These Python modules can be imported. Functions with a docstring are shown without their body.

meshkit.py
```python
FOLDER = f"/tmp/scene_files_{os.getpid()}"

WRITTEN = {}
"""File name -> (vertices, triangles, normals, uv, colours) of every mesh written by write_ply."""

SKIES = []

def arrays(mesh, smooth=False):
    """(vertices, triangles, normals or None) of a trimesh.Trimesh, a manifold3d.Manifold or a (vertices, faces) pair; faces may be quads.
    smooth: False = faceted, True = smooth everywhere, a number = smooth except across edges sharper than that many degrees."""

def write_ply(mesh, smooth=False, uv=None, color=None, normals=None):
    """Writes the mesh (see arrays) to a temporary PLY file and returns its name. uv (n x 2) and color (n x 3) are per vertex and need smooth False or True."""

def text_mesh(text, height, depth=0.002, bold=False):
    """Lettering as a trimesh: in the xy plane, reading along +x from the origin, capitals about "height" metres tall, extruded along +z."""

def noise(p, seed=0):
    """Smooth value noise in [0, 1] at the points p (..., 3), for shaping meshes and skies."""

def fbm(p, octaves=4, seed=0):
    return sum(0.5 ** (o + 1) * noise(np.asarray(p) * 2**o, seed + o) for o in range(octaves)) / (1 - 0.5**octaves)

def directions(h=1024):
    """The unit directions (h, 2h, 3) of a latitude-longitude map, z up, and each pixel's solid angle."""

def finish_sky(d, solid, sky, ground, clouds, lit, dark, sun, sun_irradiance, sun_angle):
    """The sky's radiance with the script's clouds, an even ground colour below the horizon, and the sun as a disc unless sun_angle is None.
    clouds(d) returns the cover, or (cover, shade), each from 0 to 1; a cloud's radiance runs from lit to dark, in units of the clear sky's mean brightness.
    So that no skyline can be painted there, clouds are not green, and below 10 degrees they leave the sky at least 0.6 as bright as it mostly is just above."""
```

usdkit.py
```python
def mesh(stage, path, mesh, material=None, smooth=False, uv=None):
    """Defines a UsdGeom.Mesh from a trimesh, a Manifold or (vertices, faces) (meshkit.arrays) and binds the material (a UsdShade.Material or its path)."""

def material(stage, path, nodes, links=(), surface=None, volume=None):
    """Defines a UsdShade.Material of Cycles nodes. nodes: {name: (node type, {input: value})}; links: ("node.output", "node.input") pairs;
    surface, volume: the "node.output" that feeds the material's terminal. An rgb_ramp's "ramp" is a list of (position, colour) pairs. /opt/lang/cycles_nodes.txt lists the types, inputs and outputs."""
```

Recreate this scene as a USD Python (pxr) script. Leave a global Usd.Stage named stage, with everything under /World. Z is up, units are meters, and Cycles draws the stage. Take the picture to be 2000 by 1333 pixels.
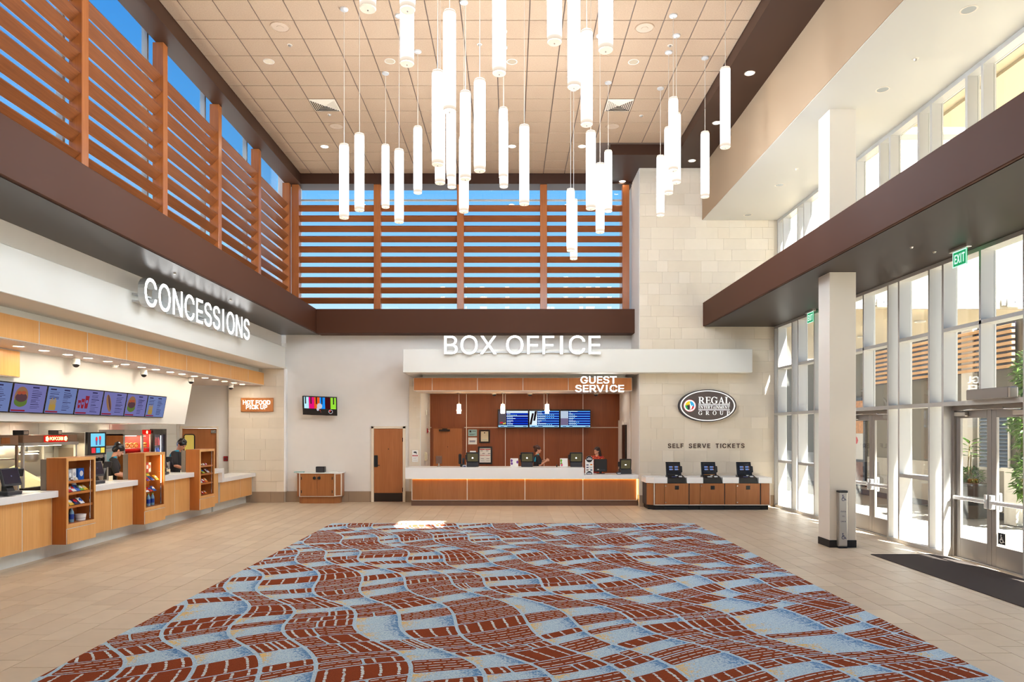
import math, random
import numpy as np
import trimesh
import manifold3d as m3
import shapely
import shapely.geometry as sg
import shapely.affinity as sa
from shapely.ops import unary_union
from pxr import Usd, UsdGeom, UsdLux, UsdShade, Sdf, Gf
import usdkit, meshkit

# ------------------------------------------------------------------ camera, sky, sun, exposure
stage = Usd.Stage.CreateInMemory()
UsdGeom.SetStageUpAxis(stage, "Z")
UsdGeom.SetStageMetersPerUnit(stage, 1.0)
UsdGeom.Xform.Define(stage, "/World")
UsdGeom.Scope.Define(stage, "/World/Looks")
EYE = 2.1                                   # eye height
F, CX, CY = 1388.0, 997.0, 840.0            # lens (25 mm on 36 mm film) and its axis, shifted up like a view camera's
cam = UsdGeom.Camera.Define(stage, "/World/camera")
cam.AddTranslateOp().Set(Gf.Vec3d(0, 0, EYE))
cam.AddRotateXOp().Set(90.0)
cam.CreateHorizontalApertureAttr(36.0)
cam.CreateFocalLengthAttr(F * 36 / 2000)
cam.CreateHorizontalApertureOffsetAttr((1000 - CX) * 36 / 2000)
cam.CreateVerticalApertureOffsetAttr((CY - 666.5) * 36 / 2000)
cam.CreateFStopAttr(0.0)
EXPOSURE = 1.8
cam.CreateExposureAttr(EXPOSURE)
SUN = np.array([0.25, -0.62, 0.74])
SUN = SUN / np.linalg.norm(SUN)
SUN_STRENGTH = 4.0
SKY_STRENGTH = 0.42
PENDANT_GLOW = 8.5
DOWNLIGHT = 24.0
_lin = lambda c: tuple((v / 255 / 12.92 if v / 255 <= 0.04045 else ((v / 255 + 0.055) / 1.055) ** 2.4) for v in c)
usdkit.material(stage, "/World/Looks/sky", {      # a clear sky: pale at the horizon, deep blue overhead
    "co": ("texture_coordinate", {}), "s": ("separate_xyz", {}),
    "r": ("rgb_ramp", {"ramp": [(0.0, _lin((236, 240, 244))), (0.10, _lin((214, 230, 246))), (0.20, _lin((148, 200, 244))), (0.34, _lin((84, 164, 234))), (0.60, _lin((8, 116, 208))), (1.0, _lin((8, 92, 188)))]}),
    "bg": ("background_shader", {"strength": SKY_STRENGTH})}, [("co.generated", "s.vector"), ("s.z", "r.fac"), ("r.color", "bg.color")], surface="bg.background")
dome = UsdLux.DomeLight.Define(stage, "/World/sky")
dome.CreateIntensityAttr(1.0)
UsdShade.MaterialBindingAPI.Apply(dome.GetPrim()).Bind(UsdShade.Material.Get(stage, "/World/Looks/sky"))
sun = UsdLux.DistantLight.Define(stage, "/World/sun")
sun.CreateIntensityAttr(SUN_STRENGTH)
sun.CreateAngleAttr(0.8)
sun.CreateNormalizeAttr(True)
sun.CreateColorAttr(Gf.Vec3f(1.0, 0.98, 0.94))
_d = -SUN
_q = Gf.Rotation(Gf.Vec3d(0, 0, -1), Gf.Vec3d(*map(float, _d)))
sun.AddTransformOp(opSuffix="aim").Set(Gf.Matrix4d().SetRotate(_q))

# ------------------------------------------------------------------ helpers
rnd = random.Random(7)


def P(px, py, Y):
    return np.array([(px - CX) / F * Y, Y, EYE - (py - CY) / F * Y])


def lin(c):
    return tuple(x / 12.92 if x <= 0.04045 else ((x + 0.055) / 1.055) ** 2.4 for x in (v / 255.0 for v in c))


def lettering(text, height, depth, bold=False):
    """meshkit.text_mesh, with a plain bar for the capital I (the signs are in a grotesque), as (character, mesh) from left to right."""
    full = meshkit.text_mesh(text, height, depth, bold)
    comps = sorted(full.split(only_watertight=False), key=lambda c: c.bounds[:, 0].mean())
    chars = [c for c in text if c != " "]
    if len(comps) != len(chars) or not text.isupper():
        return [("", c) for c in comps]
    out = []
    for ch, c in zip(chars, comps):
        if ch == "I":
            (x0, y0, z0), (x1, y1, z1) = c.bounds
            w = height * (0.20 if bold else 0.145)
            c = trimesh.creation.box(bounds=[((x0 + x1 - w) / 2, y0, z0), ((x0 + x1 + w) / 2, y1, z1)])
        out.append((ch, c))
    return out


class MB:
    """Collects vertices and triangles of one mesh."""

    def __init__(s):
        s.v, s.f, s.n = [], [], 0

    def add(s, v, f):
        v, f = np.asarray(v, float), np.asarray(f, int)
        if f.shape[1] == 4:
            f = np.vstack([f[:, [0, 1, 2]], f[:, [0, 2, 3]]])
        s.v.append(v); s.f.append(f + s.n); s.n += len(v)
        return s

    def mesh(s, m):
        v, f, _ = meshkit.arrays(m)
        return s.add(v, f)

    def box(s, x0, x1, y0, y1, z0, z1):
        x0, x1 = min(x0, x1), max(x0, x1); y0, y1 = min(y0, y1), max(y0, y1); z0, z1 = min(z0, z1), max(z0, z1)
        v = [(x, y, z) for x in (x0, x1) for y in (y0, y1) for z in (z0, z1)]
        return s.add(v, [(0, 1, 3, 2), (4, 6, 7, 5), (0, 4, 5, 1), (2, 3, 7, 6), (0, 2, 6, 4), (1, 5, 7, 3)])

    def bbox(s, x0, x1, y0, y1, z0, z1, b=0.006):
        """A box with chamfered edges."""
        x0, x1 = min(x0, x1), max(x0, x1); y0, y1 = min(y0, y1), max(y0, y1); z0, z1 = min(z0, z1), max(z0, z1)
        b = min(b, (x1 - x0) / 2.2, (y1 - y0) / 2.2, (z1 - z0) / 2.2)
        p = []
        for x, sx in ((x0, 1), (x1, -1)):
            for y, sy in ((y0, 1), (y1, -1)):
                for z, sz in ((z0, 1), (z1, -1)):
                    p += [(x, y + sy * b, z + sz * b), (x + sx * b, y, z + sz * b), (x + sx * b, y + sy * b, z)]
        return s.mesh(m3.Manifold.hull_points(np.array(p)))

    def hull(s, pts):
        return s.mesh(m3.Manifold.hull_points(np.array(pts, float)))

    def cyl(s, p0, p1, r0, r1=None, n=16):
        r1 = r0 if r1 is None else r1
        p0, p1 = np.array(p0, float), np.array(p1, float)
        t = p1 - p0; t = t / (np.linalg.norm(t) + 1e-12)
        a = np.cross(t, [0, 0, 1.0] if abs(t[2]) < 0.9 else [1.0, 0, 0]); a /= np.linalg.norm(a); b = np.cross(t, a)
        g = np.arange(n) * 2 * math.pi / n
        c = np.cos(g)[:, None] * a + np.sin(g)[:, None] * b
        v = np.vstack([p0 + r0 * c, p1 + r1 * c, [p0], [p1]])
        f = []
        for i in range(n):
            j = (i + 1) % n
            f += [(i, j, n + j), (i, n + j, n + i), (2 * n, j, i), (2 * n + 1, n + i, n + j)]
        return s.add(v, f)

    def lathe(s, prof, o=(0, 0, 0), n=24):
        """prof: (radius, height) pairs turned about z through o."""
        g = np.arange(n) * 2 * math.pi / n
        v, f = [], []
        for r, z in prof:
            v += [(o[0] + r * math.cos(a), o[1] + r * math.sin(a), o[2] + z) for a in g]
        for k in range(len(prof) - 1):
            for i in range(n):
                j = (i + 1) % n
                f.append((k * n + i, k * n + j, (k + 1) * n + j, (k + 1) * n + i))
        return s.add(v, f)

    def tube(s, pts, r, n=8):
        pts = np.asarray(pts, float)
        for a, b in zip(pts[:-1], pts[1:]):
            s.cyl(a, b, r, r, n)
        for p in pts[1:-1]:
            m = trimesh.creation.icosphere(1, r); s.add(m.vertices + p, m.faces)
        return s

    def ball(s, c, r, sub=2):
        m = trimesh.creation.icosphere(sub, 1.0)
        return s.add(m.vertices * np.broadcast_to(r, 3) + np.array(c), m.faces)

    def poly(s, g, o, xd, yd, depth=0.004):
        """A shapely polygon in the plane (o, xd, yd), made depth thick towards xd x yd."""
        xd, yd = np.array(xd, float), np.array(yd, float); zd = np.cross(xd, yd)
        for q in getattr(g, "geoms", [g]):
            if q.is_empty or q.area < 1e-9:
                continue
            m = trimesh.creation.extrude_polygon(q, depth, engine="earcut")
            v = np.array(m.vertices)
            s.add(np.array(o) + v[:, :1] * xd + v[:, 1:2] * yd + v[:, 2:] * zd, m.faces)
        return s

    def text(s, t, o, xd, yd, height, depth=0.004, bold=False, width=None, anchor="l"):
        m = trimesh.util.concatenate([c for _, c in lettering(t, height, depth, bold)])
        v = np.array(m.vertices)
        x0, x1 = v[:, 0].min(), v[:, 0].max()
        v[:, 0] -= x0
        if width:
            v[:, 0] *= width / (x1 - x0); w = width
        else:
            w = x1 - x0
        if anchor == "c":
            v[:, 0] -= w / 2
        xd, yd = np.array(xd, float), np.array(yd, float); zd = np.cross(xd, yd)
        return s.add(np.array(o) + v[:, :1] * xd + v[:, 1:2] * yd + v[:, 2:] * zd, m.faces)

    def prism(s, pts, axis, a, b):
        """A convex or concave outline extruded along axis ('x','y','z') from a to b."""
        g = sg.Polygon(pts)
        if not g.exterior.is_ccw:
            g = sg.Polygon(pts[::-1])
        o, xd, yd = {"y": ((0, b, 0), (1, 0, 0), (0, 0, 1)), "x": ((a, 0, 0), (0, 1, 0), (0, 0, 1)), "z": ((0, 0, a), (1, 0, 0), (0, 1, 0))}[axis]
        return s.poly(g, o, xd, yd, b - a)

    def quad(s, a, b, c, d):
        return s.add([a, b, c, d], [(0, 1, 2, 3)])

    def arrays(s):
        return np.vstack(s.v), np.vstack(s.f)

    def turn(s, deg, c=(0, 0, 0), axis=(0, 0, 1)):
        R = trimesh.transformations.rotation_matrix(math.radians(deg), axis, c)
        s.v = [v @ R[:3, :3].T + R[:3, 3] for v in s.v]
        return s

    def move(s, d):
        s.v = [v + np.array(d) for v in s.v]
        return s


XP, YP, ZP, XM, YM = (1, 0, 0), (0, 1, 0), (0, 0, 1), (-1, 0, 0), (0, -1, 0)
_names, _loc = {}, {}


def numbered(parent, name):
    key = f"{parent}/{name}"
    k = _names.get(key, 0)
    _names[key] = k + 1
    return name if k == 0 else f"{name}_{k:03d}"


def tag(prim, label=None, cat=None, group=None, kind=None):
    for k, v in (("label", label), ("category", cat), ("group", group), ("kind", kind)):
        if v:
            prim.SetCustomDataByKey(k, v)
    return prim


def thing(name, label, cat, loc=(0, 0, 0), rotz=0.0, group=None, kind=None):
    path = f"/World/{numbered('/World', name)}"
    x = UsdGeom.Xform.Define(stage, path)
    x.AddTranslateOp().Set(Gf.Vec3d(*map(float, loc)))
    if rotz:
        x.AddRotateZOp().Set(float(rotz))
    _loc[path] = np.array(loc, float)
    tag(x.GetPrim(), label, cat, group, kind)
    return path


def part(parent, name, mb, material, label=None, smooth=False, kind=None, local=False, uv=None):
    """A mesh under a thing or a part. Its vertices are given in the room's frame unless local."""
    path = f"{parent}/{numbered(parent, name)}"
    v, f, = mb.arrays() if isinstance(mb, MB) else meshkit.arrays(mb)[:2]
    root = "/".join(parent.split("/")[:3])
    if not local:
        v = v - _loc.get(root, 0)
    m = usdkit.mesh(stage, path, trimesh.Trimesh(v, f, process=False) if not smooth else trimesh.Trimesh(v, f, process=True), mat(material), smooth=smooth, uv=uv)
    if label:
        m.GetPrim().SetCustomDataByKey("label", label)
    if kind:
        m.GetPrim().SetCustomDataByKey("kind", kind)
    return path


def solo(name, mb, material, label, cat, group=None, smooth=False, kind=None):
    """A thing that is one mesh."""
    path = f"/World/{numbered('/World', name)}"
    v, f = mb.arrays()
    c = np.array([(v[:, 0].min() + v[:, 0].max()) / 2, (v[:, 1].min() + v[:, 1].max()) / 2, v[:, 2].min()])
    m = usdkit.mesh(stage, path, trimesh.Trimesh(v - c, f, process=bool(smooth)), mat(material), smooth=smooth)
    m.AddTranslateOp().Set(Gf.Vec3d(*map(float, c)))
    _loc[path] = c
    tag(m.GetPrim(), label, cat, group, kind)
    return path


def struct(name, mb, material, label, cat="wall", smooth=False):
    return solo(name, mb, material, label, cat, kind="structure", smooth=smooth)


def copy_of(src, name, label, loc, rotz=0.0, group=None):
    """The next thing of a kind: refers to the first one, parts and all."""
    was = stage.GetPrimAtPath(src).GetCustomData()
    path = f"/World/{numbered('/World', name)}"
    x = UsdGeom.Xform.Define(stage, path)
    p = x.GetPrim()
    p.GetReferences().AddInternalReference(src)
    p.SetInstanceable(True)
    x.ClearXformOpOrder()
    x.AddTranslateOp().Set(Gf.Vec3d(*map(float, loc)))
    if rotz:
        x.AddRotateZOp().Set(float(rotz))
    _loc[path] = np.array(loc, float)
    tag(p, label, was["category"], group or was.get("group"), was.get("kind"))
    return path


ORD = ["first", "second", "third", "fourth", "fifth", "sixth", "seventh", "eighth", "ninth", "tenth", "eleventh", "twelfth", "thirteenth", "fourteenth", "fifteenth", "sixteenth",
       "seventeenth", "eighteenth", "nineteenth", "twentieth"]
ORD += ["twenty-" + o for o in ORD[:9]] + ["thirtieth"] + ["thirty-" + o for o in ORD[:9]]

# ------------------------------------------------------------------ materials
LOOKS = {}
_made = {}


def mat(name):
    if name not in _made:
        _made[name] = usdkit.material(stage, f"/World/Looks/{name}", *LOOKS[name][0], **LOOKS[name][1])
    return _made[name]


def plain(name, rgb, rough=0.5, metal=0.0, spec=0.5, coat=0.0, vary=0.0, scale=3.0, bump=0.0, bscale=60.0, lum=0.0):
    c = lin(rgb)
    n = {"p": ("principled_bsdf", {"base_color": c, "roughness": rough, "metallic": metal, "specular_ior_level": spec, "coat_weight": coat})}
    l = []
    if vary or bump:
        n["g"] = ("geometry", {})
    if vary:
        n["t"] = ("noise_texture", {"scale": scale, "detail": 5.0, "roughness": 0.6})
        n["r"] = ("rgb_ramp", {"ramp": [(0.25, tuple(x * (1 - vary) for x in c)), (0.75, tuple(min(1, x * (1 + vary)) for x in c))]})
        l += [("g.position", "t.vector"), ("t.fac", "r.fac"), ("r.color", "p.base_color")]
    if bump:
        n["bt"] = ("noise_texture", {"scale": bscale, "detail": 3.0})
        n["b"] = ("bump", {"strength": bump, "distance": 0.01})
        l += [("g.position", "bt.vector"), ("bt.fac", "b.height"), ("b.normal", "p.normal")]
    if lum:
        n["p"][1].update({"emission_color": c, "emission_strength": lum / 2 ** EXPOSURE})
    LOOKS[name] = ((n, l), {"surface": "p.BSDF"})


def glow(name, rgb, strength):
    if strength <= 1.2:                      # screens: shown at their own colour whatever the exposure
        strength *= 1.05 / 2 ** EXPOSURE
    LOOKS[name] = (({"e": ("emission", {"color": lin(rgb), "strength": strength})}, []), {"surface": "e.emission"})


def wood(name, dark, light, axis="z", rough=0.38, across=55.0, along=1.6, coat=0.15, spec=0.4):
    sc = {"x": (along, across, across), "y": (across, along, across), "z": (across, across, along)}[axis]
    LOOKS[name] = (({
        "g": ("geometry", {}), "m": ("mapping", {"scale": sc}), "m2": ("mapping", {"scale": tuple(s * 0.12 for s in sc)}),
        "t": ("noise_texture", {"scale": 1.0, "detail": 5.0, "roughness": 0.65}), "t2": ("noise_texture", {"scale": 1.0, "detail": 2.0}),
        "a": ("math", {"math_type": "multiply_add", "value2": 0.65, "value3": 0.0}), "a2": ("math", {"math_type": "multiply_add", "value2": 0.35}),
        "r": ("rgb_ramp", {"ramp": [(0.3, lin(dark)), (0.7, lin(light))]}),
        "p": ("principled_bsdf", {"roughness": rough, "coat_weight": coat, "coat_roughness": 0.25, "specular_ior_level": spec})},
        [("g.position", "m.vector"), ("g.position", "m2.vector"), ("m.vector", "t.vector"), ("m2.vector", "t2.vector"), ("t.fac", "a.value1"),
         ("t2.fac", "a2.value1"), ("a.value", "a2.value3"), ("a2.value", "r.fac"), ("r.color", "p.base_color")]), {"surface": "p.BSDF"})


def pane(name, tint=(0.96, 0.98, 0.97), base=0.04, edge=0.7):
    LOOKS[name] = (({"t": ("transparent_bsdf", {"color": tint}), "gl": ("glossy_bsdf", {"color": (1, 1, 1), "roughness": 0.0}), "w": ("layer_weight", {"blend": 0.5}),
                     "pw": ("math", {"math_type": "power", "value2": 4.0}), "f": ("math", {"math_type": "multiply_add", "value2": edge, "value3": base}), "x": ("mix_closure", {})},
                    [("w.facing", "pw.value1"), ("pw.value", "f.value1"), ("f.value", "x.fac"), ("t.BSDF", "x.closure1"), ("gl.BSDF", "x.closure2")]), {"surface": "x.closure"})


pane("window_glass")
pane("case_glass", (0.96, 0.97, 0.96), 0.02, 0.4)
plain("white_paint", (228, 226, 218), 0.5, spec=0.3)
plain("white_gloss", (245, 245, 244), 0.25, spec=0.5)
plain("plaster", (232, 226, 218), 0.6, spec=0.25, vary=0.02)
plain("cream_paint", (232, 216, 192), 0.55, spec=0.25)
plain("soffit_white", (208, 203, 193), 0.5, spec=0.3)
plain("pink_soffit", (214, 196, 182), 0.4, spec=0.3)
plain("brown_paint", (62, 37, 24), 0.45, spec=0.35)
plain("brown_dark", (80, 49, 34), 0.6, spec=0.15)
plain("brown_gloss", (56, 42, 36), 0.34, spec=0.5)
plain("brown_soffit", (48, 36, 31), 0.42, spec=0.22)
plain("tan_paint", (166, 140, 112), 0.6, spec=0.2)
plain("ceiling_tile", (190, 161, 133), 0.9, spec=0.1, vary=0.10, scale=45.0, bump=0.25, bscale=120.0)
plain("ceiling_grid", (118, 98, 84), 0.6)
for k, c in enumerate([(224, 211, 190), (222, 208, 186), (227, 214, 194), (221, 208, 188)]):
    plain(f"stone_{k}", c, 0.7, spec=0.2, vary=0.02, scale=5.0, bump=0.05, bscale=40)
plain("stone_joint", (214, 201, 180), 0.8)
for k, c in enumerate([(210, 190, 164), (205, 185, 159), (214, 195, 169), (207, 187, 162)]):
    plain(f"floor_tile_{k}", c, 0.42, spec=0.4, vary=0.05, scale=4.0)
plain("grout", (212, 190, 162), 0.8)
plain("base_tile", (158, 134, 110), 0.5, vary=0.05)
plain("base_joint", (120, 100, 82), 0.7)
plain("kick_stone", (226, 225, 217), 0.55, vary=0.05, scale=6)
plain("kick_brown", (110, 80, 64), 0.5, vary=0.08, scale=10)
plain("trim_white", (228, 216, 200), 0.45)
plain("black_rubber", (24, 24, 26), 0.6)
plain("black_plastic", (26, 27, 30), 0.35)
plain("dark_plastic", (48, 50, 56), 0.4)
plain("dark_bronze", (52, 42, 36), 0.4, metal=0.5)
plain("chrome", (205, 205, 205), 0.18, metal=1.0)
plain("steel", (190, 186, 180), 0.32, metal=0.9)
plain("steel_dull", (150, 138, 126), 0.45, metal=0.6)
plain("aluminium", (190, 187, 182), 0.42, metal=0.25)
plain("column_paint", (228, 219, 206), 0.5, spec=0.3)
plain("door_metal", (150, 142, 134), 0.45, metal=0.3)
plain("bar_steel", (226, 226, 224), 0.35, metal=0.5)
plain("cord", (215, 205, 190), 0.5)
plain("paper", (238, 236, 230), 0.7)
plain("paper_blue", (150, 186, 186), 0.7)
plain("paper_cream", (222, 208, 176), 0.7)
plain("ink", (60, 58, 62), 0.7)
plain("ink_brown", (74, 52, 38), 0.5)
plain("ink_navy", (30, 34, 90), 0.6)
plain("red_paint", (190, 32, 34), 0.4)
plain("alarm_red", (150, 30, 32), 0.4)
plain("mat_carpet", (84, 76, 72), 0.95, spec=0.05, vary=0.35, scale=160, bump=0.6, bscale=220)
wood("wood_panel", (222, 158, 88), (242, 188, 120), "z")
wood("wood_canopy", (222, 156, 80), (238, 180, 106), "z")
wood("wood_office", (154, 94, 50), (178, 116, 66), "z")
wood("wood_office_x", (176, 106, 52), (196, 124, 66), "z")
wood("wood_wall", (124, 62, 30), (150, 80, 40), "z", rough=0.45)
wood("wood_door", (158, 94, 50), (182, 114, 66), "z")
wood("wood_case", (166, 94, 40), (192, 116, 56), "z")
wood("wood_case_front", (222, 158, 90), (240, 186, 118), "z")
wood("wood_shelf", (184, 108, 46), (206, 130, 64), "y")
wood("wood_slat_x", (132, 72, 38), (162, 94, 50), "x", rough=0.25, coat=0.3)
wood("wood_slat_y", (122, 68, 38), (152, 90, 50), "y", rough=0.25, coat=0.3)
wood("wood_post", (152, 86, 42), (180, 108, 56), "z", rough=0.32, coat=0.3)
LOOKS["pendant_glow"] = (({"c": ("texture_coordinate", {}), "s": ("separate_xyz", {}), "q": ("math", {"math_type": "divide", "value2": 1.3}),      # dimmer and warmer towards the ends of the tube
                           "r": ("rgb_ramp", {"ramp": [(0.0, tuple(0.027 * v for v in lin((255, 232, 204)))), (0.04, tuple(0.036 * v for v in lin((255, 240, 222)))), (0.10, tuple(0.2 * v for v in lin((244, 246, 250)))), (0.2, tuple(0.95 * v for v in lin((230, 242, 255)))), (0.5, tuple(1.05 * v for v in lin((228, 241, 255)))),
                                                       (0.86, tuple(0.95 * v for v in lin((230, 242, 255)))), (0.94, tuple(0.2 * v for v in lin((244, 246, 250)))), (0.98, tuple(0.034 * v for v in lin((255, 238, 216)))), (1.0, tuple(0.025 * v for v in lin((255, 228, 194))))]}),
                           "e": ("emission", {"strength": PENDANT_GLOW})}, [("c.object", "s.vector"), ("s.z", "q.value1"), ("q.value", "r.fac"), ("r.color", "e.color")]), {"surface": "e.emission"})
plain("pendant_cap", (240, 226, 206), 0.5, lum=0.75)
glow("downlight_glow", (255, 246, 232), DOWNLIGHT)
glow("office_glow", (255, 214, 160), 9.0)
glow("letter_glow", (255, 255, 252), 1.9)
glow("strip_glow", (255, 190, 104), 3.0)
glow("case_light", (255, 214, 140), 6.0)
plain("letter_side", (205, 208, 208), 0.4)
plain("downlight_ring", (226, 214, 198), 0.4)
plain("downlight_can", (190, 186, 178), 0.35, metal=0.4)
# ------------------------------------------------------------------ the room shell
CEIL = 9.51
fl = struct("floor", MB().box(-10.0, 7.6, -4.2, 23.2, -0.12, -0.006), "grout", "beige porcelain tile floor of the whole lobby", "floor")
cx0, cx1, cy1 = -3.99, 4.10, 15.9         # the carpet's sides and far edge


def tile_rows():
    """(x0, x1, y0, y1) of every floor tile that could be seen."""
    cols = [(cx0 - 0.43, cx0)]
    cols += [(cx0 - 0.43 - 0.305 * (k + 1), cx0 - 0.43 - 0.305 * k) for k in range(12)]
    cols += [(cx1 + 0.305 * k, cx1 + 0.305 * (k + 1)) for k in range(11)]
    back = [(cx0 + 0.3111 * k, cx0 + 0.3111 * (k + 1)) for k in range(26)]
    for i, (a, b) in enumerate(cols):
        y = 2.0 + (i % 3) * 0.203 - 0.61
        while y < 20.7:
            yield a, b, max(y, 2.0), min(y + 0.61, 20.7)
            y += 0.61
    for i, (a, b) in enumerate(back):
        y = cy1 - (i % 3) * 0.203
        while y < 20.7:
            yield a, b, max(y, cy1), min(y + 0.61, 20.7)
            y += 0.61


tiles = []
for a, b, c, d in tile_rows():
    if d - c < 0.05:
        continue
    y = (c + d) / 2
    px, py = CX + (a + b) / 2 / max(y, 0.5) * F, CY + EYE / max(y, 0.5) * F
    seen = -40 < px < 2040 and py < 1400
    tiles.append((0 if seen else 1, y, a, b, c, d))
tiles.sort()
rest = [MB() for _ in range(4)]
for k, (no, y, a, b, c, d) in enumerate(tiles):
    m = MB() if k < 290 else rest[k % 4]
    g = 0.0032
    m.box(a + (0.005 if abs(a - (cx0 - 0.43)) < 1e-6 else g), b - g, c + g, d - g, -0.006, rnd.uniform(-0.0006, 0.0006))
    if k < 290:
        part(fl, "tile", m, f"floor_tile_{rnd.randrange(4)}")
for k in range(4):
    part(fl, "tile_field", rest[k], f"floor_tile_{k}", kind="stuff")

# ceiling: lay-in tiles in a grid, and a small skylight above the camera whose sun falls on the carpet's far edge
SKY_X0, SKY_X1, SKY_Y0, SKY_Y1 = 0.73, 1.89, 6.65, 8.35


def holed(x0, x1, y0, y1, z0, z1):
    return MB().box(x0, SKY_X0, y0, y1, z0, z1).box(SKY_X1, x1, y0, y1, z0, z1).box(SKY_X0, SKY_X1, y0, SKY_Y0, z0, z1).box(SKY_X0, SKY_X1, SKY_Y1, y1, z0, z1)


ce = struct("ceiling", holed(-6.1, 2.6, -4.2, 20.56, CEIL + 0.012, CEIL + 0.3).box(2.6, 4.36, -4.2, 18.5, CEIL + 0.012, CEIL + 0.3), "ceiling_grid",
            "tan lay-in tile ceiling in a grid high above the lobby", "ceiling")
far = MB()
TY = 20.53 - 0.36
vents = {}
for j in range(40):
    y1 = TY - 0.6096 * (j - 1); y0 = y1 - 0.6096
    y1 = min(y1, 20.53)
    for i in range(-11, 8):
        x0, x1 = 0.34 + 0.6096 * (i - 1), 0.34 + 0.6096 * i
        x0, x1 = max(x0, -6.07), min(x1, 4.33)
        if x1 - x0 < 0.05 or y1 < -4 or y1 - y0 < 0.05 or (x1 > 2.65 and y1 > 18.6) or (x1 > SKY_X0 and x0 < SKY_X1 and y1 > SKY_Y0 and y0 < SKY_Y1):
            continue
        m = MB() if y1 > 11.8 else far
        m.box(x0 + 0.011, x1 - 0.011, y0 + 0.011, y1 - 0.011, CEIL, CEIL + 0.02)
        if m is not far:
            part(ce, "ceiling_tile", m, "ceiling_tile")
part(ce, "ceiling_tile_field", far, "ceiling_tile", kind="stuff")

# brown beams round the ceiling and at mid height
struct("trim_1", MB().box(-6.50, -6.07, -4.2, 20.53, 9.21, 9.9), "brown_paint", "dark brown beam along the left edge of the ceiling", "beam")
struct("trim_2", MB().box(-6.50, 3.53, 20.53, 21.1, 9.21, 9.9), "brown_paint", "dark brown beam along the far edge of the ceiling", "beam")
struct("trim_3", MB().box(4.33, 5.23, -4.2, 20.53, 9.25, 9.9).box(2.6, 4.33, 18.47, 20.53, 9.25, 9.9).box(3.53, 5.3, 19.5, 21.1, 9.25, 9.9), "brown_paint",
       "wide dark brown dropped beam along the right edge of the ceiling with three lit downlights", "beam")
struct("wall_right_upper", MB().box(5.23, 5.45, -4.2, 19.39, 7.83, 9.9), "tan_paint", "tan bulkhead wall high on the right, washed by downlights", "wall")
struct("ceiling_entrance_upper", MB().box(5.24, 7.6, -4.2, 19.39, 7.82, 7.83).box(5.45, 7.6, -4.2, 19.39, 7.83, 8.1), "soffit_white", "white upper soffit over the clerestory windows on the right", "ceiling")
q = struct("trim_4", MB().bbox(5.25, 7.19, -4.2, 19.39, 4.92, 5.57, 0.01).box(7.19, 7.55, -4.2, 19.39, 4.98, 5.57), "brown_dark", "brown boxed beam and soffit over the glass entrance doors", "beam")
part(q, "ledge_top", MB().box(5.34, 7.27, -4.2, 19.38, 5.57, 5.58), "white_paint")
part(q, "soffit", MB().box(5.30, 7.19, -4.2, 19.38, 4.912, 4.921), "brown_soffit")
q = struct("trim_5", MB().bbox(-6.66, -5.5, -4.2, 20.62, 4.86, 5.53, 0.01), "brown_dark", "brown boxed beam and soffit over the concession counter", "beam")
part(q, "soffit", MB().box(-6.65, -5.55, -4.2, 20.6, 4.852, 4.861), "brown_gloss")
struct("trim_6", MB().bbox(-5.5, 3.525, 20.1, 20.66, 4.84, 5.52, 0.01).box(-6.5, 3.53, 20.66, 21.1, 5.0, 5.5), "brown_dark", "brown boxed beam across the far wall under the wood louvers", "beam")
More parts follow.
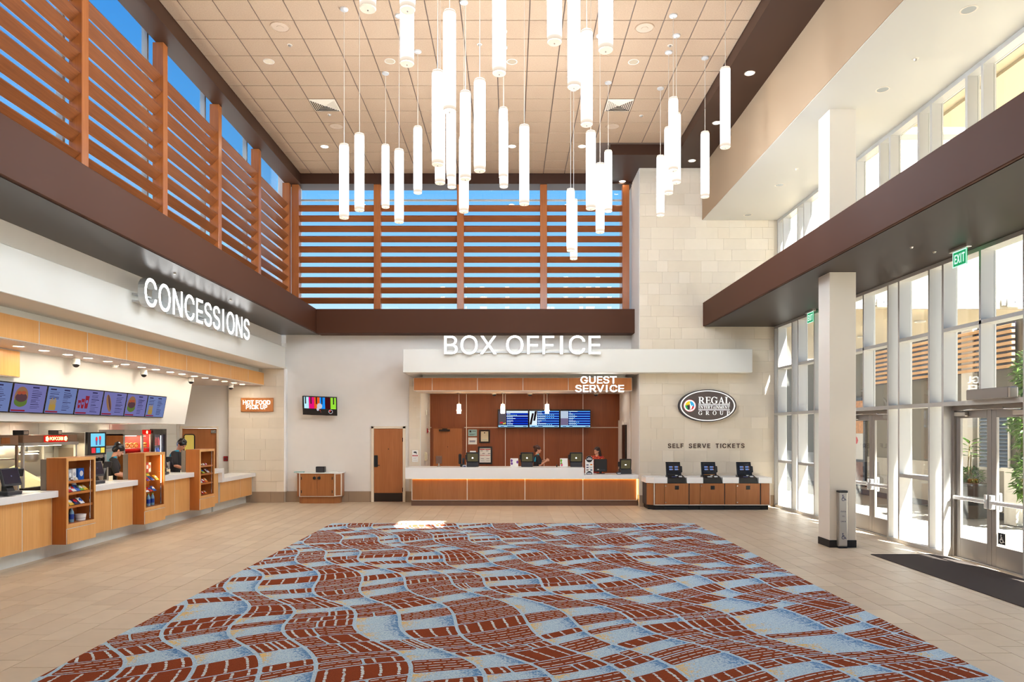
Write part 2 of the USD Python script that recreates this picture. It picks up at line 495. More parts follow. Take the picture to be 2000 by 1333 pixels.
struct("wall_left_upper", MB().box(-6.95, -6.66, -4.2, 20.67, 4.3, 5.53), "plaster", "white wall strip between the concessions header and the brown soffit", "wall")
hd = MB().bbox(-7.26, -6.5, -4.2, 20.5, 3.865, 4.49, 0.008).box(-7.6, -7.26, -4.2, 20.5, 3.6, 4.3)
struct("trim_7", hd, "white_paint", "long white header box carrying the lit concessions letters", "header")
struct("wall_rear", MB().box(-10.2, 7.6, -4.4, -4.2, 0, 9.9), "plaster", "plain wall behind the camera", "wall")
struct("skylight", MB().box(SKY_X0 - 0.03, SKY_X0, SKY_Y0, SKY_Y1, CEIL, 10.1).box(SKY_X1, SKY_X1 + 0.03, SKY_Y0, SKY_Y1, CEIL, 10.1).box(SKY_X0 - 0.03, SKY_X1 + 0.03, SKY_Y0 - 0.03, SKY_Y0, CEIL, 10.1).box(SKY_X0 - 0.03, SKY_X1 + 0.03, SKY_Y1, SKY_Y1 + 0.03, CEIL, 10.1), "soffit_white", "small skylight shaft in the tile ceiling above the camera", "skylight")
struct("roof", holed(-6.85, 7.8, -4.4, 21.1, 9.9, 10.1), "brown_paint", "roof slab over the lobby", "roof")

# far wall
struct("wall_back", MB().box(-6.53, -2.94, 20.67, 20.95, 0, 5.0).box(-2.94, 3.53, 20.67, 20.95, 3.42, 5.0), "plaster", "off-white plaster far wall around the plain wood door", "wall")


def ashlar(parent, o, xd, x0, x1, z0, z1, depth=0.02, lens=(0.61, 0.61, 0.915, 0.305, 0.458), h=0.305):
    z, r = z0, random.Random(int(abs(x0) * 100) + 3)
    while z < z1 - 0.03:
        zt = min(z + h, z1)
        x = x0
        while x < x1 - 0.02:
            w = r.choice(lens)
            if x == x0:
                w *= r.choice((0.5, 1.0, 0.75))
            xe = min(x + w, x1)
            if x1 - xe < 0.09:
                xe = x1
            a = np.array(o) + np.array(xd) * (x + 0.0013); b = np.array(o) + np.array(xd) * (xe - 0.0013)
            n = np.cross(np.array(xd), (0, 0, 1.0)) * depth
            q = np.vstack([a, b, a + n, b + n])
            m = MB().box(q[:, 0].min(), q[:, 0].max(), q[:, 1].min(), q[:, 1].max(), z + 0.0013, zt - 0.0013)
            part(parent, "stone_block", m, f"stone_{r.randrange(4)}")
            x = xe
        z = zt


st = struct("wall_back_right", MB().box(3.53, 7.45, 19.42, 19.7, 0, 9.3).box(3.53, 3.75, 19.7, 23.0, 0, 9.3), "stone_joint", "tall pale stone block wall behind the self serve ticket counter", "wall")
ashlar(st, (0, 19.42, 0), (1, 0, 0), 3.53, 7.2, 0.31, 9.25)
part(st, "side_face", MB().box(3.515, 3.53, 19.41, 20.66, 0.31, 9.25), "plaster")
sp = struct("wall_back_left", MB().box(-8.13, -6.53, 20.52, 20.95, 0, 3.9), "stone_joint", "pale stone block pier at the end of the concession counter", "wall")
ashlar(sp, (0, 20.52, 0), (1, 0, 0), -8.13, -6.53, 0.31, 3.86)
struct("trim_8", MB().bbox(-6.535, -6.485, 20.49, 20.67, 0.31, 3.865, 0.006), "white_gloss", "white metal corner guard on the stone pier beside the ticket office wall", "trim")
so = struct("wall_office_left", MB().box(-2.94, -2.62, 20.62, 23.0, 0, 3.6), "stone_joint", "narrow stone pier between the plain wood door and the ticket office", "wall")
ashlar(so, (0, 20.62, 0), (1, 0, 0), -2.94, -2.62, 0.31, 3.6, lens=(0.61, 0.3))
part(so, "side_face", MB().box(-2.62, -2.60, 20.6, 22.95, 0, 3.42), "white_paint")
# ticket office recess
struct("ceiling_office", MB().box(-2.62, 3.6, 20.67, 23.0, 3.25, 3.4), "pink_soffit", "low ceiling inside the ticket office", "ceiling")
wo = struct("wall_office_back", MB().box(-2.62, 3.6, 22.823, 23.0, 0, 3.4), "trim_white", "reddish wood panelled wall inside the ticket office with white joints", "wall")
vx = [-2.58, -1.41, -0.168, 1.078, 2.328, 3.53]
for i in range(5):
    for z0, z1 in ((0, 2.17), (2.186, 3.256)):
        part(wo, "wood_panel", MB().box(vx[i] + (0.012 if i else 0), vx[i + 1] - 0.012, 22.82, 22.83, z0, z1 - 0.008), "wood_wall")
struct("wall_office_right", MB().box(3.50, 3.53, 20.9, 22.84, 0, 3.3).box(3.46, 3.50, 22.0, 22.84, 0, 2.4), "plaster", "plaster side wall with a doorway at the right of the ticket office", "wall")

# brown tile baseboards
for nm, x0, x1, y, lab in (("baseboard_back", -6.53, -3.99, 20.67, "brown tile baseboard of the plaster far wall"), ("baseboard_back_door", -3.08, -2.94, 20.67, "short brown tile baseboard right of the plain wood door"),
                           ("baseboard_stone_right", 3.53, 7.2, 19.41, "brown tile baseboard of the tall stone wall"), ("baseboard_stone_left", -8.13, -6.53, 20.51, "brown tile baseboard of the stone pier by the concession counter"),
                           ("baseboard_office", -2.94, -2.62, 20.61, "brown tile baseboard of the pier beside the ticket office")):
    bs = struct(nm, MB().box(x0, x1, y - 0.008, y, 0, 0.31), "base_joint", lab, "baseboard")
    x = x0
    while x < x1 - 0.01:
        xe = min(x + 0.61, x1)
        part(bs, "base_tile", MB().bbox(x + 0.002, xe - 0.002, y - 0.02, y - 0.006, 0.0, 0.31, 0.003), "base_tile")
        x = xe

# ------------------------------------------------------------------ wood louvers high on the left and far walls
ZS, ZT = 5.53, 9.21                        # sill and head


def blade(along, u0, u1, q, z):
    # local section: inner edge high and towards the room, outer edge low and towards the glass
    L, t, c = 0.182, 0.05, math.sqrt(0.5)
    inn = np.array([1.0, 1.0]) * c          # (towards the room, up)
    nor = np.array([-1.0, 1.0]) * c
    sec = [inn * L / 2 + nor * t / 2, inn * L / 2 - nor * t / 2, -inn * L / 2 - nor * t / 2, -inn * L / 2 + nor * t / 2]
    sec += [inn * (L / 2 + 0.008), -inn * (L / 2 + 0.008)]
    pts = []
    for u in (u0, u1):
        for a, b in sec:
            pts.append((q + a, u, z + b) if along == "y" else (u, q - a, z + b))
    return MB().hull(pts)


BZ = [5.53 + 0.33 + 0.2985 * k for k in range(10)]
ypost = [20.60 - 2.47 * k for k in range(7)]
for k, y in enumerate(ypost):
    struct("louver_post", MB().bbox(-6.56, -6.36, y - 0.17 if k else y - 0.17, y, ZS, ZT, 0.006), "wood_post",
           f"square wood post of the left louver wall, {ORD[k]} from the far corner", "post")
for k in range(6):
    y1, y0 = ypost[k] - 0.17, ypost[k + 1]
    t = thing("louver_screen", f"bay of slanted wood louver blades on the left wall, {ORD[k]} from the far corner", "louver", (-6.47, y0, ZS), group="louver bays of the left wall")
    for z in BZ:
        part(t, "blade", blade("y", y0, y1, -6.47, z), "wood_slat_y")
    part(t, "sill_rail", MB().box(-6.60, -6.40, y0, y1, ZS, ZS + 0.02), "wood_post")
    w = struct(f"window_{k + 1}", MB().box(-6.80, -6.70, y0 - 0.09, y0 - 0.03, ZS, 9.9).box(-6.80, -6.70, y0 - 0.09, y1 + 0.17, ZS, ZS + 0.05), "aluminium",
               f"high window behind the left wall louvers, {ORD[k]} from the far corner", "window")
    part(w, "pane", MB().box(-6.757, -6.745, y0 - 0.06, y1 + 0.11, ZS + 0.05, 9.9), "window_glass")
struct("wall_left_rear", MB().box(-6.8, -6.5, -4.2, ypost[6] - 0.17, ZS, 9.9), "plaster", "plain upper wall beyond the last louver bay behind the camera", "wall")
xpost = [-6.23, -3.86, -1.45, 0.96, 3.34]
for k, x in enumerate(xpost):
    struct("louver_post", MB().bbox(x - 0.10, x + 0.10, 20.57, 20.77, ZS - 0.02, ZT, 0.006), "wood_post", f"square wood post of the far louver wall, {ORD[k]} from the left", "post")
for k in range(4):
    x0, x1 = xpost[k] + 0.10, xpost[k + 1] - 0.10
    t = thing("louver_screen", f"bay of level wood louver blades above the ticket office wall, {ORD[k]} from the left", "louver", (x0, 20.68, ZS), group="louver bays of the far wall")
    for z in BZ:
        part(t, "blade", blade("x", x0, x1, 20.68, z), "wood_slat_x")
    w = struct(f"window_{k + 7}", MB().box(x0 - 0.1, x0 - 0.04, 20.92, 21.02, ZS, ZT).box(x0 - 0.1, x1 + 0.1, 20.92, 21.02, ZS - 0.03, ZS + 0.04).box(x0 - 0.1, x1 + 0.1, 20.93, 21.0, ZT - 0.36, ZT - 0.32), "aluminium", f"high window behind the far wall louvers, {ORD[k]} from the left", "window")
    part(w, "pane", MB().box(x0 - 0.06, x1 + 0.1, 20.965, 20.977, ZS + 0.04, ZT - 0.05), "window_glass")
struct("wall_corner_upper", MB().box(-6.8, -6.36, 20.78, 21.1, ZS, 9.9), "plaster", "upper corner wall behind the corner louver posts", "wall")

# ------------------------------------------------------------------ concession alcove shell
struct("wall_concession_back", MB().box(-10.1, -9.72, -4.2, 21.0, 0, 3.6), "stone_joint", "white tiled rear wall of the concession stand", "wall")
tw = f"/World/wall_concession_back"
for j in range(4):
    for i in range(14):
        y0 = 8.6 + 0.86 * i
        if y0 > 20.6:
            continue
        part(tw, "wall_tile", MB().box(-9.72, -9.705, y0 + 0.003, min(y0 + 0.857, 20.66), 0.9 + 0.36 * j + 0.003, 0.9 + 0.36 * (j + 1) - 0.003), "white_paint")
struct("trim_10", MB().prism([(-7.95, 3.38), (-8.16, 2.24), (-9.72, 2.24), (-9.72, 3.38)], "y", -4.2, 17.8), "white_paint", "white leaning bulkhead behind the menu screens", "bulkhead")
struct("ceiling_concession", MB().box(-9.72, -7.13, -4.2, 20.52, 3.38, 3.5), "pink_soffit", "low pinkish soffit over the concession counter", "ceiling")
struct("wall_concession_roof", MB().box(-10.1, -7.3, -4.2, 20.67, 3.5, 3.6), "plaster", "roof slab of the concession stand", "roof")
struct("wall_concession_end", MB().box(-9.72, -9.62, 20.69, 20.95, 0, 3.4).box(-8.50, -8.13, 20.69, 20.95, 0, 3.4).box(-9.62, -8.50, 20.69, 20.95, 2.2, 3.4), "plaster", "plaster end wall of the concession stand around the kitchen door", "wall")
cb = struct("trim_11", MB().box(-7.30, -7.1125, -4.2, 20.5, 3.39, 3.745), "trim_white", "wood panelled canopy band with white joints over the concession counter", "canopy")
yb = [20.5 - 1.222 * k for k in range(14)]
for k in range(13):
    part(cb, "wood_panel", MB().box(-7.13, -7.109, yb[k + 1] + 0.012, yb[k] - 0.012, 3.40, 3.735), "wood_canopy")
vb = thing("wood_valance", "wood faced box with white edges above the menu screens at the left end", "valance", (-7.94, 10.0, 2.93), kind="structure")
part(vb, "box", MB().box(-8.1, -7.94, 4.0, 11.5, 2.94, 3.375), "trim_white")
part(vb, "wood_panel", MB().box(-7.94, -7.925, 4.0, 11.48, 2.955, 3.36), "wood_canopy")

# ------------------------------------------------------------------ ticket office header, canopy band
struct("trim_12", MB().bbox(-2.875, 6.47, 19.0, 19.39, 3.633, 4.263, 0.008).box(-2.875, 3.51, 19.39, 20.66, 3.633, 4.263), "white_paint", "long white header box across the ticket office and stone wall", "header")
struct("trim_13", MB().box(-2.45, 3.2, 19.8, 20.66, 3.54, 3.633), "soffit_white", "recessed pale strip between the white header and the wood band of the ticket office", "trim")
bo = struct("trim_14", MB().bbox(-2.68, 3.355, 19.6, 20.66, 3.17, 3.54, 0.006), "trim_white", "wood panelled canopy band over the ticket office opening", "canopy")
for x0, x1 in ((-2.66, -2.17), (-2.15, -0.92), (-0.90, 0.335), (0.355, 1.585), (1.605, 2.83), (2.85, 3.34)):
    part(bo, "wood_panel", MB().box(x0, x1, 19.585, 19.602, 3.19, 3.525), "wood_office_x")
part(bo, "soffit", MB().box(-2.6, 3.3, 19.65, 20.66, 3.16, 3.172), "pink_soffit")

# ------------------------------------------------------------------ glass entrance wall on the right
GX = 7.20
# (Y of far side, Y of near side, kind) of the bays: n narrow, w wide, d door pair
seq, y = [], 19.14
for k, L in (("w", 0.96), ("n", 0.38), ("w", 0.95), ("n", 0.38), ("w", 1.02), ("d", 1.89), ("n", 0.38), ("w", 0.95), ("n", 0.39), ("d", 1.88), ("n", 0.38), ("w", 0.95), ("n", 0.39), ("d", 1.88), ("n", 0.38), ("w", 0.95), ("n", 0.39), ("w", 0.95), ("n", 0.38), ("w", 0.95), ("n", 0.39), ("w", 0.95), ("n", 0.38), ("w", 0.95), ("n", 0.38)):
    seq.append((y, y - L, k)); y -= L
seq.insert(0, (19.40, 19.14, "n"))
wn, mw = 11, 0.05
for k, (ya, yb_, kind) in enumerate(seq):
    m = MB().box(GX, GX + 0.235, ya - mw / 2, ya + mw / 2, 0, 4.92)
    z0 = 2.50 if kind == "d" else 0.0
    m.box(GX, GX + 0.235, yb_ + mw / 2, ya - mw / 2, 4.85, 4.98)
    if kind == "d":
        m.box(GX, GX + 0.235, yb_ + mw / 2, ya - mw / 2, 2.49, 2.56)
        yc = (ya + yb_) / 2
        m.box(GX, GX + 0.235, yc - mw / 2, yc + mw / 2, 2.56, 4.85)
        m.box(GX, GX + 0.235, yb_ + mw / 2, ya - mw / 2, 3.72, 3.78)
    else:
        m.box(GX, GX + 0.235, yb_ + mw / 2, ya - mw / 2, 0, 0.07).box(GX, GX + 0.235, yb_ + mw / 2, ya - mw / 2, 2.49, 2.56)
        if kind == "w":
            m.box(GX, GX + 0.235, yb_ + mw / 2, ya - mw / 2, 1.225, 1.285).box(GX, GX + 0.235, yb_ + mw / 2, ya - mw / 2, 3.72, 3.78)
    w = struct(f"window_{wn}", m, "aluminium", f"{ {'n': 'narrow', 'w': 'wide', 'd': 'door-topping'}[kind]} bay of the glass entrance wall, {ORD[k]} bay from the stone wall", "window")
    wn += 1
    rows = [(2.56, 4.85)] if kind == "n" else [(2.56, 3.72), (3.78, 4.85)]
    if kind == "n":
        rows += [(0.07, 2.49)]
    if kind == "w":
        rows += [(0.07, 1.225), (1.285, 2.49)]
    cuts = [(yb_, (ya + yb_) / 2), ((ya + yb_) / 2, ya)] if kind == "d" else [(yb_, ya)]
    for c0, c1 in cuts:
        for r0, r1 in rows:
            part(w, "pane", MB().box(GX + 0.20, GX + 0.212, c0 + mw / 2, c1 - mw / 2, r0, r1), "window_glass")

door_bays = [(ya, yb_) for ya, yb_, kind in seq if kind == "d"]


def entrance_door(n, ya, yb_, label):
    DX = GX + 0.20
    fr = thing(f"door_{n}", label, "door", (DX, (ya + yb_) / 2, 0), kind="structure")
    a, b = ya - mw / 2, yb_ + mw / 2
    part(fr, "frame", MB().box(DX - 0.06, DX + 0.06, a - 0.05, a, 0, 2.49).box(DX - 0.06, DX + 0.06, b, b + 0.05, 0, 2.49).box(DX - 0.06, DX + 0.06, b + 0.05, a - 0.05, 2.42, 2.49), "door_metal")
    part(fr, "threshold", MB().bbox(DX - 0.07, DX + 0.07, b, a, 0.0, 0.014, 0.004), "steel")
    yc = (a + b) / 2
    for y0, y1, s in ((b + 0.053, yc - 0.003, 1), (yc + 0.003, a - 0.053, -1)):
        st_ = 0.105
        lf = part(fr, "leaf", MB().bbox(DX - 0.022, DX + 0.022, y0, y0 + st_, 0.015, 2.415, 0.003).bbox(DX - 0.022, DX + 0.022, y1 - st_, y1, 0.015, 2.415, 0.003)
                  .box(DX - 0.022, DX + 0.022, y0 + st_, y1 - st_, 2.29, 2.415).box(DX - 0.022, DX + 0.022, y0 + st_, y1 - st_, 0.015, 0.33), "door_metal")
        part(lf, "pane", MB().box(DX - 0.005, DX + 0.005, y0 + st_ - 0.004, y1 - st_ + 0.004, 0.328, 2.292), "window_glass")
        ys = y1 - 0.055 if s > 0 else y0 + 0.055     # the meeting stile's middle
        yh = y0 + 0.03 if s > 0 else y1 - 0.03
        bar = MB().hull([(DX - 0.10, ys, 0.965), (DX - 0.10, ys, 1.01), (DX - 0.10, yh, 0.965), (DX - 0.10, yh, 1.01), (DX - 0.065, ys, 0.955), (DX - 0.065, ys, 1.02), (DX - 0.065, yh, 0.955), (DX - 0.065, yh, 1.02)])
        bar.box(DX - 0.07, DX - 0.02, yh - 0.03, yh + 0.03, 0.955, 1.02)
        part(lf, "push_bar", bar, "bar_steel")
        part(lf, "latch_case", MB().bbox(DX - 0.085, DX - 0.02, ys - 0.035, ys + 0.035, 0.88, 1.10, 0.01), "bar_steel")
        part(lf, "pull_handle", MB().tube([(DX + 0.02, ys, 0.86), (DX + 0.085, ys, 0.86), (DX + 0.085, ys, 1.12), (DX + 0.02, ys, 1.12)], 0.013), "bar_steel")
        yq = y0 + 0.18 if s > 0 else y1 - 0.18
        part(lf, "door_closer", MB().bbox(DX - 0.085, DX - 0.022, yq - 0.14, yq + 0.14, 2.32, 2.39, 0.006).tube([(DX - 0.06, yq, 2.40), (DX - 0.16, yq - s * -0.22, 2.41), (DX - 0.03, yq - s * -0.42, 2.44)], 0.009), "steel")
    return fr, DX, b, a, yc


for n, (ya, yb_) in enumerate(door_bays):
    lab = ["pair of metal framed glass entrance doors behind the white column", "pair of metal framed glass entrance doors at the right edge by the dark floor mat", "pair of metal framed glass entrance doors behind the camera's view"][n]
    fr, DX, b, a, yc = entrance_door(n + 5, ya, yb_, lab)
    if n == 1:
        ENTR = (fr, DX, b, a, yc)
# clerestory
cs, y = [], 19.36
first = True
wn0 = wn
while y > -3.5:
    L = 0.38 if first else 0.955
    cs.append((y, y - L, "n" if first else "w")); y -= L; first = not first
for k, (ya, yb_, kind) in enumerate(cs):
    m = MB().box(7.28, 7.48, ya - 0.03, ya + 0.03, 5.57, 7.82).box(7.28, 7.48, yb_ + 0.03, ya - 0.03, 5.57, 5.62).box(7.28, 7.48, yb_ + 0.03, ya - 0.03, 7.74, 7.82)
    w = struct(f"window_{wn}", m, "aluminium", f"{ {'n': 'narrow', 'w': 'wide'}[kind]} clerestory window pane above the brown entrance beam, {ORD[k]} from the stone wall", "window")
    wn += 1
    part(w, "pane", MB().box(7.44, 7.452, yb_ + 0.03, ya - 0.03, 5.62, 7.74), "window_glass")
struct("wall_right_head", MB().box(7.3, 7.6, -4.2, 19.7, 7.82, 9.9), "plaster", "wall above the clerestory windows", "wall")

# the white square column by the doors
col = struct("trim_15", MB().bbox(5.69, 6.16, 12.67, 13.13, 0.13, 4.93, 0.004).bbox(5.69, 6.16, 12.67, 13.13, 5.56, 7.83, 0.004), "column_paint", "square white column standing in front of the glass entrance doors", "column")
part(col, "base", MB().bbox(5.682, 6.168, 12.662, 13.138, 0, 0.13, 0.004), "black_rubber")
# outside of the shell
struct("wall_left_outer", MB().box(-10.3, -10.1, -4.4, 21.0, 0, 3.6), "plaster", "outer wall behind the concession stand", "wall")
struct("wall_office_outer", MB().box(-10.1, 7.5, 23.0, 23.2, 0, 5.0).box(-10.1, 7.5, 21.1, 23.0, 4.9, 5.0), "plaster", "outer wall behind the ticket office", "wall")
# ------------------------------------------------------------------ carpet
plain("carpet_brown", (146, 70, 42), 0.95, spec=0.05, vary=0.28, scale=130, bump=0.7, bscale=170)
plain("carpet_dash", (216, 222, 222), 0.95, spec=0.05, vary=0.18, scale=130, bump=0.7, bscale=170)


def yarn(name, with_patches):
    n = {"g": ("geometry", {}), "t": ("noise_texture", {"scale": 75.0, "detail": 4.0, "roughness": 0.7}), "r": ("rgb_ramp", {"ramp": [(0.32, lin((138, 176, 208))), (0.5, lin((192, 218, 234))), (0.68, lin((226, 238, 242)))]}),
         "bt": ("noise_texture", {"scale": 170.0, "detail": 3.0}), "b": ("bump", {"strength": 0.7, "distance": 0.01}),
         "p": ("principled_bsdf", {"roughness": 0.95, "specular_ior_level": 0.05})}
    l = [("g.position", "t.vector"), ("t.fac", "r.fac"), ("g.position", "bt.vector"), ("bt.fac", "b.height"), ("b.normal", "p.normal")]
    if with_patches:
        n.update({"uv": ("texture_coordinate", {}), "s": ("separate_xyz", {}), "n2": ("noise_texture", {"scale": 38.0, "detail": 5.0, "roughness": 0.75}),
                  "k1": ("math", {"math_type": "multiply_add", "value2": 2.0, "value3": -1.0}), "u1": ("math", {"math_type": "add"}), "u2": ("math", {"math_type": "subtract"}),
                  "vv": ("math", {"math_type": "multiply_add", "value2": -0.30, "value3": 0.20}), "u3": ("math", {"math_type": "add"}), "yl": ("map_range", {"range_type": "smoothstep", "from_min": 0.20, "from_max": 0.0, "to_min": 0.0, "to_max": 0.9, "clamp": True}),
                  "bl": ("map_range", {"range_type": "smoothstep", "from_min": 0.66, "from_max": 1.06, "to_min": 0.0, "to_max": 0.9, "clamp": True}),
                  "mb": ("mix", {"color2": lin((72, 130, 192))}), "my": ("mix", {"color2": lin((238, 198, 112))})})
        l += [("uv.UV", "s.vector"), ("g.position", "n2.vector"), ("n2.fac", "k1.value1"), ("k1.value", "u1.value1"), ("s.x", "u1.value2"), ("s.x", "u2.value1"), ("k1.value", "u2.value2"),
              ("s.y", "vv.value1"), ("u1.value", "u3.value1"), ("vv.value", "u3.value2"), ("u3.value", "yl.value"), ("u2.value", "bl.value"), ("r.color", "mb.color1"), ("bl.result", "mb.fac"), ("mb.color", "my.color1"), ("yl.result", "my.fac"), ("my.color", "p.base_color")]
    else:
        l.append(("r.color", "p.base_color"))
    LOOKS[name] = ((n, l), {"surface": "p.BSDF"})


yarn("carpet_pale", False)
yarn("carpet_patch", True)
cp = solo("carpet", MB().bbox(cx0, cx1, -3.5, cy1, 0.0, 0.009, 0.003), "carpet_pale", "large lobby carpet woven in rust brown and pale blue curved cells with white dashes", "carpet")
ANG = math.radians(25)
EU, EV = np.array([math.cos(ANG), math.sin(ANG)]), np.array([-math.sin(ANG), math.cos(ANG)])
cr = random.Random(21)
vlines, v = [], -7.0
while v < 19:
    vlines.append(v); v += cr.choice((0.16, 0.21, 0.26, 0.32, 0.36))


def vwave(u, v):
    return v + 0.10 * math.sin(u * 2.1 + v * 0.8) + 0.06 * math.sin(u * 0.9 - v * 1.7)


def ucurve(k, v):
    return 0.56 * k + 0.07 * math.sin(k * 2.4) + 0.11 * math.sin(v * 2.9 + 0.8 * k) + 0.06 * math.sin(v * 1.3 + 1.7 * k)


def to_floor(u, v):
    w = EU * u + EV * vwave(u, v)
    return (w[0], w[1])


area = sg.box(cx0 + 0.004, -3.4, cx1 - 0.004, cy1 - 0.004)
near_area = sg.box(cx0 - 0.1, 2.0, cx1 + 0.1, cy1)
brown, dash, patch, patch_uv = MB(), MB(), MB(), []


def flat(mb, g, z):
    for q in getattr(g, "geoms", [g]):
        if q.geom_type == "Polygon" and q.area > 2e-5:
            v2, f2 = trimesh.creation.triangulate_polygon(q, engine="earcut")
            mb.add(np.column_stack([v2, np.full(len(v2), z)]), f2)


for j in range(len(vlines) - 1):
    v0, v1 = vlines[j], vlines[j + 1]
    run, below, here = 0, (here if j else {}), {}
    for k in range(-20, 34):
        vm = (v0 + v1) / 2
        c = to_floor((ucurve(k, vm) + ucurve(k + 1, vm)) / 2, vm)
        if not (cx0 - 0.9 < c[0] < cx1 + 0.9 and 3.0 < c[1] < cy1 + 0.9):
            continue
        is_brown = cr.random() < (0.90 if run <= 0 else 0.36) + (0.30 if below.get(k) is False else -0.04)
        here[k] = is_brown
        run = run + 1 if is_brown else -1 if run > 0 else 0
        cuts = [0.0, 1.0]
        if is_brown and cr.random() < 0.2:
            cuts = [0.0, cr.uniform(0.35, 0.65), 1.0]
        for s0, s1 in zip(cuts[:-1], cuts[1:]):
            gu, gv = 0.020, 0.010
            vs = np.linspace(v0 + gv, v1 - gv, 7)

            def at(s, t):
                vv = v0 + gv + (v1 - v0 - 2 * gv) * t
                a, b = ucurve(k, vv), ucurve(k + 1, vv)
                a2, b2 = a + (b - a) * s0 + (gu if s0 == 0 else 0.012), a + (b - a) * s1 - (gu if s1 == 1 else 0.012)
                return to_floor(a2 + (b2 - a2) * s, vv)
            ring = [at(0, t) for t in np.linspace(0, 1, 7)] + [at(s, 1) for s in np.linspace(0, 1, 6)[1:]] + [at(1, t) for t in np.linspace(1, 0, 7)[1:]] + [at(s, 0) for s in np.linspace(1, 0, 6)[1:-1]]
            g = sg.Polygon(ring)
            if not g.is_valid or g.area < 0.004:
                continue
            if not is_brown:
                n0 = patch.n
                NS, NT = 7, 3
                grid = [(at(s, t), s, t) for t in np.linspace(0, 1, NT) for s in np.linspace(0, 1, NS)]
                vv = np.array([(p[0], p[1], 0.0094) for p, _, _ in grid])
                fcs = [(b * NS + a, b * NS + a + 1, (b + 1) * NS + a + 1, (b + 1) * NS + a) for a in range(NS - 1) for b in range(NT - 1)]
                ok = (vv[:, 0] > cx0 + 0.004) & (vv[:, 0] < cx1 - 0.004) & (vv[:, 1] < cy1 - 0.004)
                fcs = [q for q in fcs if all(ok[i] for i in q)]
                if fcs:
                    use = sorted({i for q in fcs for i in q}); idx = {i: q for q, i in enumerate(use)}
                    patch.add(vv[use], [[idx[i] for i in q] for q in fcs]); patch_uv += [grid[i][1:] for i in use]
                continue
            r = min(0.03, math.sqrt(g.area) * 0.12)
            g2 = g.buffer(-r, quad_segs=3).buffer(r, quad_segs=3).simplify(0.002).intersection(area)
            if g2.is_empty:
                continue
            flat(brown, g2, 0.0098)
            w = math.dist(at(0, .5), at(1, .5)); h = math.dist(at(.5, 0), at(.5, 1))
            inner = g2.buffer(-0.012)
            if cr.random() < 0.5 or h < 0.12:      # long thin dashes along the cell
                nr = max(1, round(h / 0.072))
                for q in range(nr):
                    t = (q + 0.5) / nr
                    s = cr.uniform(0.0, 0.08)
                    while s < 0.97:
                        L = cr.uniform(0.05, 0.13) / w
                        e = min(s + L, 0.98)
                        if (e - s) * w > 0.02:
                            pts = [at(s + (e - s) * x, t) for x in (0, 0.5, 1)]
                            d = sg.LineString(pts).buffer(cr.uniform(0.007, 0.009), quad_segs=2).intersection(inner)
                            flat(dash, d, 0.0102)
                        s = e + cr.uniform(0.025, 0.045) / w
            else:                                   # short fat dashes in columns across the cell
                nc = max(2, round(w / cr.choice((0.13, 0.15, 0.17))))
                for q in range(nc):
                    s = (q + 0.5) / nc
                    t = cr.uniform(0.02, 0.12)
                    while t < 0.95:
                        L = cr.choice((0.02, 0.035, 0.055)) / h
                        e = min(t + L, 0.97)
                        pts = [at(s, t), at(s + cr.uniform(-.01, .01), e)]
                        d = sg.LineString(pts).buffer(cr.uniform(0.011, 0.015), quad_segs=2).intersection(inner)
                        flat(dash, d, 0.0102)
                        t = e + cr.uniform(0.024, 0.034) / h
part(cp, "brown_cells", brown, "carpet_brown", label="rust brown cells of the carpet pattern", kind="stuff")
part(cp, "white_dashes", dash, "carpet_dash", label="pale dashes woven in the brown cells", kind="stuff")
part(cp, "blue_cells", patch, "carpet_patch", label="pale blue cells with blue and yellow flecks", kind="stuff", uv=np.array(patch_uv))
solo("floor_mat", MB().bbox(6.05, 7.19, 3.5, 11.94, 0.0, 0.012, 0.004), "mat_carpet", "dark grey walk-off mat on the floor before the right entrance doors", "mat")

# ------------------------------------------------------------------ tube pendants
# (x in the photo, y of its lower end, distance)
PEND = [(718.5, 19, 7.07), (796, 21, 7.5), (795, 126, 8.3), (672, 427, 12.5), (702, 412, 12.05), (753, 406, 14.75), (779.5, 435, 12.7), (816, 378, 13.9), (855, 323, 9.86), (859.5, 359, 11.4), (878, 219, 9.2),
        (881, 349, 12.6), (882.5, 367, 13.65), (909, 351, 10.55), (906, 415, 12.3), (937, 335, 10.1), (975, 145, 8.67), (983, 348, 13.2), (984, 366, 13.75), (1024, 400, 11.7), (1083, 84, 8.0), (1121, 172, 9.15),
        (1146, 245, 9.8), (1183, 100, 8.06), (1154, 409, 11.9), (1172, 455, 13.35), (1188, 414, 15.15), (1114.5, 491, 14.9), (1120.5, 507, 15.45), (1290, 422, 15.4), (1306, 379, 13.93), (1315, 334, 12.7),
        (1321, 358, 13.34), (1377, 386, 14.14), (1416.5, 289, 11.6)]
order = sorted(range(len(PEND)), key=lambda k: (PEND[k][0], PEND[k][1]))
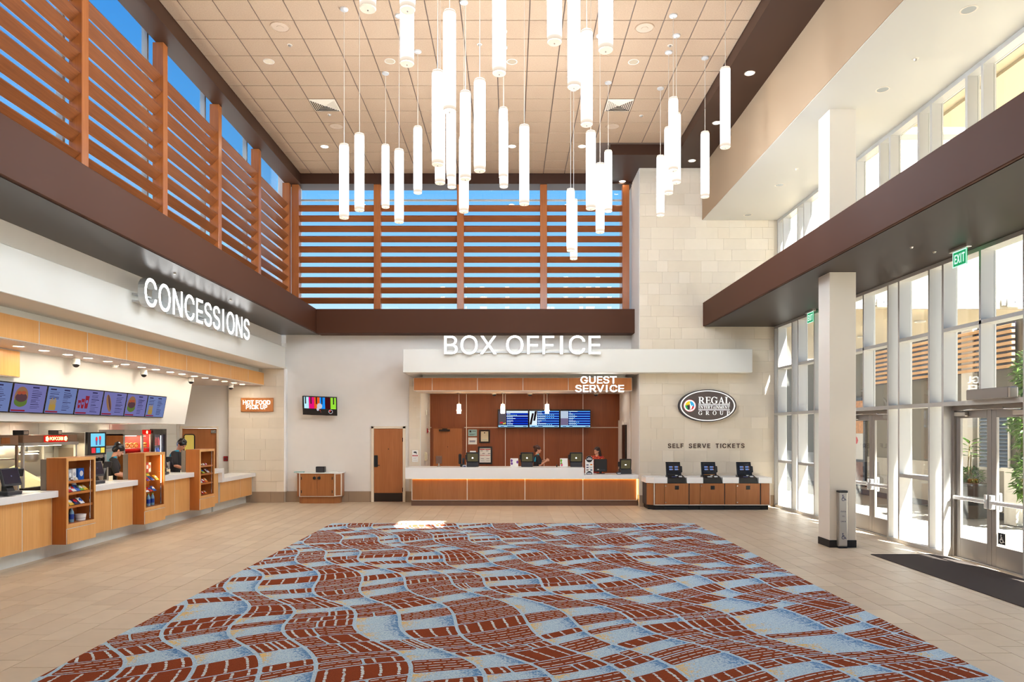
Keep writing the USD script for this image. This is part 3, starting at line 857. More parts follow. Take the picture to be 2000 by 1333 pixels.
for rank, k in enumerate(order):
    px, py, Y = PEND[k]
    x, y, zb = P(px, py, Y)
    t = thing("tube_pendant", f"glowing white tube pendant, {ORD[rank]} from the left of the hanging cluster", "pendant lamp", (x, y, zb), group="tube pendants in the cluster")
    R, L = 0.0825, 1.30
    part(t, "tube", MB().lathe([(R * 0.985, 0.012), (R, 0.03), (R, L - 0.03), (R * 0.985, L - 0.012)], (0, 0, 0), 24), "pendant_glow", local=True, smooth=40)
    part(t, "end_cap", MB().lathe([(0.0, -0.004), (0.010, -0.004), (0.010, 0.0), (R * 0.93, 0.0), (R * 0.99, 0.012), (R * 0.97, 0.016), (0, 0.016)], (0, 0, 0), 24), "pendant_cap", local=True, smooth=40)
    part(t, "knob", MB().cyl((0, 0, -0.012), (0, 0, 0.0), 0.008, n=10), "steel", local=True)
    part(t, "top_cap", MB().lathe([(0, L + 0.012), (0.02, L + 0.012), (R * 0.9, L + 0.002), (R * 0.99, L - 0.012), (0, L - 0.016)], (0, 0, 0), 24), "pendant_cap", local=True, smooth=40)
    part(t, "cord", MB().cyl((0, 0, L), (0, 0, CEIL - zb), 0.005, n=6), "cord", local=True)
    part(t, "canopy", MB().lathe([(0, CEIL - zb - 0.035), (0.02, CEIL - zb - 0.035), (0.07, CEIL - zb - 0.022), (0.075, CEIL - zb), (0, CEIL - zb)], (0, 0, 0), 20), "bar_steel", local=True, smooth=40)

# ------------------------------------------------------------------ recessed downlights, speakers, vents, sprinklers
_dl = {}


def downlight(px, py, z, label, group, r=0.075, kind="downlight_glow"):
    Y = F * (EYE - z) / (py - CY)
    x, y, _ = P(px, py, Y)
    key = (r, kind)
    if key in _dl:
        return copy_of(_dl[key], "downlight", label, (x, y, z), group=group)
    t = thing("downlight", label, "downlight", (x, y, z), group=group)
    _dl[key] = t
    part(t, "ring", MB().lathe([(r, 0.0), (r, -0.004), (r * 1.22, -0.006), (r * 1.25, 0.0)], (0, 0, 0), 24), "downlight_ring", local=True, smooth=50)
    part(t, "lamp", MB().lathe([(0, -0.0025), (r, -0.0025), (r, 0.0), (0, 0)], (0, 0, 0), 24), kind, local=True)
    return t


glow("soft_downlight", (242, 220, 190), 0.95)
glow("row_downlight", (255, 240, 220), 35.0)
glow("beam_downlight", (255, 236, 210), 6.0)
plain("unlit_lens", (176, 178, 176), 0.3, metal=0.3)
for k, (px, py) in enumerate([(525, 120), (761.5, 119.6), (1000, 120.5), (1237.4, 121), (634, 286.5), (1000, 286), (1137, 286)]):
    downlight(px, py, CEIL, f"round downlight in the tan tile ceiling, {['first of the near row', 'second of the near row', 'third of the near row', 'fourth of the near row', 'leftmost of the far row', 'middle of the far row', 'right of the far row'][k]}",
              "downlights in the tile ceiling", 0.09, "soft_downlight" if k < 4 else "row_downlight")
for k, (px, py) in enumerate([(1215.6, 354.5), (1351.6, 314), (1400, 240), (1464.4, 143)]):
    downlight(px, py, 9.25, f"lit downlight in the right brown ceiling beam, {ORD[k]} from the stone wall", "downlights in the right ceiling beam", 0.085, "beam_downlight")
for k, y in enumerate((9.3, 7.0, 4.6, 2.0, -0.6)):
    downlight(CX + 4.75 * F / y, CY - (9.25 - EYE) * F / y, 9.25, f"lit downlight of the right ceiling beam above the camera, {ORD[k]} beyond the frame", "downlights in the right ceiling beam", 0.085, "beam_downlight")
for k, (px, py) in enumerate([(554, 636), (491, 605), (402, 563.5), (279, 505), (90, 414)]):
    downlight(px, py, 4.86, f"lit downlight in the brown soffit over the concessions letters, {ORD[k]} from the far wall", "downlights in the left brown soffit", 0.085)
for k, (px, py) in enumerate([(1455, 635), (1518, 606), (1597, 567), (1716, 513), (1887, 434)]):
    downlight(px, py, 4.92, f"lit downlight in the dark soffit over the entrance doors, {ORD[k]} from the stone wall", "downlights in the entrance soffit", 0.085)
for k, (px, py) in enumerate([(36.4, 674.8), (86, 683.5), (132.5, 691.6), (172, 699.5), (210.6, 706.5), (244.5, 713), (276.7, 718.5), (304.4, 723.5), (332.4, 728.3), (355.6, 732.8), (380, 737), (400.4, 741), (420.6, 744), (438.8, 747.6), (457, 750.4), (473, 753.5)][::-1]):
    x, Y = -7.53, 7.53 * F / (CX - px)
    downlight(px, CY - (3.38 - EYE) * F / Y, 3.38, f"small lit downlight in the row under the concession canopy, {ORD[k]} from the stone pier", "downlight row under the concession canopy", 0.07, "row_downlight")
for k, (px, py) in enumerate([(1461, 420), (1522.7, 361.6), (1724, 175), (1892, 19)]):
    downlight(px, py, 7.82, f"unlit grey downlight in the white upper soffit, {ORD[k]} from the stone wall", "unlit downlights in the white soffit", 0.09, "unlit_lens")
sp0 = None
plain("speaker_grille", (204, 178, 152), 0.7, bump=0.3, bscale=400)
for k, (px, py) in enumerate([(547, 52.5), (1259, 54.5), (657, 247), (1196.5, 247)]):
    Y = F * (EYE - CEIL) / (py - CY)
    x, y, _ = P(px, py, Y)
    lab = f"round ceiling speaker with a mesh grille, {['near left', 'near right', 'far left', 'far right'][k]} of the four in the tile ceiling"
    if sp0:
        copy_of(sp0, "ceiling_speaker", lab, (x, y, CEIL)); continue
    sp0 = thing("ceiling_speaker", lab, "speaker", (x, y, CEIL), group="ceiling speakers")
    part(sp0, "rim", MB().lathe([(0.155, 0), (0.155, -0.01), (0.175, -0.012), (0.18, 0)], (0, 0, 0), 32), "ceiling_tile", local=True, smooth=50)
    part(sp0, "grille", MB().lathe([(0, -0.012), (0.07, -0.011), (0.155, -0.006), (0.155, 0), (0, 0)], (0, 0, 0), 32), "speaker_grille", local=True, smooth=50)
    part(sp0, "centre_disc", MB().lathe([(0, -0.016), (0.06, -0.016), (0.064, -0.01), (0, -0.01)], (0, 0, 0), 24), "speaker_grille", local=True)
vent0 = None
for k, (px, py) in enumerate([(634, 201), (1213, 201)]):
    Y = F * (EYE - CEIL) / (py - CY)
    x, y, _ = P(px, py, Y)
    x = 0.34 + 0.6096 * (math.floor((x - 0.34) / 0.6096) + 0.5)
    y = TY - 0.6096 * (math.floor((TY - y) / 0.6096) + 0.5)
    lab = ["square white ceiling air vent left of the pendants", "square white ceiling air vent right of the pendants"][k]
    if vent0:
        copy_of(vent0, "air_vent", lab, (x, y, CEIL - 0.001)); continue
    vent0 = thing("air_vent", lab, "vent", (x, y, CEIL - 0.001), group="ceiling air vents")
    part(vent0, "backing", MB().box(-0.296, 0.296, -0.296, 0.296, -0.002, 0.0), "brown_paint", local=True)
    for q in range(7):
        a, b = 0.296 - 0.042 * q, 0.296 - 0.042 * q - 0.03
        m = MB()
        for i in range(4):
            s = MB().hull([(-a, -a, -0.004), (a, -a, -0.004), (-b, -b, -0.022), (b, -b, -0.022), (-a, -a, -0.008), (a, -a, -0.008), (-b, -b, -0.026), (b, -b, -0.026)])
            s.turn(90 * i); m.add(*s.arrays())
        part(vent0, "louver_ring", m, "cream_paint", local=True)
spk = None
for k, (px, py, z, w) in enumerate([(566, 88, CEIL, "tile ceiling near its left edge"), (936.7, 87, CEIL, "tile ceiling between the pendants"), (1308.6, 89, CEIL, "tile ceiling near its right edge"), (643.5, 224, CEIL, "tile ceiling beside the left vent"),
                                    (1252.5, 226, CEIL, "tile ceiling beside the right vent"), (1788, 115, 7.82, "white upper soffit near the right edge"), (1555, 330, 7.82, "white upper soffit by the white column"),
                                    (341, 533, 4.86, "brown soffit above the first concessions letters"), (450, 585, 4.86, "brown soffit above the last concessions letters"), (1780, 482, 4.92, "dark entrance soffit near the exit sign"), (1825, 491, 4.92, "dark entrance soffit beside the glass wall")]):
    Y = F * (EYE - z) / (py - CY)
    x, y, _ = P(px, py, Y)
    lab = f"small round sprinkler cap in the {w}"
    if spk:
        copy_of(spk, "sprinkler", lab, (x, y, z)); continue
    spk = thing("sprinkler", lab, "sprinkler", (x, y, z), group="sprinkler caps")
    part(spk, "plate", MB().lathe([(0, -0.006), (0.045, -0.005), (0.05, 0), (0, 0)], (0, 0, 0), 20), "trim_white", local=True, smooth=50)
    part(spk, "head", MB().cyl((0, 0, -0.03), (0, 0, -0.005), 0.02, 0.028, 12), "steel", local=True)

# ------------------------------------------------------------------ lit letters
def letters(name, text, o, xd, height, width, label, depth=0.1, bold=True, mat_face="letter_glow", mat_side="letter_side", cat="sign"):
    """Each letter a part: a glowing face on a grey can."""
    t = thing(name, label, cat, o)
    xd = np.array(xd, float)
    zd = np.cross(xd, (0, 0, 1.0))
    glyphs = [g for _, g in lettering(text, height, 0.01, bold)]
    x0, x1 = min(g.bounds[0][0] for g in glyphs), max(g.bounds[1][0] for g in glyphs)
    sx = width / (x1 - x0)
    for c in glyphs:
        p = np.array(c.vertices); p[:, 0] = (p[:, 0] - x0) * sx
        if np.ptp(p[:, 1]) < height * 0.2:
            continue
        zz = p[:, 2] / 0.01
        base = np.array(o) + p[:, :1] * xd + p[:, 1:2] * np.array(ZP)
        can = MB().add(base + zz[:, None] * depth * zd, c.faces)
        face = MB().add(base + (depth + 0.002 + zz[:, None] * 0.006) * zd, c.faces)
        h = part(t, "letter", can, mat_side)
        part(h, "face", face, mat_face)
    return t


letters("concessions_sign", "CONCESSIONS", (-6.36, 12.12, 4.24), YP, 0.48, 4.86, "big lit white letters reading CONCESSIONS on the white header box at left", depth=0.12, bold=False)
part("/World/concessions_sign", "standoff_rail", MB().box(-6.505, -6.36, 12.2, 16.9, 4.30, 4.33).box(-6.505, -6.36, 12.2, 16.9, 4.42, 4.45), "letter_side")
letters("box_office_sign", "BOX OFFICE", (-1.76, 18.93, 4.11), XP, 0.485, 4.15, "big lit white letters reading BOX OFFICE on the header over the ticket counter", depth=0.07, bold=False)
part("/World/box_office_sign", "standoff_rail", MB().box(-1.7, 2.3, 18.93, 19.0, 4.15, 4.19), "letter_side")
t1 = letters("guest_service_sign", "GUEST", (1.925, 19.56, 3.38), XP, 0.185, 0.99, "lit white letters reading GUEST SERVICE on the wood band over the ticket counter", depth=0.03)


def add_letters(t, text, o, xd, height, width, depth, bold=True, mat_face="letter_glow", mat_side="letter_side"):
    xd = np.array(xd, float); zd = np.cross(xd, (0, 0, 1.0))
    glyphs = [g for _, g in lettering(text, height, 0.01, bold)]
    x0, x1 = min(g.bounds[0][0] for g in glyphs), max(g.bounds[1][0] for g in glyphs)
    sx = width / (x1 - x0)
    for c in glyphs:
        p = np.array(c.vertices); p[:, 0] = (p[:, 0] - x0) * sx
        zz = p[:, 2] / 0.01
        base = np.array(o) + p[:, :1] * xd + p[:, 1:2] * np.array(ZP)
        h = part(t, "letter", MB().add(base + zz[:, None] * depth * zd, c.faces), mat_side)
        part(h, "face", MB().add(base + (depth + 0.001 + zz[:, None] * 0.005) * zd, c.faces), mat_face)


add_letters(t1, "SERVICE", (1.78, 19.56, 3.145), XP, 0.185, 1.34, 0.03)
hf = thing("hot_food_sign", "wood sign reading HOT FOOD PICK UP in lit white letters on the stone pier", "sign", (-7.4, 20.5, 2.62))
part(hf, "board", MB().bbox(-7.75, -6.83, 20.43, 20.50, 2.62, 3.02, 0.004), "wood_office_x")
add_letters(hf, "HOT FOOD", (-7.69, 20.43, 2.83), XP, 0.115, 0.79, 0.012)
add_letters(hf, "PICK UP", (-7.60, 20.43, 2.695), XP, 0.115, 0.61, 0.012)
ss = thing("self_serve_sign", "dark brown letters reading SELF SERVE TICKETS on the stone wall", "sign", (4.3, 19.39, 1.6))
words, hgt = "SELF SERVE TICKETS", 0.115
adv = [0.075 if ch == " " else float(np.ptp(np.vstack([g.vertices for _, g in lettering(ch, hgt, 0.01, True)])[:, 0])) for ch in words]
gap = (2.09 - sum(adv)) / (len(words) - 1)
x = 4.295
for ch, w in zip(words, adv):
    if ch != " ":
        m = MB().text(ch, (x, 19.395, 1.605), XP, ZP, hgt, 0.014, True)
        part(ss, "letter", m, "ink_brown")
    x += w + gap
# ------------------------------------------------------------------ concession counter and its snack cases
CASES = [(11.545, 12.35), (14.01, 14.83), (16.50, 17.32)]
secs = [(5.0, 11.545, [5.0, 6.9, 8.8, 10.0, 10.84, 11.545], "nearest stretch"), (12.35, 14.01, [12.35, 13.26, 14.01], "stretch between the first and second snack cases"),
        (14.83, 16.50, [14.83, 15.76, 16.50], "stretch between the second and third snack cases"), (17.32, 18.11, [17.32, 18.11], "short stretch beyond the third snack case"), (18.22, 20.48, [18.22, 19.6, 20.46], "low stretch by the stone pier")]
for k, (y0, y1, cuts, lab) in enumerate(secs):
    zt = 1.005 if k < 4 else 0.755
    t = thing("concession_counter", f"wood panelled concession counter base, {lab}", "counter", (-7.75, (y0 + y1) / 2, 0), group="concession counter bases")
    part(t, "carcass", MB().box(-8.0, -7.4485, y0, y1, 0.23, zt), "trim_white")
    for a, b in zip(cuts[:-1], cuts[1:]):
        part(t, "wood_panel", MB().bbox(-7.465, -7.445, a + 0.010, b - 0.010, 0.235, zt - 0.004, 0.002), "wood_panel")
    part(t, "kick", MB().box(-7.9, -7.62, y0, y1, 0.0, 0.232), "kick_stone")
    top = MB().bbox(-8.05, -7.34, y0, y1, zt, zt + 0.107, 0.005)
    if k == 3:
        solo("counter_end", MB().bbox(-8.05, -7.34, y1, y1 + 0.105, 0.863, zt + 0.107, 0.004).bbox(-7.45, -7.34, y1, y1 + 0.105, 0.755, 0.864, 0.004), "white_gloss", "white step piece between the high and low concession countertops", "countertop")
    solo("countertop", top, "white_gloss", f"thick white countertop on the concession counter, {lab}", "countertop", "concession countertops")
for k, (y0, y1) in enumerate(CASES):
    lab = ["nearest wood snack display case set in the concession counter", "middle wood snack display case with a lit strip in the concession counter", "farthest wood snack display case set in the concession counter"][k]
    xf, xb, zt, zo, zb = -7.22, -7.54, 1.64, 1.585, 0.555
    t = thing("snack_case", lab, "display case", (-7.38, (y0 + y1) / 2, 0.0), group="snack cases in the concession counter")
    part(t, "side_panel", MB().bbox(xb, xf, y0, y0 + 0.028, 0.23, zt, 0.003), "wood_case")
    part(t, "side_panel", MB().bbox(xb, xf, y1 - 0.028, y1, 0.23, zt, 0.003), "wood_case")
    part(t, "back_panel", MB().box(xb, xb + 0.015, y0 + 0.028, y1 - 0.028, 0.23, zt - 0.03), "wood_case")
    part(t, "top_panel", MB().bbox(xb, xf, y0 + 0.028, y1 - 0.028, zt - 0.03, zt, 0.003), "wood_case")
    part(t, "face_frame", MB().box(xf, xf + 0.012, y0, y0 + 0.045, 0.49, zt).box(xf, xf + 0.012, y1 - 0.045, y1, 0.49, zt).box(xf, xf + 0.012, y0 + 0.045, y1 - 0.045, zo, zt).box(xf, xf + 0.012, y0 + 0.045, y1 - 0.045, 0.49, zb), "wood_case_front")
    part(t, "floor_panel", MB().box(xb + 0.015, xf, y0 + 0.028, y1 - 0.028, 0.23, zb), "wood_case")
    part(t, "kick", MB().box(-7.9, -7.62, y0, y1, 0.0, 0.228), "kick_stone")
    dr = part(t, "base_trim", MB().box(xf, xf + 0.012, y0, y1, 0.235, 0.486), "trim_white")
    part(dr, "base_panel", MB().box(xf + 0.012, xf + 0.02, y0 + 0.006, y1 - 0.006, 0.235, 0.476), "wood_case_front")
    for z in (1.235, 1.045, 0.825):
        if k == 1:
            part(t, "glass_shelf", MB().bbox(xb + 0.015, xf - 0.02, y0 + 0.03, y1 - 0.03, z, z + 0.008, 0.001), "case_glass")
        else:
            part(t, "shelf", MB().bbox(xb + 0.015, xf - 0.02, y0 + 0.03, y1 - 0.03, z - 0.012, z + 0.008, 0.002).box(xf - 0.035, xf - 0.02, y0 + 0.03, y1 - 0.03, z - 0.02, z + 0.02), "wood_shelf")
    part(t, "light_strip", MB().bbox(xf - 0.03, xf - 0.015, y1 - 0.115, y1 - 0.10, zb + (0.45 if k == 1 else 0.02), zo - 0.005, 0.002), "case_light" if k == 1 else "chrome")
    if k == 1:
        part(t, "strip_rail", MB().box(xf - 0.03, xf - 0.015, y1 - 0.115, y1 - 0.10, zb + 0.02, zb + 0.44), "chrome")
    solo("steel_guard", MB().bbox(-7.66, -7.555, y0 + 0.03, y0 + 0.06, 1.113, 1.62, 0.006), "steel_dull", f"brushed steel counter divider behind the {['nearest', 'middle', 'farthest'][k]} snack case", "divider", "steel counter dividers")

SNACK = {"red": (206, 30, 40), "yellow": (244, 196, 52), "blue": (30, 96, 190), "white": (240, 240, 238), "purple": (112, 62, 150), "green": (120, 176, 52), "orange": (240, 130, 40), "teal": (30, 150, 160), "pink": (226, 96, 130), "brown": (104, 66, 44),
         "silver": (190, 194, 200), "navy": (34, 44, 96), "cream": (238, 224, 190), "lime": (190, 210, 60)}
for k, c in SNACK.items():
    plain(f"pack_{k}", c, 0.28, spec=0.6)
plain("bottle_water", (120, 160, 186), 0.1, spec=0.7)
plain("bottle_label", (20, 60, 150), 0.4)


def pillow(w, h, d, c, tilt, seed):
    """A filled snack bag: front and back sheets joined at crimped ends; leans back by tilt degrees towards -x. Returns body and print."""
    r = random.Random(seed)
    nu, nv = 8, 8
    body, prnt = MB(), MB()
    pts = {}
    for side in (1, -1):
        for i in range(nu + 1):
            for j in range(nv + 1):
                u, v = i / nu, j / nv
                bulge = (math.sin(math.pi * u) ** 0.6) * (math.sin(math.pi * v) ** 0.7)
                pts[side, i, j] = (side * (d / 2 * bulge * (1 + 0.25 * math.sin(9 * u + 7 * v + seed)) + 0.001), (u - 0.5) * w * (1 - 0.10 * math.sin(math.pi * v)), v * h)
    t = math.radians(tilt)

    def tf(p):
        x, y, z = p
        return (c[0] + x * math.cos(t) - z * math.sin(t), c[1] + y, c[2] + x * math.sin(t) * 1.0 + z * math.cos(t) + d / 2 * math.sin(t))
    for side in (1, -1):
        vb = [tf(pts[side, i, j]) for i in range(nu + 1) for j in range(nv + 1)]
        fb, fp = [], []
        for i in range(nu):
            for j in range(nv):
                a = i * (nv + 1) + j
                q = (a, a + nv + 1, a + nv + 2, a + 1) if side > 0 else (a, a + 1, a + nv + 2, a + nv + 1)
                inner = side > 0 and ((i + 0.5 - nu / 2) / (nu * 0.36)) ** 2 + ((j + 0.5 - nv * 0.55) / (nv * 0.26)) ** 2 < 1
                (fp if inner else fb).append(q)
        body.add(vb, fb)
        if fp:
            prnt.add(vb, fp)
    return body, prnt


_seed = [0]


def bag(colour, second, y, z, x, w, h, d, tilt, label, cat="snack bag", group=None):
    _seed[0] += 1
    b, p = pillow(w, h, d, (x, y, z), tilt, _seed[0])
    t = thing("snack_bag", label, cat, (x, y, z), group=group)
    part(t, "pouch", b, f"pack_{colour}", smooth=60)
    part(t, "print", p, f"pack_{second}", smooth=60)


def bottle(y, z, x, label, s=1.0, cap="green"):
    t = thing("water_bottle", label, "bottle", (x, y, z), group="bottles in the snack cases")
    part(t, "body", MB().lathe([(0, 0), (0.031 * s, 0), (0.034 * s, 0.012 * s), (0.033 * s, 0.13 * s), (0.030 * s, 0.155 * s), (0.013 * s, 0.195 * s), (0.013 * s, 0.205 * s), (0, 0.205 * s)], (x, y, z), 18), "bottle_water", smooth=40)
    part(t, "label", MB().lathe([(0.0345 * s, 0.045 * s), (0.0348 * s, 0.05 * s), (0.0346 * s, 0.115 * s), (0.034 * s, 0.12 * s)], (x, y, z), 18), "bottle_label", smooth=40)
    part(t, "cap", MB().cyl((x, y, z + 0.205 * s), (x, y, z + 0.223 * s), 0.0145 * s, n=14), f"pack_{cap}")


def pack_box(colour, second, y, z, x, w, d, h, label, cat="box"):
    t = thing("snack_box", label, cat, (x, y, z))
    part(t, "carton", MB().bbox(x - d / 2, x + d / 2, y - w / 2, y + w / 2, z, z + h, 0.003), f"pack_{colour}")
    part(t, "print", MB().poly(sg.Point(0, 0).buffer(min(w, h) * 0.32, quad_segs=6), (x + d / 2, y, z + h * 0.55), YP, ZP, 0.0015), f"pack_{second}")


for k, (y0, y1) in enumerate(CASES):
    nm = ["nearest", "middle", "farthest"][k]
    X = -7.38
    L = y1 - y0
    ya = y0 + 0.06
    # sloping bags on the two middle shelves
    rows = {0: [(1.053, ["purple", "red", "white", "blue", "green", "yellow", "orange", "silver"]), (0.833, ["cream", "yellow", "navy", "white", "blue"])],
            1: [(1.053, ["red", "purple", "blue", "yellow", "orange", "lime"]), (0.833, ["cream", "white", "red", "blue", "silver"])],
            2: [(1.053, ["blue", "lime", "white", "yellow"]), (0.833, ["navy", "white", "red", "orange", "purple"])]}[k]
    for z, cols in rows:
        shelf = "second" if z > 1 else "third"
        span = 0.66 if z > 1 else 0.56
        nb = len(cols) // 3
        for q, c in enumerate(cols):
            back = q >= len(cols) - nb
            n = nb if back else len(cols) - nb
            i = q - (len(cols) - nb) if back else q
            wd = 0.125 if n <= 5 else 0.115
            y = ya + 0.06 + (span - wd) * (i + (0.35 if back else 0)) / max(1, n - (0.3 if back else 1))
            sec = ["yellow", "white", "red", "blue", "white", "cream"][(q + k) % 6]
            sec = "navy" if sec == c else sec
            bag(c, sec, y, z + (0.05 if back else 0.002), X + (-0.01 if back else 0.10), wd, 0.135 if not back else 0.12, 0.04, (28 if back else 44) + 3 * (q % 3),
                f"{c} snack bag {'behind the others ' if back else ''}on the {shelf} shelf of the {nm} snack case", group=f"snack bags on the {shelf} shelf of the {nm} case")
    zt = 1.243
    if k == 0:
        pack_box("teal", "pink", ya + 0.13, zt, X, 0.06, 0.1, 0.27, "tall dark teal box on the top shelf of the nearest snack case")
        pack_box("silver", "white", ya + 0.26, zt + 0.0, X - 0.02, 0.10, 0.1, 0.19, "silver carton on the top shelf of the nearest snack case")
        pack_box("white", "silver", ya + 0.39, zt, X - 0.03, 0.10, 0.1, 0.20, "white carton on the top shelf of the nearest snack case")
        pack_box("blue", "white", ya + 0.56, zt, X - 0.01, 0.15, 0.09, 0.20, "bright blue carton on the top shelf of the nearest snack case")
        for q, c in enumerate(("brown", "cream")):
            bag(c, "white", ya + 0.20 + 0.13 * q, zt, X + 0.10, 0.085, 0.06, 0.03, 30, f"small {c} cookie pack at the front of the nearest snack case's top shelf")
    elif k == 1:
        for q, (c, s) in enumerate((("red", "blue"), ("red", "white"), ("white", "red"))):
            yq = ya + 0.14 + 0.15 * q
            pack_box(c, s, yq, zt + 0.0, X + 0.02 - 0.03 * q, 0.13, 0.1, 0.19, f"{['red and blue', 'red and white', 'white and red'][q]} carton on the glass top shelf of the middle snack case")
    else:
        bag("teal", "pink", ya + 0.10, zt, X, 0.09, 0.20, 0.03, 8, "upright teal snack bag on the top shelf of the farthest snack case")
        for q, c in enumerate(("brown", "cream", "pink")):
            bag(c, "white", ya + 0.20 + 0.13 * q, zt, X + 0.10, 0.085, 0.06, 0.03, 30, f"small {c} cookie pack on the top shelf of the farthest snack case")
    zb = 0.557
    if k < 2:
        bag("orange" if k == 0 else "white", "white" if k == 0 else "red", ya + 0.10, zb, X + 0.06, 0.12, 0.22, 0.06, 6, f"tall {'orange' if k == 0 else 'white'} chip bag on the bottom of the {nm} snack case")
        bag("cream" if k == 0 else "blue", "red", ya + 0.17, zb, X - 0.05, 0.12, 0.23, 0.06, 4, f"tall {'cream' if k == 0 else 'blue'} chip bag at the back of the {nm} snack case's bottom")
        bottle(ya + (0.26 if k == 0 else 0.32), zb, X + 0.05, f"green-capped water bottle in the {nm} snack case, left one", 1.12)
        bottle(ya + (0.38 if k == 0 else 0.50), zb, X + (-0.03 if k == 0 else 0.04), f"green-capped water bottle in the {nm} snack case, right one", 1.12)
    if k == 0:
        t = thing("snack_tub", "white tub with a pale lid on the bottom of the nearest snack case", "tub", (X + 0.03, ya + 0.56, zb))
        part(t, "tub", MB().lathe([(0, 0), (0.075, 0), (0.092, 0.105), (0, 0.105)], (X + 0.03, ya + 0.54, zb), 20), "pack_white", smooth=40)
        part(t, "band", MB().lathe([(0.078, 0.02), (0.0825, 0.045), (0.080, 0.046)], (X + 0.03, ya + 0.54, zb), 20), "pack_silver", smooth=40)
    if k == 2:
        for q, c in enumerate(("silver", "brown", "red", "orange")):
            bag(c, "white", ya + 0.12 + 0.14 * q, zb, X + 0.06, 0.10, 0.10, 0.03, 48, f"small {c} packet on the bottom of the farthest snack case")


# ------------------------------------------------------------------ registers, readers and papers on the concession counter
plain("screen_dark", (34, 30, 44), 0.15, lum=0.25)
glow("screen_logo", (120, 116, 150), 0.7)


def register(x, y, z, yaw, label, scale=1.0):
    """A till screen on a pedestal; its screen looks along +x before turning."""
    t = thing("register", label, "cash register", (x, y, z), rotz=yaw, group="tills on the concession counter")
    c = lambda m: m
    part(t, "base", MB().bbox(-0.13, 0.12, -0.14, 0.14, 0, 0.06, 0.012), "dark_plastic", local=True)
    part(t, "neck", MB().hull([(-0.05, -0.07, 0.06), (0.05, -0.07, 0.06), (-0.05, 0.07, 0.06), (0.05, 0.07, 0.06), (-0.06, -0.05, 0.2), (0.0, -0.05, 0.2), (-0.06, 0.05, 0.2), (0.0, 0.05, 0.2)]), "black_plastic", local=True)
    m = MB().bbox(-0.02, 0.025, -0.17, 0.17, -0.14, 0.14, 0.012).turn(-16, axis=(0, 1, 0)).move((0.03, 0, 0.27))
    sc = part(t, "screen", m, "dark_plastic", local=True)
    part(sc, "display", MB().box(0.026, 0.028, -0.145, 0.145, -0.105, 0.118).turn(-16, axis=(0, 1, 0)).move((0.03, 0, 0.27)), "screen_dark", local=True)
    part(sc, "logo", MB().poly(sg.Point(0, 0).buffer(0.012, quad_segs=4), (0.0285, 0, 0.01), YP, ZP, 0.001).turn(-16, axis=(0, 1, 0)).move((0.03, 0, 0.27)), "screen_logo", local=True)
    return t


register(-7.62, 10.78, 1.112, -8, "dark till screen at the left end of the concession counter, before the nearest snack case")
register(-7.70, 10.12, 1.112, 160, "dark till screen seen from behind at the photo's left edge")
register(-7.62, 13.02, 1.112, -4, "dark till screen on the concession counter in front of the woman worker")
register(-7.66, 15.62, 1.112, 12, "dark till screen on the concession counter beside the working man")


def card_reader(x, y, z, yaw, label):
    t = thing("card_reader", label, "card reader", (x, y, z), rotz=yaw, group="card readers on the concession counter")
    part(t, "foot", MB().cyl((0, 0, 0), (0, 0, 0.015), 0.06, n=16), "steel", local=True)
    part(t, "pole", MB().cyl((0, 0, 0.015), (0, 0, 0.26), 0.014, n=10), "steel", local=True)
    part(t, "reader", MB().bbox(-0.012, 0.02, -0.075, 0.075, 0.24, 0.37, 0.008).turn(-14, axis=(0, 1, 0), c=(0, 0, 0.3)), "black_plastic", local=True)


card_reader(-7.86, 11.35, 1.112, 150, "black card reader on a pole beside the nearest snack case")
card_reader(-7.86, 13.86, 1.112, 150, "black card reader on a pole between the woman and the middle snack case")
card_reader(-7.86, 16.36, 1.112, 150, "black card reader on a pole in front of the working man")
for k, (x, y, w, lab, m) in enumerate([(-7.52, 11.05, 0.2, "white paper sheet on the counter near the first till", "paper"), (-7.48, 10.55, 0.16, "dark menu card lying near the photo's left edge", "ink"), (-7.5, 11.32, 0.15, "pale paper sheet against the nearest snack case", "paper"),
                                       (-7.52, 12.75, 0.2, "dark flat card on the counter right of the nearest snack case", "ink"), (-7.52, 13.35, 0.2, "white flyer on the counter before the woman worker", "paper"),
                                       (-7.5, 15.2, 0.18, "dark flat card on the counter right of the middle snack case", "ink"), (-7.5, 15.8, 0.22, "grey flyer on the counter before the working man", "paper")]):
    solo("counter_paper", MB().box(x - 0.08, x + 0.08, y - w / 2, y + w / 2, 1.1125, 1.115), m, lab, "paper")
for k, (y, lab) in enumerate([(13.72, "upright pink price card on the counter before the woman worker"), (16.05, "upright pink price card on the counter before the working man")]):
    solo("price_card", MB().bbox(-7.72, -7.715, y - 0.07, y + 0.07, 1.1125, 1.21, 0.001).box(-7.74, -7.69, y - 0.05, y + 0.05, 1.1125, 1.116), "pack_cream", lab, "card")
t = thing("bread_plate", "white dome cover on the short counter beyond the farthest snack case", "cover", (-7.55, 17.62, 1.112))
part(t, "plate", MB().cyl((-7.55, 17.62, 1.112), (-7.55, 17.62, 1.122), 0.13, n=24), "pack_white")
part(t, "cover", MB().lathe([(0.12, 0.01), (0.115, 0.05), (0.08, 0.085), (0, 0.095)], (-7.55, 17.62, 1.112), 24), "paper", smooth=60)

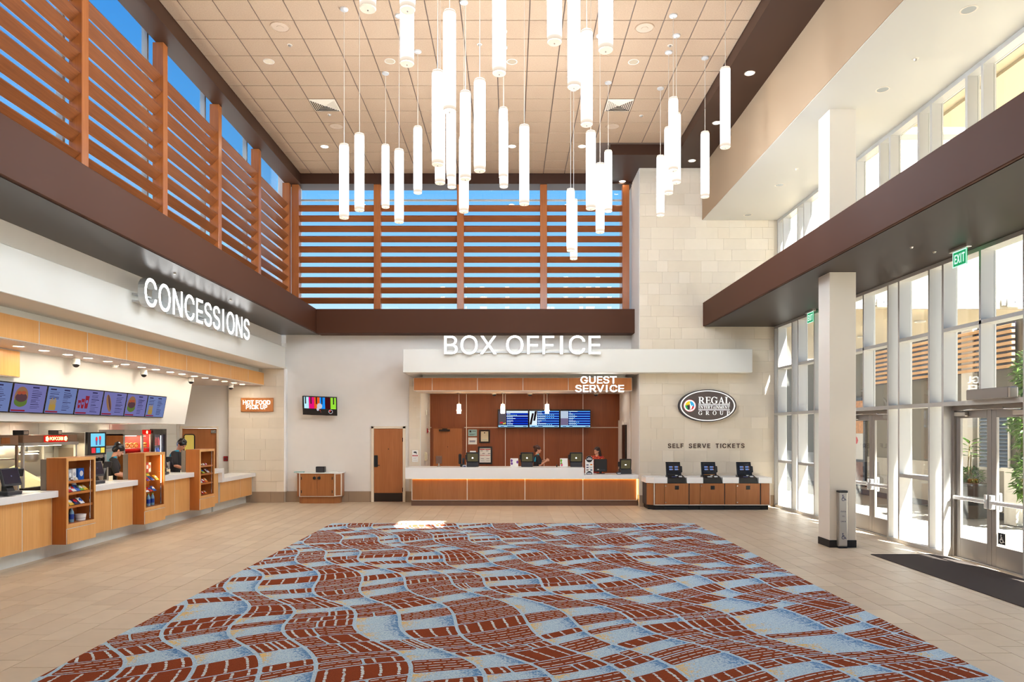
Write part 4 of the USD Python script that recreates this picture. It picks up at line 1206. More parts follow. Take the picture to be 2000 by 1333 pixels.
# ------------------------------------------------------------------ menu screens, cameras under the canopy
glow("menu_bg", (126, 124, 184), 0.75)
glow("menu_bg2", (120, 136, 190), 0.75)
glow("menu_text", (58, 54, 92), 0.7)
glow("menu_red", (150, 44, 60), 0.75)
for k, c in dict(bun=(150, 110, 80), patty=(92, 64, 70), lettuce=(98, 120, 58), fries=(176, 142, 70), tomato=(170, 84, 60)).items():
    glow(f"food_{k}", c, 0.8)
MN = np.array([-8.10, 0, 2.385])
mt = math.atan2(0.21, 1.14)
mup = np.array([math.sin(mt), 0, math.cos(mt)])        # up along the leaning bulkhead
mout = np.cross(np.array(YP, float), mup)
food = ["list", "burger", "fries", "drinks", "hotdog", "burger", "fries"]
labels = ["menu screen of plain text lines at the photo's left edge", "menu screen with a large burger and text, second from the left", "menu screen with fries in the middle of two text columns", "menu screen with three red drink cups", "menu screen with a hot dog",
          "menu screen with a burger, next to last at right", "narrowest looking menu screen with fries, last at right"]
my = [10.60, 11.45, 12.30, 13.15, 14.00, 14.85, 15.70, 16.55]
bump_x = -8.16 + (2.385 - 2.24) * 0.21 / 1.14
for k in range(7):
    y0, y1 = my[k] + 0.006, my[k + 1] - 0.006
    o = np.array([bump_x, y0, 2.385]) + mout * 0.045
    t = thing("menu_screen", labels[k], "screen", o, group="menu screens over the concession stand")
    W, Hh = y1 - y0, 0.50
    part(t, "housing", MB().poly(sg.box(0, 0, W, Hh), o - mout * 0.04, YP, mup, 0.04), "black_plastic")
    ds = part(t, "display", MB().poly(sg.box(0.018, 0.018, W - 0.018, Hh - 0.018), o, YP, mup, 0.002), "menu_bg2" if food[k] in ("fries", "list") else "menu_bg")
    tx = MB()
    rr = random.Random(50 + k)
    xs = [0.08, 0.46] if food[k] in ("fries", "list") else [0.47]
    for x in xs:
        z = 0.44
        tx.poly(sg.box(x, z - 0.012, x + 0.16, z + 0.012), o + mout * 0.002, YP, mup, 0.001)
        z -= 0.05
        while z > 0.06:
            if not (food[k] == "fries" and x < 0.2 and z < 0.27):
                tx.poly(sg.box(x, z, x + rr.uniform(0.12, 0.26), z + rr.choice((0.006, 0.010))), o + mout * 0.002, YP, mup, 0.001)
            z -= rr.choice((0.024, 0.034))
    part(ds, "text_lines", tx, "menu_text")
    if food[k] != "list":
        part(ds, "red_banner", MB().poly(sg.box(0.03, 0.03, 0.36, 0.055), o + mout * 0.002, YP, mup, 0.001), "menu_red")
    q = o + mout * 0.003
    el = lambda cx, cy, a, b, rot=0: sa.translate(sa.rotate(sa.scale(sg.Point(0, 0).buffer(1, quad_segs=8), a, b), rot), cx, cy)
    if food[k] == "burger":
        part(ds, "bun_picture", MB().poly(el(0.22, 0.27, 0.16, 0.17), q, YP, mup, 0.001), "food_bun")
        part(ds, "lettuce_picture", MB().poly(el(0.22, 0.19, 0.155, 0.085), q + mout * .0006, YP, mup, 0.001), "food_lettuce")
        part(ds, "patty_picture", MB().poly(el(0.22, 0.26, 0.14, 0.075), q + mout * .0012, YP, mup, 0.001), "food_patty")
        part(ds, "tomato_picture", MB().poly(unary_union([el(0.16, 0.335, 0.05, 0.03), el(0.26, 0.34, 0.06, 0.03)]), q + mout * .0018, YP, mup, 0.001), "food_tomato")
    elif food[k] == "hotdog":
        part(ds, "bun_picture", MB().poly(el(0.22, 0.26, 0.19, 0.075, -62), q, YP, mup, 0.001), "food_bun")
        part(ds, "sausage_picture", MB().poly(el(0.235, 0.275, 0.175, 0.028, -62), q + mout * .0006, YP, mup, 0.001), "food_patty")
    elif food[k] == "fries":
        part(ds, "fries_picture", MB().poly(unary_union([sg.box(0.10, 0.07, 0.28, 0.17)] + [sa.rotate(sg.box(0.11 + 0.024 * i, 0.14, 0.128 + 0.024 * i, 0.25 + 0.02 * (i % 3)), (i - 3) * -3) for i in range(7)]), q, YP, mup, 0.001), "food_fries")
    elif food[k] == "drinks":
        part(ds, "cups_picture", MB().poly(unary_union([sg.Polygon([(a + 0.015, 0.13), (a + w - 0.015, 0.13), (a + w, h), (a, h)]) for a, w, h in ((0.06, 0.09, 0.28), (0.16, 0.10, 0.31), (0.27, 0.12, 0.37))]), q, YP, mup, 0.001), "menu_red")
        part(ds, "cup_logo_picture", MB().poly(unary_union([el(0.105, 0.21, 0.025, 0.025), el(0.21, 0.225, 0.028, 0.028), el(0.33, 0.26, 0.034, 0.034)]), q + mout * .0006, YP, mup, 0.001), "menu_bg")
plain("smoked_glass", (14, 14, 16), 0.08, spec=0.8)
cam0 = None
for k, (px, py) in enumerate([(148.4, 700), (281, 724), (373, 741), (451, 755)]):
    x = -7.78
    y = 7.78 * F / (CX - px)
    lab = f"white ceiling dome camera under the concession canopy, {ORD[k]} from the left"
    if cam0:
        copy_of(cam0, "dome_camera", lab, (x, y, 3.38)); continue
    cam0 = thing("dome_camera", lab, "camera", (x, y, 3.38), group="dome cameras under the concession canopy")
    part(cam0, "mount", MB().lathe([(0, -0.07), (0.062, -0.07), (0.068, -0.02), (0.055, 0), (0, 0)], (0, 0, 0), 20), "white_paint", local=True, smooth=50)
    part(cam0, "housing", MB().lathe([(0, -0.11), (0.066, -0.11), (0.07, -0.09), (0.062, -0.07), (0, -0.07)], (0, 0, 0), 20), "white_paint", local=True, smooth=50)
    part(cam0, "dome", MB().lathe([(0, -0.165), (0.03, -0.158), (0.05, -0.138), (0.057, -0.11), (0, -0.11)], (0, 0, 0), 20), "smoked_glass", local=True, smooth=60)
x, y = -7.78, 7.78 * F / (CX - 224)
t = thing("smoke_detector", "white round smoke detector between the dome cameras of the concession canopy", "smoke detector", (x, y, 3.38))
part(t, "base", MB().lathe([(0, -0.03), (0.07, -0.03), (0.075, 0), (0, 0)], (0, 0, 0), 24), "white_paint", local=True, smooth=50)
part(t, "head", MB().lathe([(0, -0.06), (0.045, -0.058), (0.055, -0.03), (0, -0.03)], (0, 0, 0), 24), "white_paint", local=True, smooth=50)

# ------------------------------------------------------------------ machines along the concession's rear wall
bc = thing("back_counter", "long rear counter of the concession stand carrying the machines", "counter", (-9.3, 13.4, 0))
part(bc, "cabinet", MB().box(-9.69, -8.97, 9.0, 17.68, 0.1, 0.88), "steel_dull")
part(bc, "worktop", MB().bbox(-9.69, -8.93, 9.0, 17.7, 0.88, 0.92, 0.004), "steel")
part(bc, "kick", MB().box(-9.6, -9.05, 9.0, 17.68, 0, 0.1), "black_rubber")
ZB = 0.92
glow("popcorn_light", (255, 236, 196), 6.0)
glow("sign_red", (214, 30, 24), 1.1)
glow("sign_yellow", (255, 226, 110), 1.6)
plain("popcorn", (250, 232, 176), 0.8, vary=0.12, scale=60, bump=0.8, bscale=60, lum=0.12)
plain("machine_brown", (158, 128, 106), 0.45, metal=0.3)
x0, x1, y0, y1 = -9.66, -8.95, 13.05, 14.68
t = thing("popcorn_machine", "large popcorn machine with a red lit sign, behind the nearest snack case", "popcorn machine", ((x0 + x1) / 2, (y0 + y1) / 2, ZB))
hdr = part(t, "hood", MB().bbox(x0, x1, y0, y1, 1.86, 2.0, 0.006), "machine_brown")
part(t, "top_rail", MB().bbox(x0 + 0.02, x1 + 0.02, y0, y1 + 0.02, 1.80, 1.86, 0.006), "aluminium")
for yy in (y0, y1 - 0.05):
    for xx in (x0, x1 - 0.05):
        part(t, "corner_post", MB().bbox(xx, xx + 0.05, yy, yy + 0.05, 1.02, 1.80, 0.005), "aluminium")
part(t, "base", MB().bbox(x0, x1, y0, y1, ZB, 1.02, 0.006), "black_plastic")
part(t, "back_panel", MB().box(x0 + 0.01, x0 + 0.02, y0 + 0.05, y1 - 0.05, 1.02, 1.80), "steel")
part(t, "heap", MB().hull([(x0 + 0.06, y0 + 0.08, 1.02), (x1 - 0.1, y0 + 0.08, 1.02), (x0 + 0.06, y0 + 0.95, 1.02), (x1 - 0.1, y0 + 0.95, 1.02), (x0 + 0.15, y0 + 0.2, 1.32), (x0 + 0.15, y0 + 0.6, 1.42), (x1 - 0.25, y0 + 0.4, 1.22)]), "popcorn")
part(t, "kettle", MB().lathe([(0, 0), (0.16, 0), (0.2, 0.05), (0.2, 0.15), (0.17, 0.17), (0, 0.17)], ((x0 + x1) / 2, y0 + 0.62, 1.48), 24), "steel", smooth=40)
part(t, "kettle_arm", MB().tube([((x0 + x1) / 2, y0 + 0.62, 1.65), ((x0 + x1) / 2, y0 + 0.62, 1.80)], 0.02).tube([((x0 + x1) / 2, y0 + 0.45, 1.66), ((x0 + x1) / 2, y0 + 0.95, 1.66)], 0.03), "black_plastic")
part(t, "lamp", MB().bbox(x0 + 0.2, x1 - 0.2, y0 + 0.2, y1 - 0.2, 1.785, 1.80, 0.003), "popcorn_light")
part(t, "scoop_bin", MB().bbox(x0 + 0.1, x1 - 0.08, y0 + 1.0, y1 - 0.1, 1.02, 1.16, 0.01), "steel")
sg_ = part(t, "sign", MB().bbox(x1, x1 + 0.02, y0 + 0.58, y0 + 1.28, 1.862, 1.99, 0.004), "sign_red")
part(sg_, "lettering", MB().text("POPCORN", (x1 + 0.021, y0 + 0.72, 1.895), YP, ZP, 0.065, 0.004, True, 0.42), "sign_yellow")
fl_ = lambda c: unary_union([sg.Point(c[0] + 0.028 * math.cos(a), c[1] + 0.028 * math.sin(a)).buffer(0.024, quad_segs=4) for a in np.arange(5) * 1.2566])
part(sg_, "popcorn_emblem", MB().poly(unary_union([fl_((0.065, 0.06)), fl_((0.635, 0.06))]), (x1 + 0.021, y0 + 0.58, 1.865), YP, ZP, 0.003), "sign_yellow")
for k, (yy, w, lab) in enumerate([(13.35, 0.16, "small black speaker box standing on top of the popcorn machine"), (14.36, 0.14, "small black box with a white face on the right of the popcorn machine")]):
    t2 = thing("machine_box", lab, "box", (-9.2, yy, 2.0))
    part(t2, "body", MB().bbox(-9.3, -9.1, yy - w / 2, yy + w / 2, 2.0, 2.09, 0.006), "black_plastic")
    part(t2, "face", MB().box(-9.1, -9.098, yy - w / 2 + 0.02, yy + w / 2 - 0.02, 2.015, 2.075), "steel" if k == 0 else "paper")
# warmer left of the popcorn machine
x0, x1, y0, y1 = -9.66, -9.0, 12.35, 13.0
t = thing("popcorn_warmer", "brown topped popcorn warmer with glass sides left of the popcorn machine", "warmer", ((x0 + x1) / 2, (y0 + y1) / 2, ZB))
part(t, "hood", MB().bbox(x0, x1, y0, y1, 1.82, 2.0, 0.006), "machine_brown")
part(t, "switch_panel", MB().bbox(x1, x1 + 0.01, y0 + 0.2, y0 + 0.42, 1.85, 1.96, 0.003), "wood_case")
part(t, "base", MB().bbox(x0, x1, y0, y1, ZB, 1.25, 0.006), "steel")
for yy in (y0, y1 - 0.04):
    part(t, "post", MB().bbox(x1 - 0.04, x1, yy, yy + 0.04, 1.25, 1.82, 0.004), "machine_brown")
part(t, "shelf", MB().bbox(x0, x1 - 0.05, y0 + 0.04, y1 - 0.04, 1.55, 1.58, 0.004), "steel")
part(t, "pot", MB().lathe([(0, 0), (0.15, 0), (0.16, 0.2), (0.15, 0.24), (0, 0.24)], ((x0 + x1) / 2, (y0 + y1) / 2, 1.25), 24), "steel", smooth=40)
part(t, "canister", MB().lathe([(0, 0), (0.12, 0), (0.13, 0.16), (0.12, 0.18), (0, 0.18)], ((x0 + x1) / 2, (y0 + y1) / 2, 1.58), 24), "steel", smooth=40)
glow("dispenser_screen", (120, 206, 236), 1.1)
glow("dispenser_red", (226, 60, 70), 1.1)
glow("dispenser_blue", (70, 180, 220), 1.1)
glow("dispenser_yellow", (240, 212, 90), 1.1)


def dispenser(y0, label):
    x1 = -8.95
    y1 = y0 + 0.68
    t = thing("drink_dispenser", label, "drink dispenser", (-9.3, (y0 + y1) / 2, ZB), group="frozen drink dispensers")
    part(t, "cabinet", MB().bbox(-9.66, x1 - 0.04, y0, y1, ZB, 2.04, 0.008), "steel")
    part(t, "side_grille", MB().box(-9.55, -9.2, y0 - 0.004, y0, 1.35, 1.72), "steel_dull")
    hd_ = part(t, "head", MB().bbox(x1 - 0.04, x1 + 0.02, y0, y1, 1.56, 2.05, 0.008), "black_plastic")
    part(hd_, "screen", MB().box(x1 + 0.02, x1 + 0.023, y0 + 0.10, y1 - 0.06, 1.74, 2.02), "dispenser_screen")
    cups = [(0.14, 1.0), (0.27, 1.15)]
    part(hd_, "cups_picture", MB().poly(unary_union([sg.Polygon([(a, 0), (a + 0.05, 0), (a + 0.066, 0.12 * h), (a - 0.016, 0.12 * h)]) for a, h in cups]), (x1 + 0.0235, y0 + 0.14, 1.77), YP, ZP, 0.001), "menu_bg")
    part(hd_, "slush_picture", MB().poly(unary_union([sa.scale(sg.Point(a + 0.025, 0.12 * h + 0.012).buffer(0.042), 1, 1.1) for a, h in cups]), (x1 + 0.024, y0 + 0.14, 1.77), YP, ZP, 0.001), "dispenser_red")
    for q, c in enumerate(("red", "blue", "yellow")):
        part(hd_, "flavour_tile", MB().box(x1 + 0.02, x1 + 0.023, y0 + 0.13 + 0.17 * q, y0 + 0.27 + 0.17 * q, 1.60, 1.71), f"dispenser_{c}")
        part(t, "tap", MB().cyl((x1 - 0.04, y0 + 0.2 + 0.17 * q, 1.45), (x1 + 0.05, y0 + 0.2 + 0.17 * q, 1.45), 0.035, n=12).bbox(x1 + 0.02, x1 + 0.06, y0 + 0.19 + 0.17 * q, y0 + 0.21 + 0.17 * q, 1.36, 1.50, 0.004), "black_plastic")
    part(t, "drip_panel", MB().bbox(x1 - 0.04, x1 - 0.01, y0 + 0.06, y1 - 0.06, ZB + 0.02, 1.36, 0.006), "steel")


dispenser(15.02, "frozen drink dispenser with a bright blue screen, right of the popcorn machine")
dispenser(11.55, "frozen drink dispenser with a bright blue screen at the photo's left edge")
t = thing("ice_bin", "pale clear-sided ice bin behind the woman worker", "bin", (-9.3, 16.0, ZB))
part(t, "bin", MB().bbox(-9.6, -9.0, 15.78, 16.28, ZB, 1.7, 0.02), "unlit_lens")
part(t, "lid", MB().bbox(-9.62, -8.98, 15.76, 16.30, 1.7, 1.74, 0.008), "aluminium")
part(t, "window", MB().box(-9.0, -8.997, 15.83, 16.23, 1.2, 1.6), "paper_blue")
# pretzel case, red case, fridge
plain("pretzel", (196, 124, 52), 0.5, bump=0.4)


def warmer_case(y0, y1, zt, frame, side, label, sign):
    x0, x1 = -9.55, -8.95
    t = thing("food_warmer", label, "food warmer", (-9.25, (y0 + y1) / 2, ZB))
    part(t, "base", MB().bbox(x0, x1, y0, y1, ZB, 1.30, 0.006), side)
    part(t, "roof", MB().bbox(x0, x1, y0, y1, zt - (0.10 if sign else 0.14), zt, 0.006), "sign_red" if sign else frame)
    for yy in (y0, y1 - 0.035):
        part(t, "post", MB().bbox(x1 - 0.035, x1, yy, yy + 0.035, 1.30, zt - 0.1, 0.004), frame)
    part(t, "side_panel", MB().box(x0, x1 - 0.035, y0, y0 + 0.012, 1.30, zt - 0.1), side)
    part(t, "back_panel", MB().box(x0, x0 + 0.012, y0, y1, 1.30, zt - 0.1), "red_paint" if sign else "cream_paint")
    if sign:
        part(t, "emblem", MB().poly(sg.Point(0, 0).buffer(0.04), (x1 + 0.001, (y0 + y1) / 2, zt - 0.05), YP, ZP, 0.003), "sign_yellow")
    for q, z in enumerate((1.42, 1.66)):
        part(t, "rack", MB().bbox(x0 + 0.02, x1 - 0.04, y0 + 0.02, y1 - 0.02, z - 0.012, z, 0.003), "steel")
        n = 4 if not sign else 2
        for i in range(n):
            yy = y0 + 0.12 + (y1 - y0 - 0.2) * i / max(1, n - 1)
            m = MB()
            if sign:
                for a in range(2):
                    m.ball((x1 - 0.12, yy, z + 0.035 + 0.06 * a), (0.06, 0.05, 0.035), 1)
            else:
                g = np.linspace(0, 2 * math.pi, 13)
                m.tube([(x1 - 0.12 + 0.02 * math.cos(a), yy + 0.06 * math.cos(a), z + 0.065 + 0.05 * math.sin(a)) for a in g], 0.016, 6)
                m.tube([(x1 - 0.12, yy - 0.04, z + 0.03), (x1 - 0.11, yy + 0.03, z + 0.10)], 0.014, 6)
            part(t, "pretzel" if not sign else "bun", m, "pretzel", smooth=60)
    part(t, "lamp", MB().box(x0 + 0.1, x1 - 0.1, y0 + 0.08, y1 - 0.08, zt - 0.15, zt - 0.142), "popcorn_light")


warmer_case(16.48, 17.28, 2.10, "aluminium", "wood_case", "pretzel warmer with a wood side and silver frame behind the middle snack case", False)
warmer_case(17.30, 17.70, 2.09, "aluminium", "red_paint", "narrow food warmer with a red top and yellow emblem", True)
glow("fridge_light", (216, 224, 255), 3.0)
x0, x1, y0, y1 = -9.62, -8.93, 17.76, 18.45
t = thing("drinks_fridge", "tall black drinks fridge with a red side and lit bottles beside the kitchen door", "fridge", ((x0 + x1) / 2, (y0 + y1) / 2, 0))
part(t, "side_panel", MB().bbox(x0, x1 - 0.08, y0, y0 + 0.02, 0.05, 2.1, 0.004), "red_paint")
part(t, "cabinet", MB().box(x0, x1 - 0.08, y0 + 0.02, y1, 0.05, 0.25).box(x0, x1 - 0.08, y0 + 0.02, y1, 1.98, 2.1).box(x0, x0 + 0.03, y0 + 0.02, y1, 0.25, 1.98).box(x0, x1 - 0.08, y1 - 0.03, y1, 0.25, 1.98).box(x0 + .05, x1 - .15, y0 + .05, y1 - .05, 0, 0.05), "black_plastic")
part(t, "door_frame", MB().box(x1 - 0.08, x1, y0, y0 + 0.08, 0.05, 2.12).box(x1 - 0.08, x1, y1 - 0.08, y1, 0.05, 2.12).box(x1 - 0.08, x1, y0 + 0.08, y1 - 0.08, 1.98, 2.12).box(x1 - 0.08, x1, y0 + 0.08, y1 - 0.08, 0.05, 0.2), "black_plastic")
part(t, "back_light", MB().box(x0 + 0.03, x0 + 0.035, y0 + 0.03, y1 - 0.04, 0.3, 1.95), "fridge_light")
part(t, "light_tube", MB().bbox(x1 - 0.11, x1 - 0.09, y1 - 0.11, y1 - 0.09, 0.3, 1.95, 0.004), "fridge_light")
cols = ["red", "blue", "white", "teal", "silver", "blue", "white"]
for r in range(6):
    z = 0.35 + 0.27 * r
    part(t, "shelf", MB().box(x0 + 0.04, x1 - 0.1, y0 + 0.03, y1 - 0.04, z - 0.012, z), "chrome")
    for q in range(6):
        yy = y0 + 0.10 + 0.095 * q
        part(t, "bottle", MB().lathe([(0, 0), (0.033, 0), (0.034, 0.13), (0.012, 0.19), (0.013, 0.21), (0, 0.21)], (x1 - 0.16, yy, z), 10), "pack_red" if r == 5 else f"pack_{['blue', 'silver', 'white'][(r + q // 2) % 3]}", smooth=40)
part(t, "glass", MB().box(x1 - 0.03, x1 - 0.025, y0 + 0.08, y1 - 0.08, 0.2, 1.98), "case_glass")
for k, y in enumerate((10.6, 12.2, 13.8, 15.4, 17.0)):
    downlight(CX - 9.25 * F / y, CY - (2.24 - EYE) * F / y, 2.24, f"small downlight under the menu bulkhead over the machines, {ORD[k]} from the left", "downlights under the menu bulkhead", 0.07, "row_downlight")
# kitchen door at the end
d = thing("door_1", "wood kitchen door with a rounded window behind the farthest snack case", "door", (-9.06, 20.69, 0), kind="structure")
part(d, "frame", MB().box(-9.62, -9.57, 20.67, 20.78, 0, 2.2).box(-8.55, -8.50, 20.67, 20.78, 0, 2.2).box(-9.57, -8.55, 20.67, 20.78, 2.14, 2.2), "cream_paint")
part(d, "leaf", MB().bbox(-9.565, -8.555, 20.72, 20.76, 0.01, 2.135, 0.003), "wood_door")
rw = sg.box(-0.09, -0.3, 0.09, 0.3).buffer(0.05)
part(d, "window_frame", MB().poly(rw.buffer(0.025).difference(rw), (-9.36, 20.72, 1.60), XP, ZP, 0.012), "black_plastic")
plain("door_view", (214, 190, 92), 0.6, lum=0.3)
part(d, "window_pane", MB().poly(rw, (-9.36, 20.72, 1.60), XP, ZP, 0.004), "door_view")
part(d, "closer", MB().bbox(-8.72, -8.58, 20.68, 20.72, 2.0, 2.09, 0.006), "steel")
fa = thing("fire_alarm", "small red fire alarm box on the wall beside the stone pier", "fire alarm", (-8.28, 20.67, 1.26))
part(fa, "box", MB().bbox(-8.34, -8.22, 20.64, 20.69, 1.19, 1.33, 0.006), "alarm_red")
part(fa, "handle", MB().bbox(-8.31, -8.25, 20.625, 20.64, 1.235, 1.275, 0.004), "ink")
# ------------------------------------------------------------------ ticket office counter
t = thing("ticket_counter", "long wood panelled ticket office counter base with a lit strip under its top", "counter", (0.33, 19.9, 0))
part(t, "carcass", MB().box(-2.73, 3.50, 19.6145, 20.3, 0.15, 0.75), "trim_white")
tx = [-2.72, -1.195, 0.40, 2.0, 3.485]
for a, b in zip(tx[:-1], tx[1:]):
    part(t, "wood_panel", MB().bbox(a + 0.012, b - 0.012, 19.612, 19.632, 0.165, 0.748, 0.002), "wood_office")
part(t, "kick", MB().box(-2.74, 3.50, 19.645, 20.2, 0, 0.15), "kick_brown")
part(t, "light_strip", MB().box(-2.7, 3.46, 19.575, 19.60, 0.743, 0.749), "strip_glow", label="warm light strip hidden under the countertop")
part(t, "side_light_strip", MB().box(3.492, 3.50, 19.585, 19.61, 0.2, 0.745), "strip_glow", label="upright warm light strip at the right end")
solo("ticket_countertop", MB().bbox(-2.885, 2.02, 19.47, 20.35, 0.751, 1.06, 0.006), "white_gloss", "thick white high top of the ticket office counter", "countertop")
solo("ticket_countertop", MB().bbox(2.02, 3.51, 19.47, 20.35, 0.751, 0.862, 0.006), "white_gloss", "white low top at the right end of the ticket office counter", "countertop")

glow("till_screen", (104, 96, 70), 0.7)
glow("till_logo", (255, 255, 240), 1.3)


def ticket_till(px, py, w_px, h_px, z, yaw, label, printer=False):
    Y = 19.95
    x = (px - CX) / F * Y
    w, h = w_px / F * Y, h_px / F * Y
    t = thing("ticket_till", label, "ticket till", (x, Y, z), rotz=yaw, group="tills on the ticket office counter")
    part(t, "base", MB().bbox(-0.16, 0.16, -0.1, 0.14, 0, 0.13, 0.01), "dark_plastic", local=True)
    sc = part(t, "screen", MB().bbox(-w / 2, w / 2, -0.03, 0.03, -h / 2, h / 2, 0.012).turn(8, axis=(1, 0, 0)).move((0, -0.02, 0.12 + h / 2)), "black_plastic", local=True)
    part(sc, "display", MB().box(-w / 2 + 0.035, w / 2 - 0.03, -0.033, -0.030, -h / 2 + 0.035, h / 2 - 0.03).turn(8, axis=(1, 0, 0)).move((0, -0.02, 0.12 + h / 2)), "till_screen", local=True)
    part(sc, "logo", MB().poly(sg.Point(0, 0).buffer(0.022), (0, -0.033, -0.01), XP, ZP, 0.002).turn(8, axis=(1, 0, 0)).move((0, -0.02, 0.12 + h / 2)), "till_logo", local=True)
    part(t, "card_slot", MB().bbox(-w / 2 - 0.035, -w / 2 + 0.005, -0.02, 0.05, 0.2, 0.34, 0.01), "black_plastic", local=True)
    return t


ticket_till(923.5, 899, 25, 20, 1.06, -6, "ticket till with an olive screen, leftmost on the high ticket counter")
ticket_till(1029.5, 899, 25, 20, 1.06, -4, "ticket till with an olive screen beside the curly haired woman")
ticket_till(1125, 899, 25, 20, 1.06, 0, "ticket till with an olive screen at the right end of the high counter")
ticket_till(1221, 913, 23, 21, 0.862, 6, "ticket till with a grey screen on the low right counter")
# monitor seen from behind
t = thing("monitor", "black desk monitor on the low right ticket counter", "monitor", (2.53, 20.0, 0.862))
part(t, "panel", MB().bbox(2.35, 2.715, 19.98, 20.02, 0.92, 1.275, 0.012), "black_plastic")
part(t, "stand", MB().bbox(2.42, 2.65, 19.93, 20.1, 0.862, 0.875, 0.004).bbox(2.5, 2.57, 20.0, 20.03, 0.87, 0.95, 0.006), "black_plastic")
part(t, "ports_panel", MB().bbox(2.38, 2.66, 19.974, 19.98, 0.94, 0.99, 0.002), "dark_plastic")
part(t, "sticker", MB().box(2.44, 2.49, 19.972, 19.974, 0.975, 0.995), "paper")
# rewards card
t = thing("sign_card", "tall white sign card with black round emblems on the low ticket counter", "sign card", (2.18, 19.72, 0.862))
part(t, "card", MB().poly(sg.box(-0.115, 0, 0.115, 0.41).union(sa.translate(sg.Point(0, 0).buffer(0.09), 0, 0.42)), (2.185, 19.70, 0.865), XP, ZP, 0.006), "paper")
part(t, "emblem", MB().poly(sa.translate(sg.Point(0, 0).buffer(0.088), 0, 0.42), (2.185, 19.694, 0.865), XP, ZP, 0.002).poly(sg.Point(0, 0).buffer(0.085).intersection(sg.box(-1, 0, 1, 1)), (2.185, 19.694, 0.867), XP, ZP, 0.002), "black_plastic")
part(t, "emblem_band", MB().poly(unary_union([sg.box(-0.07, 0.40, 0.07, 0.44), sg.box(-0.04, 0.45, 0.04, 0.47), sg.box(-0.06, 0.012, 0.06, 0.045)]), (2.185, 19.692, 0.865), XP, ZP, 0.001), "pack_silver")
for q, (a, b, c) in enumerate([(-0.05, 0.26, "navy"), (0.055, 0.27, "orange"), (-0.05, 0.19, "navy"), (0.05, 0.185, "silver"), (-0.05, 0.12, "brown"), (0.055, 0.12, "navy")]):
    part(t, "picture", MB().poly(sg.box(a - 0.03, b - 0.014, a + 0.03, b + 0.014), (2.185, 19.694, 0.865), XP, ZP, 0.001), f"pack_{c}")
for k, (px, cs_, lab) in enumerate([(1004.5, ("purple", "cream"), "white and purple brochure stand on the ticket counter left of the curly haired woman"), (1101.5, ("green", "pink"), "white and green brochure stand on the ticket counter before the right till")]):
    x = (px - CX) / F * 19.85
    t = thing("brochure_stand", lab, "brochure stand", (x, 19.85, 1.06), group="brochure stands on the ticket counter")
    part(t, "holder", MB().bbox(x - 0.115, x + 0.115, 19.84, 19.9, 1.06, 1.075, 0.003).hull([(x - 0.11, 19.86, 1.07), (x + 0.11, 19.86, 1.07), (x - 0.11, 19.90, 1.30), (x + 0.11, 19.90, 1.30), (x - 0.11, 19.865, 1.07), (x + 0.11, 19.865, 1.07), (x - 0.11, 19.905, 1.30), (x + 0.11, 19.905, 1.30)]), "paper")
    for q, (a, z, c) in enumerate([(-0.075, 0.16, cs_[0]), (-0.07, 0.08, cs_[0]), (0.085 if k == 0 else -0.06, 0.12 if k == 0 else 0.04, cs_[0] if k == 0 else cs_[1])]):
        part(t, "picture", MB().poly(sa.scale(sg.Point(a, z).buffer(0.03), 0.9, 1.3), (x, 19.857 + z * 0.17, 1.075), XP, ZP, 0.002), f"pack_{c}")
t = thing("desk_phone", "black desk phone with an upright handset on the ticket counter", "phone", (-1.35, 20.05, 1.06))
part(t, "base", MB().bbox(-1.42, -1.29, 19.98, 20.14, 1.06, 1.14, 0.01), "black_plastic")
part(t, "handset", MB().bbox(-1.465, -1.385, 20.03, 20.1, 1.13, 1.42, 0.02), "black_plastic")
part(t, "cradle", MB().bbox(-1.36, -1.30, 20.02, 20.1, 1.14, 1.30, 0.012), "dark_plastic")
t = thing("card_terminal", "small pale card terminal by the desk phone on the ticket counter", "card terminal", (-1.28, 19.75, 1.06))
part(t, "body", MB().bbox(-1.33, -1.22, 19.70, 19.80, 1.06, 1.12, 0.01), "pack_silver")
part(t, "keypad", MB().box(-1.31, -1.24, 19.698, 19.70, 1.075, 1.10), "ink_navy")
t = thing("card_terminal", "small dark card terminal between the low counter's monitor and till", "card terminal", (3.0, 19.75, 0.862))
part(t, "body", MB().bbox(2.95, 3.07, 19.70, 19.82, 0.862, 0.93, 0.012), "dark_plastic")
part(t, "keypad", MB().box(2.965, 3.055, 19.698, 19.70, 0.875, 0.905), "pack_silver")
t = thing("tablet_stand", "brown tablet on a small stand at the left of the ticket counter", "tablet", (-2.03, 20.1, 1.06))
part(t, "tablet", MB().bbox(-2.11, -1.94, 20.09, 20.11, 1.14, 1.36, 0.006), "kick_brown")
part(t, "stand", MB().cyl((-2.025, 20.1, 1.06), (-2.025, 20.1, 1.075), 0.06, n=16).cyl((-2.025, 20.1, 1.07), (-2.025, 20.1, 1.15), 0.018, n=10), "steel")
solo("till_note", MB().bbox(-1.14, -0.97, 19.95, 19.955, 1.455, 1.51, 0.001), "paper", "small red and white note standing on the leftmost ticket till", "note")
t = thing("counter_stapler", "tiny black stapler on the ticket counter", "stapler", (1.29, 19.8, 1.06))
part(t, "body", MB().bbox(1.275, 1.305, 19.76, 19.86, 1.06, 1.13, 0.006), "black_plastic")
part(t, "foot", MB().bbox(1.27, 1.31, 19.75, 19.87, 1.06, 1.068, 0.003), "steel")
solo("counter_paper", MB().box(-0.95, -0.64, 19.75, 19.9, 1.0605, 1.064), "paper", "white sheets lying beside the leftmost ticket till", "paper")
solo("counter_paper", MB().box(2.78, 2.95, 19.6, 19.7, 0.8625, 0.866), "paper_cream", "cream slip of paper on the low ticket counter", "paper")

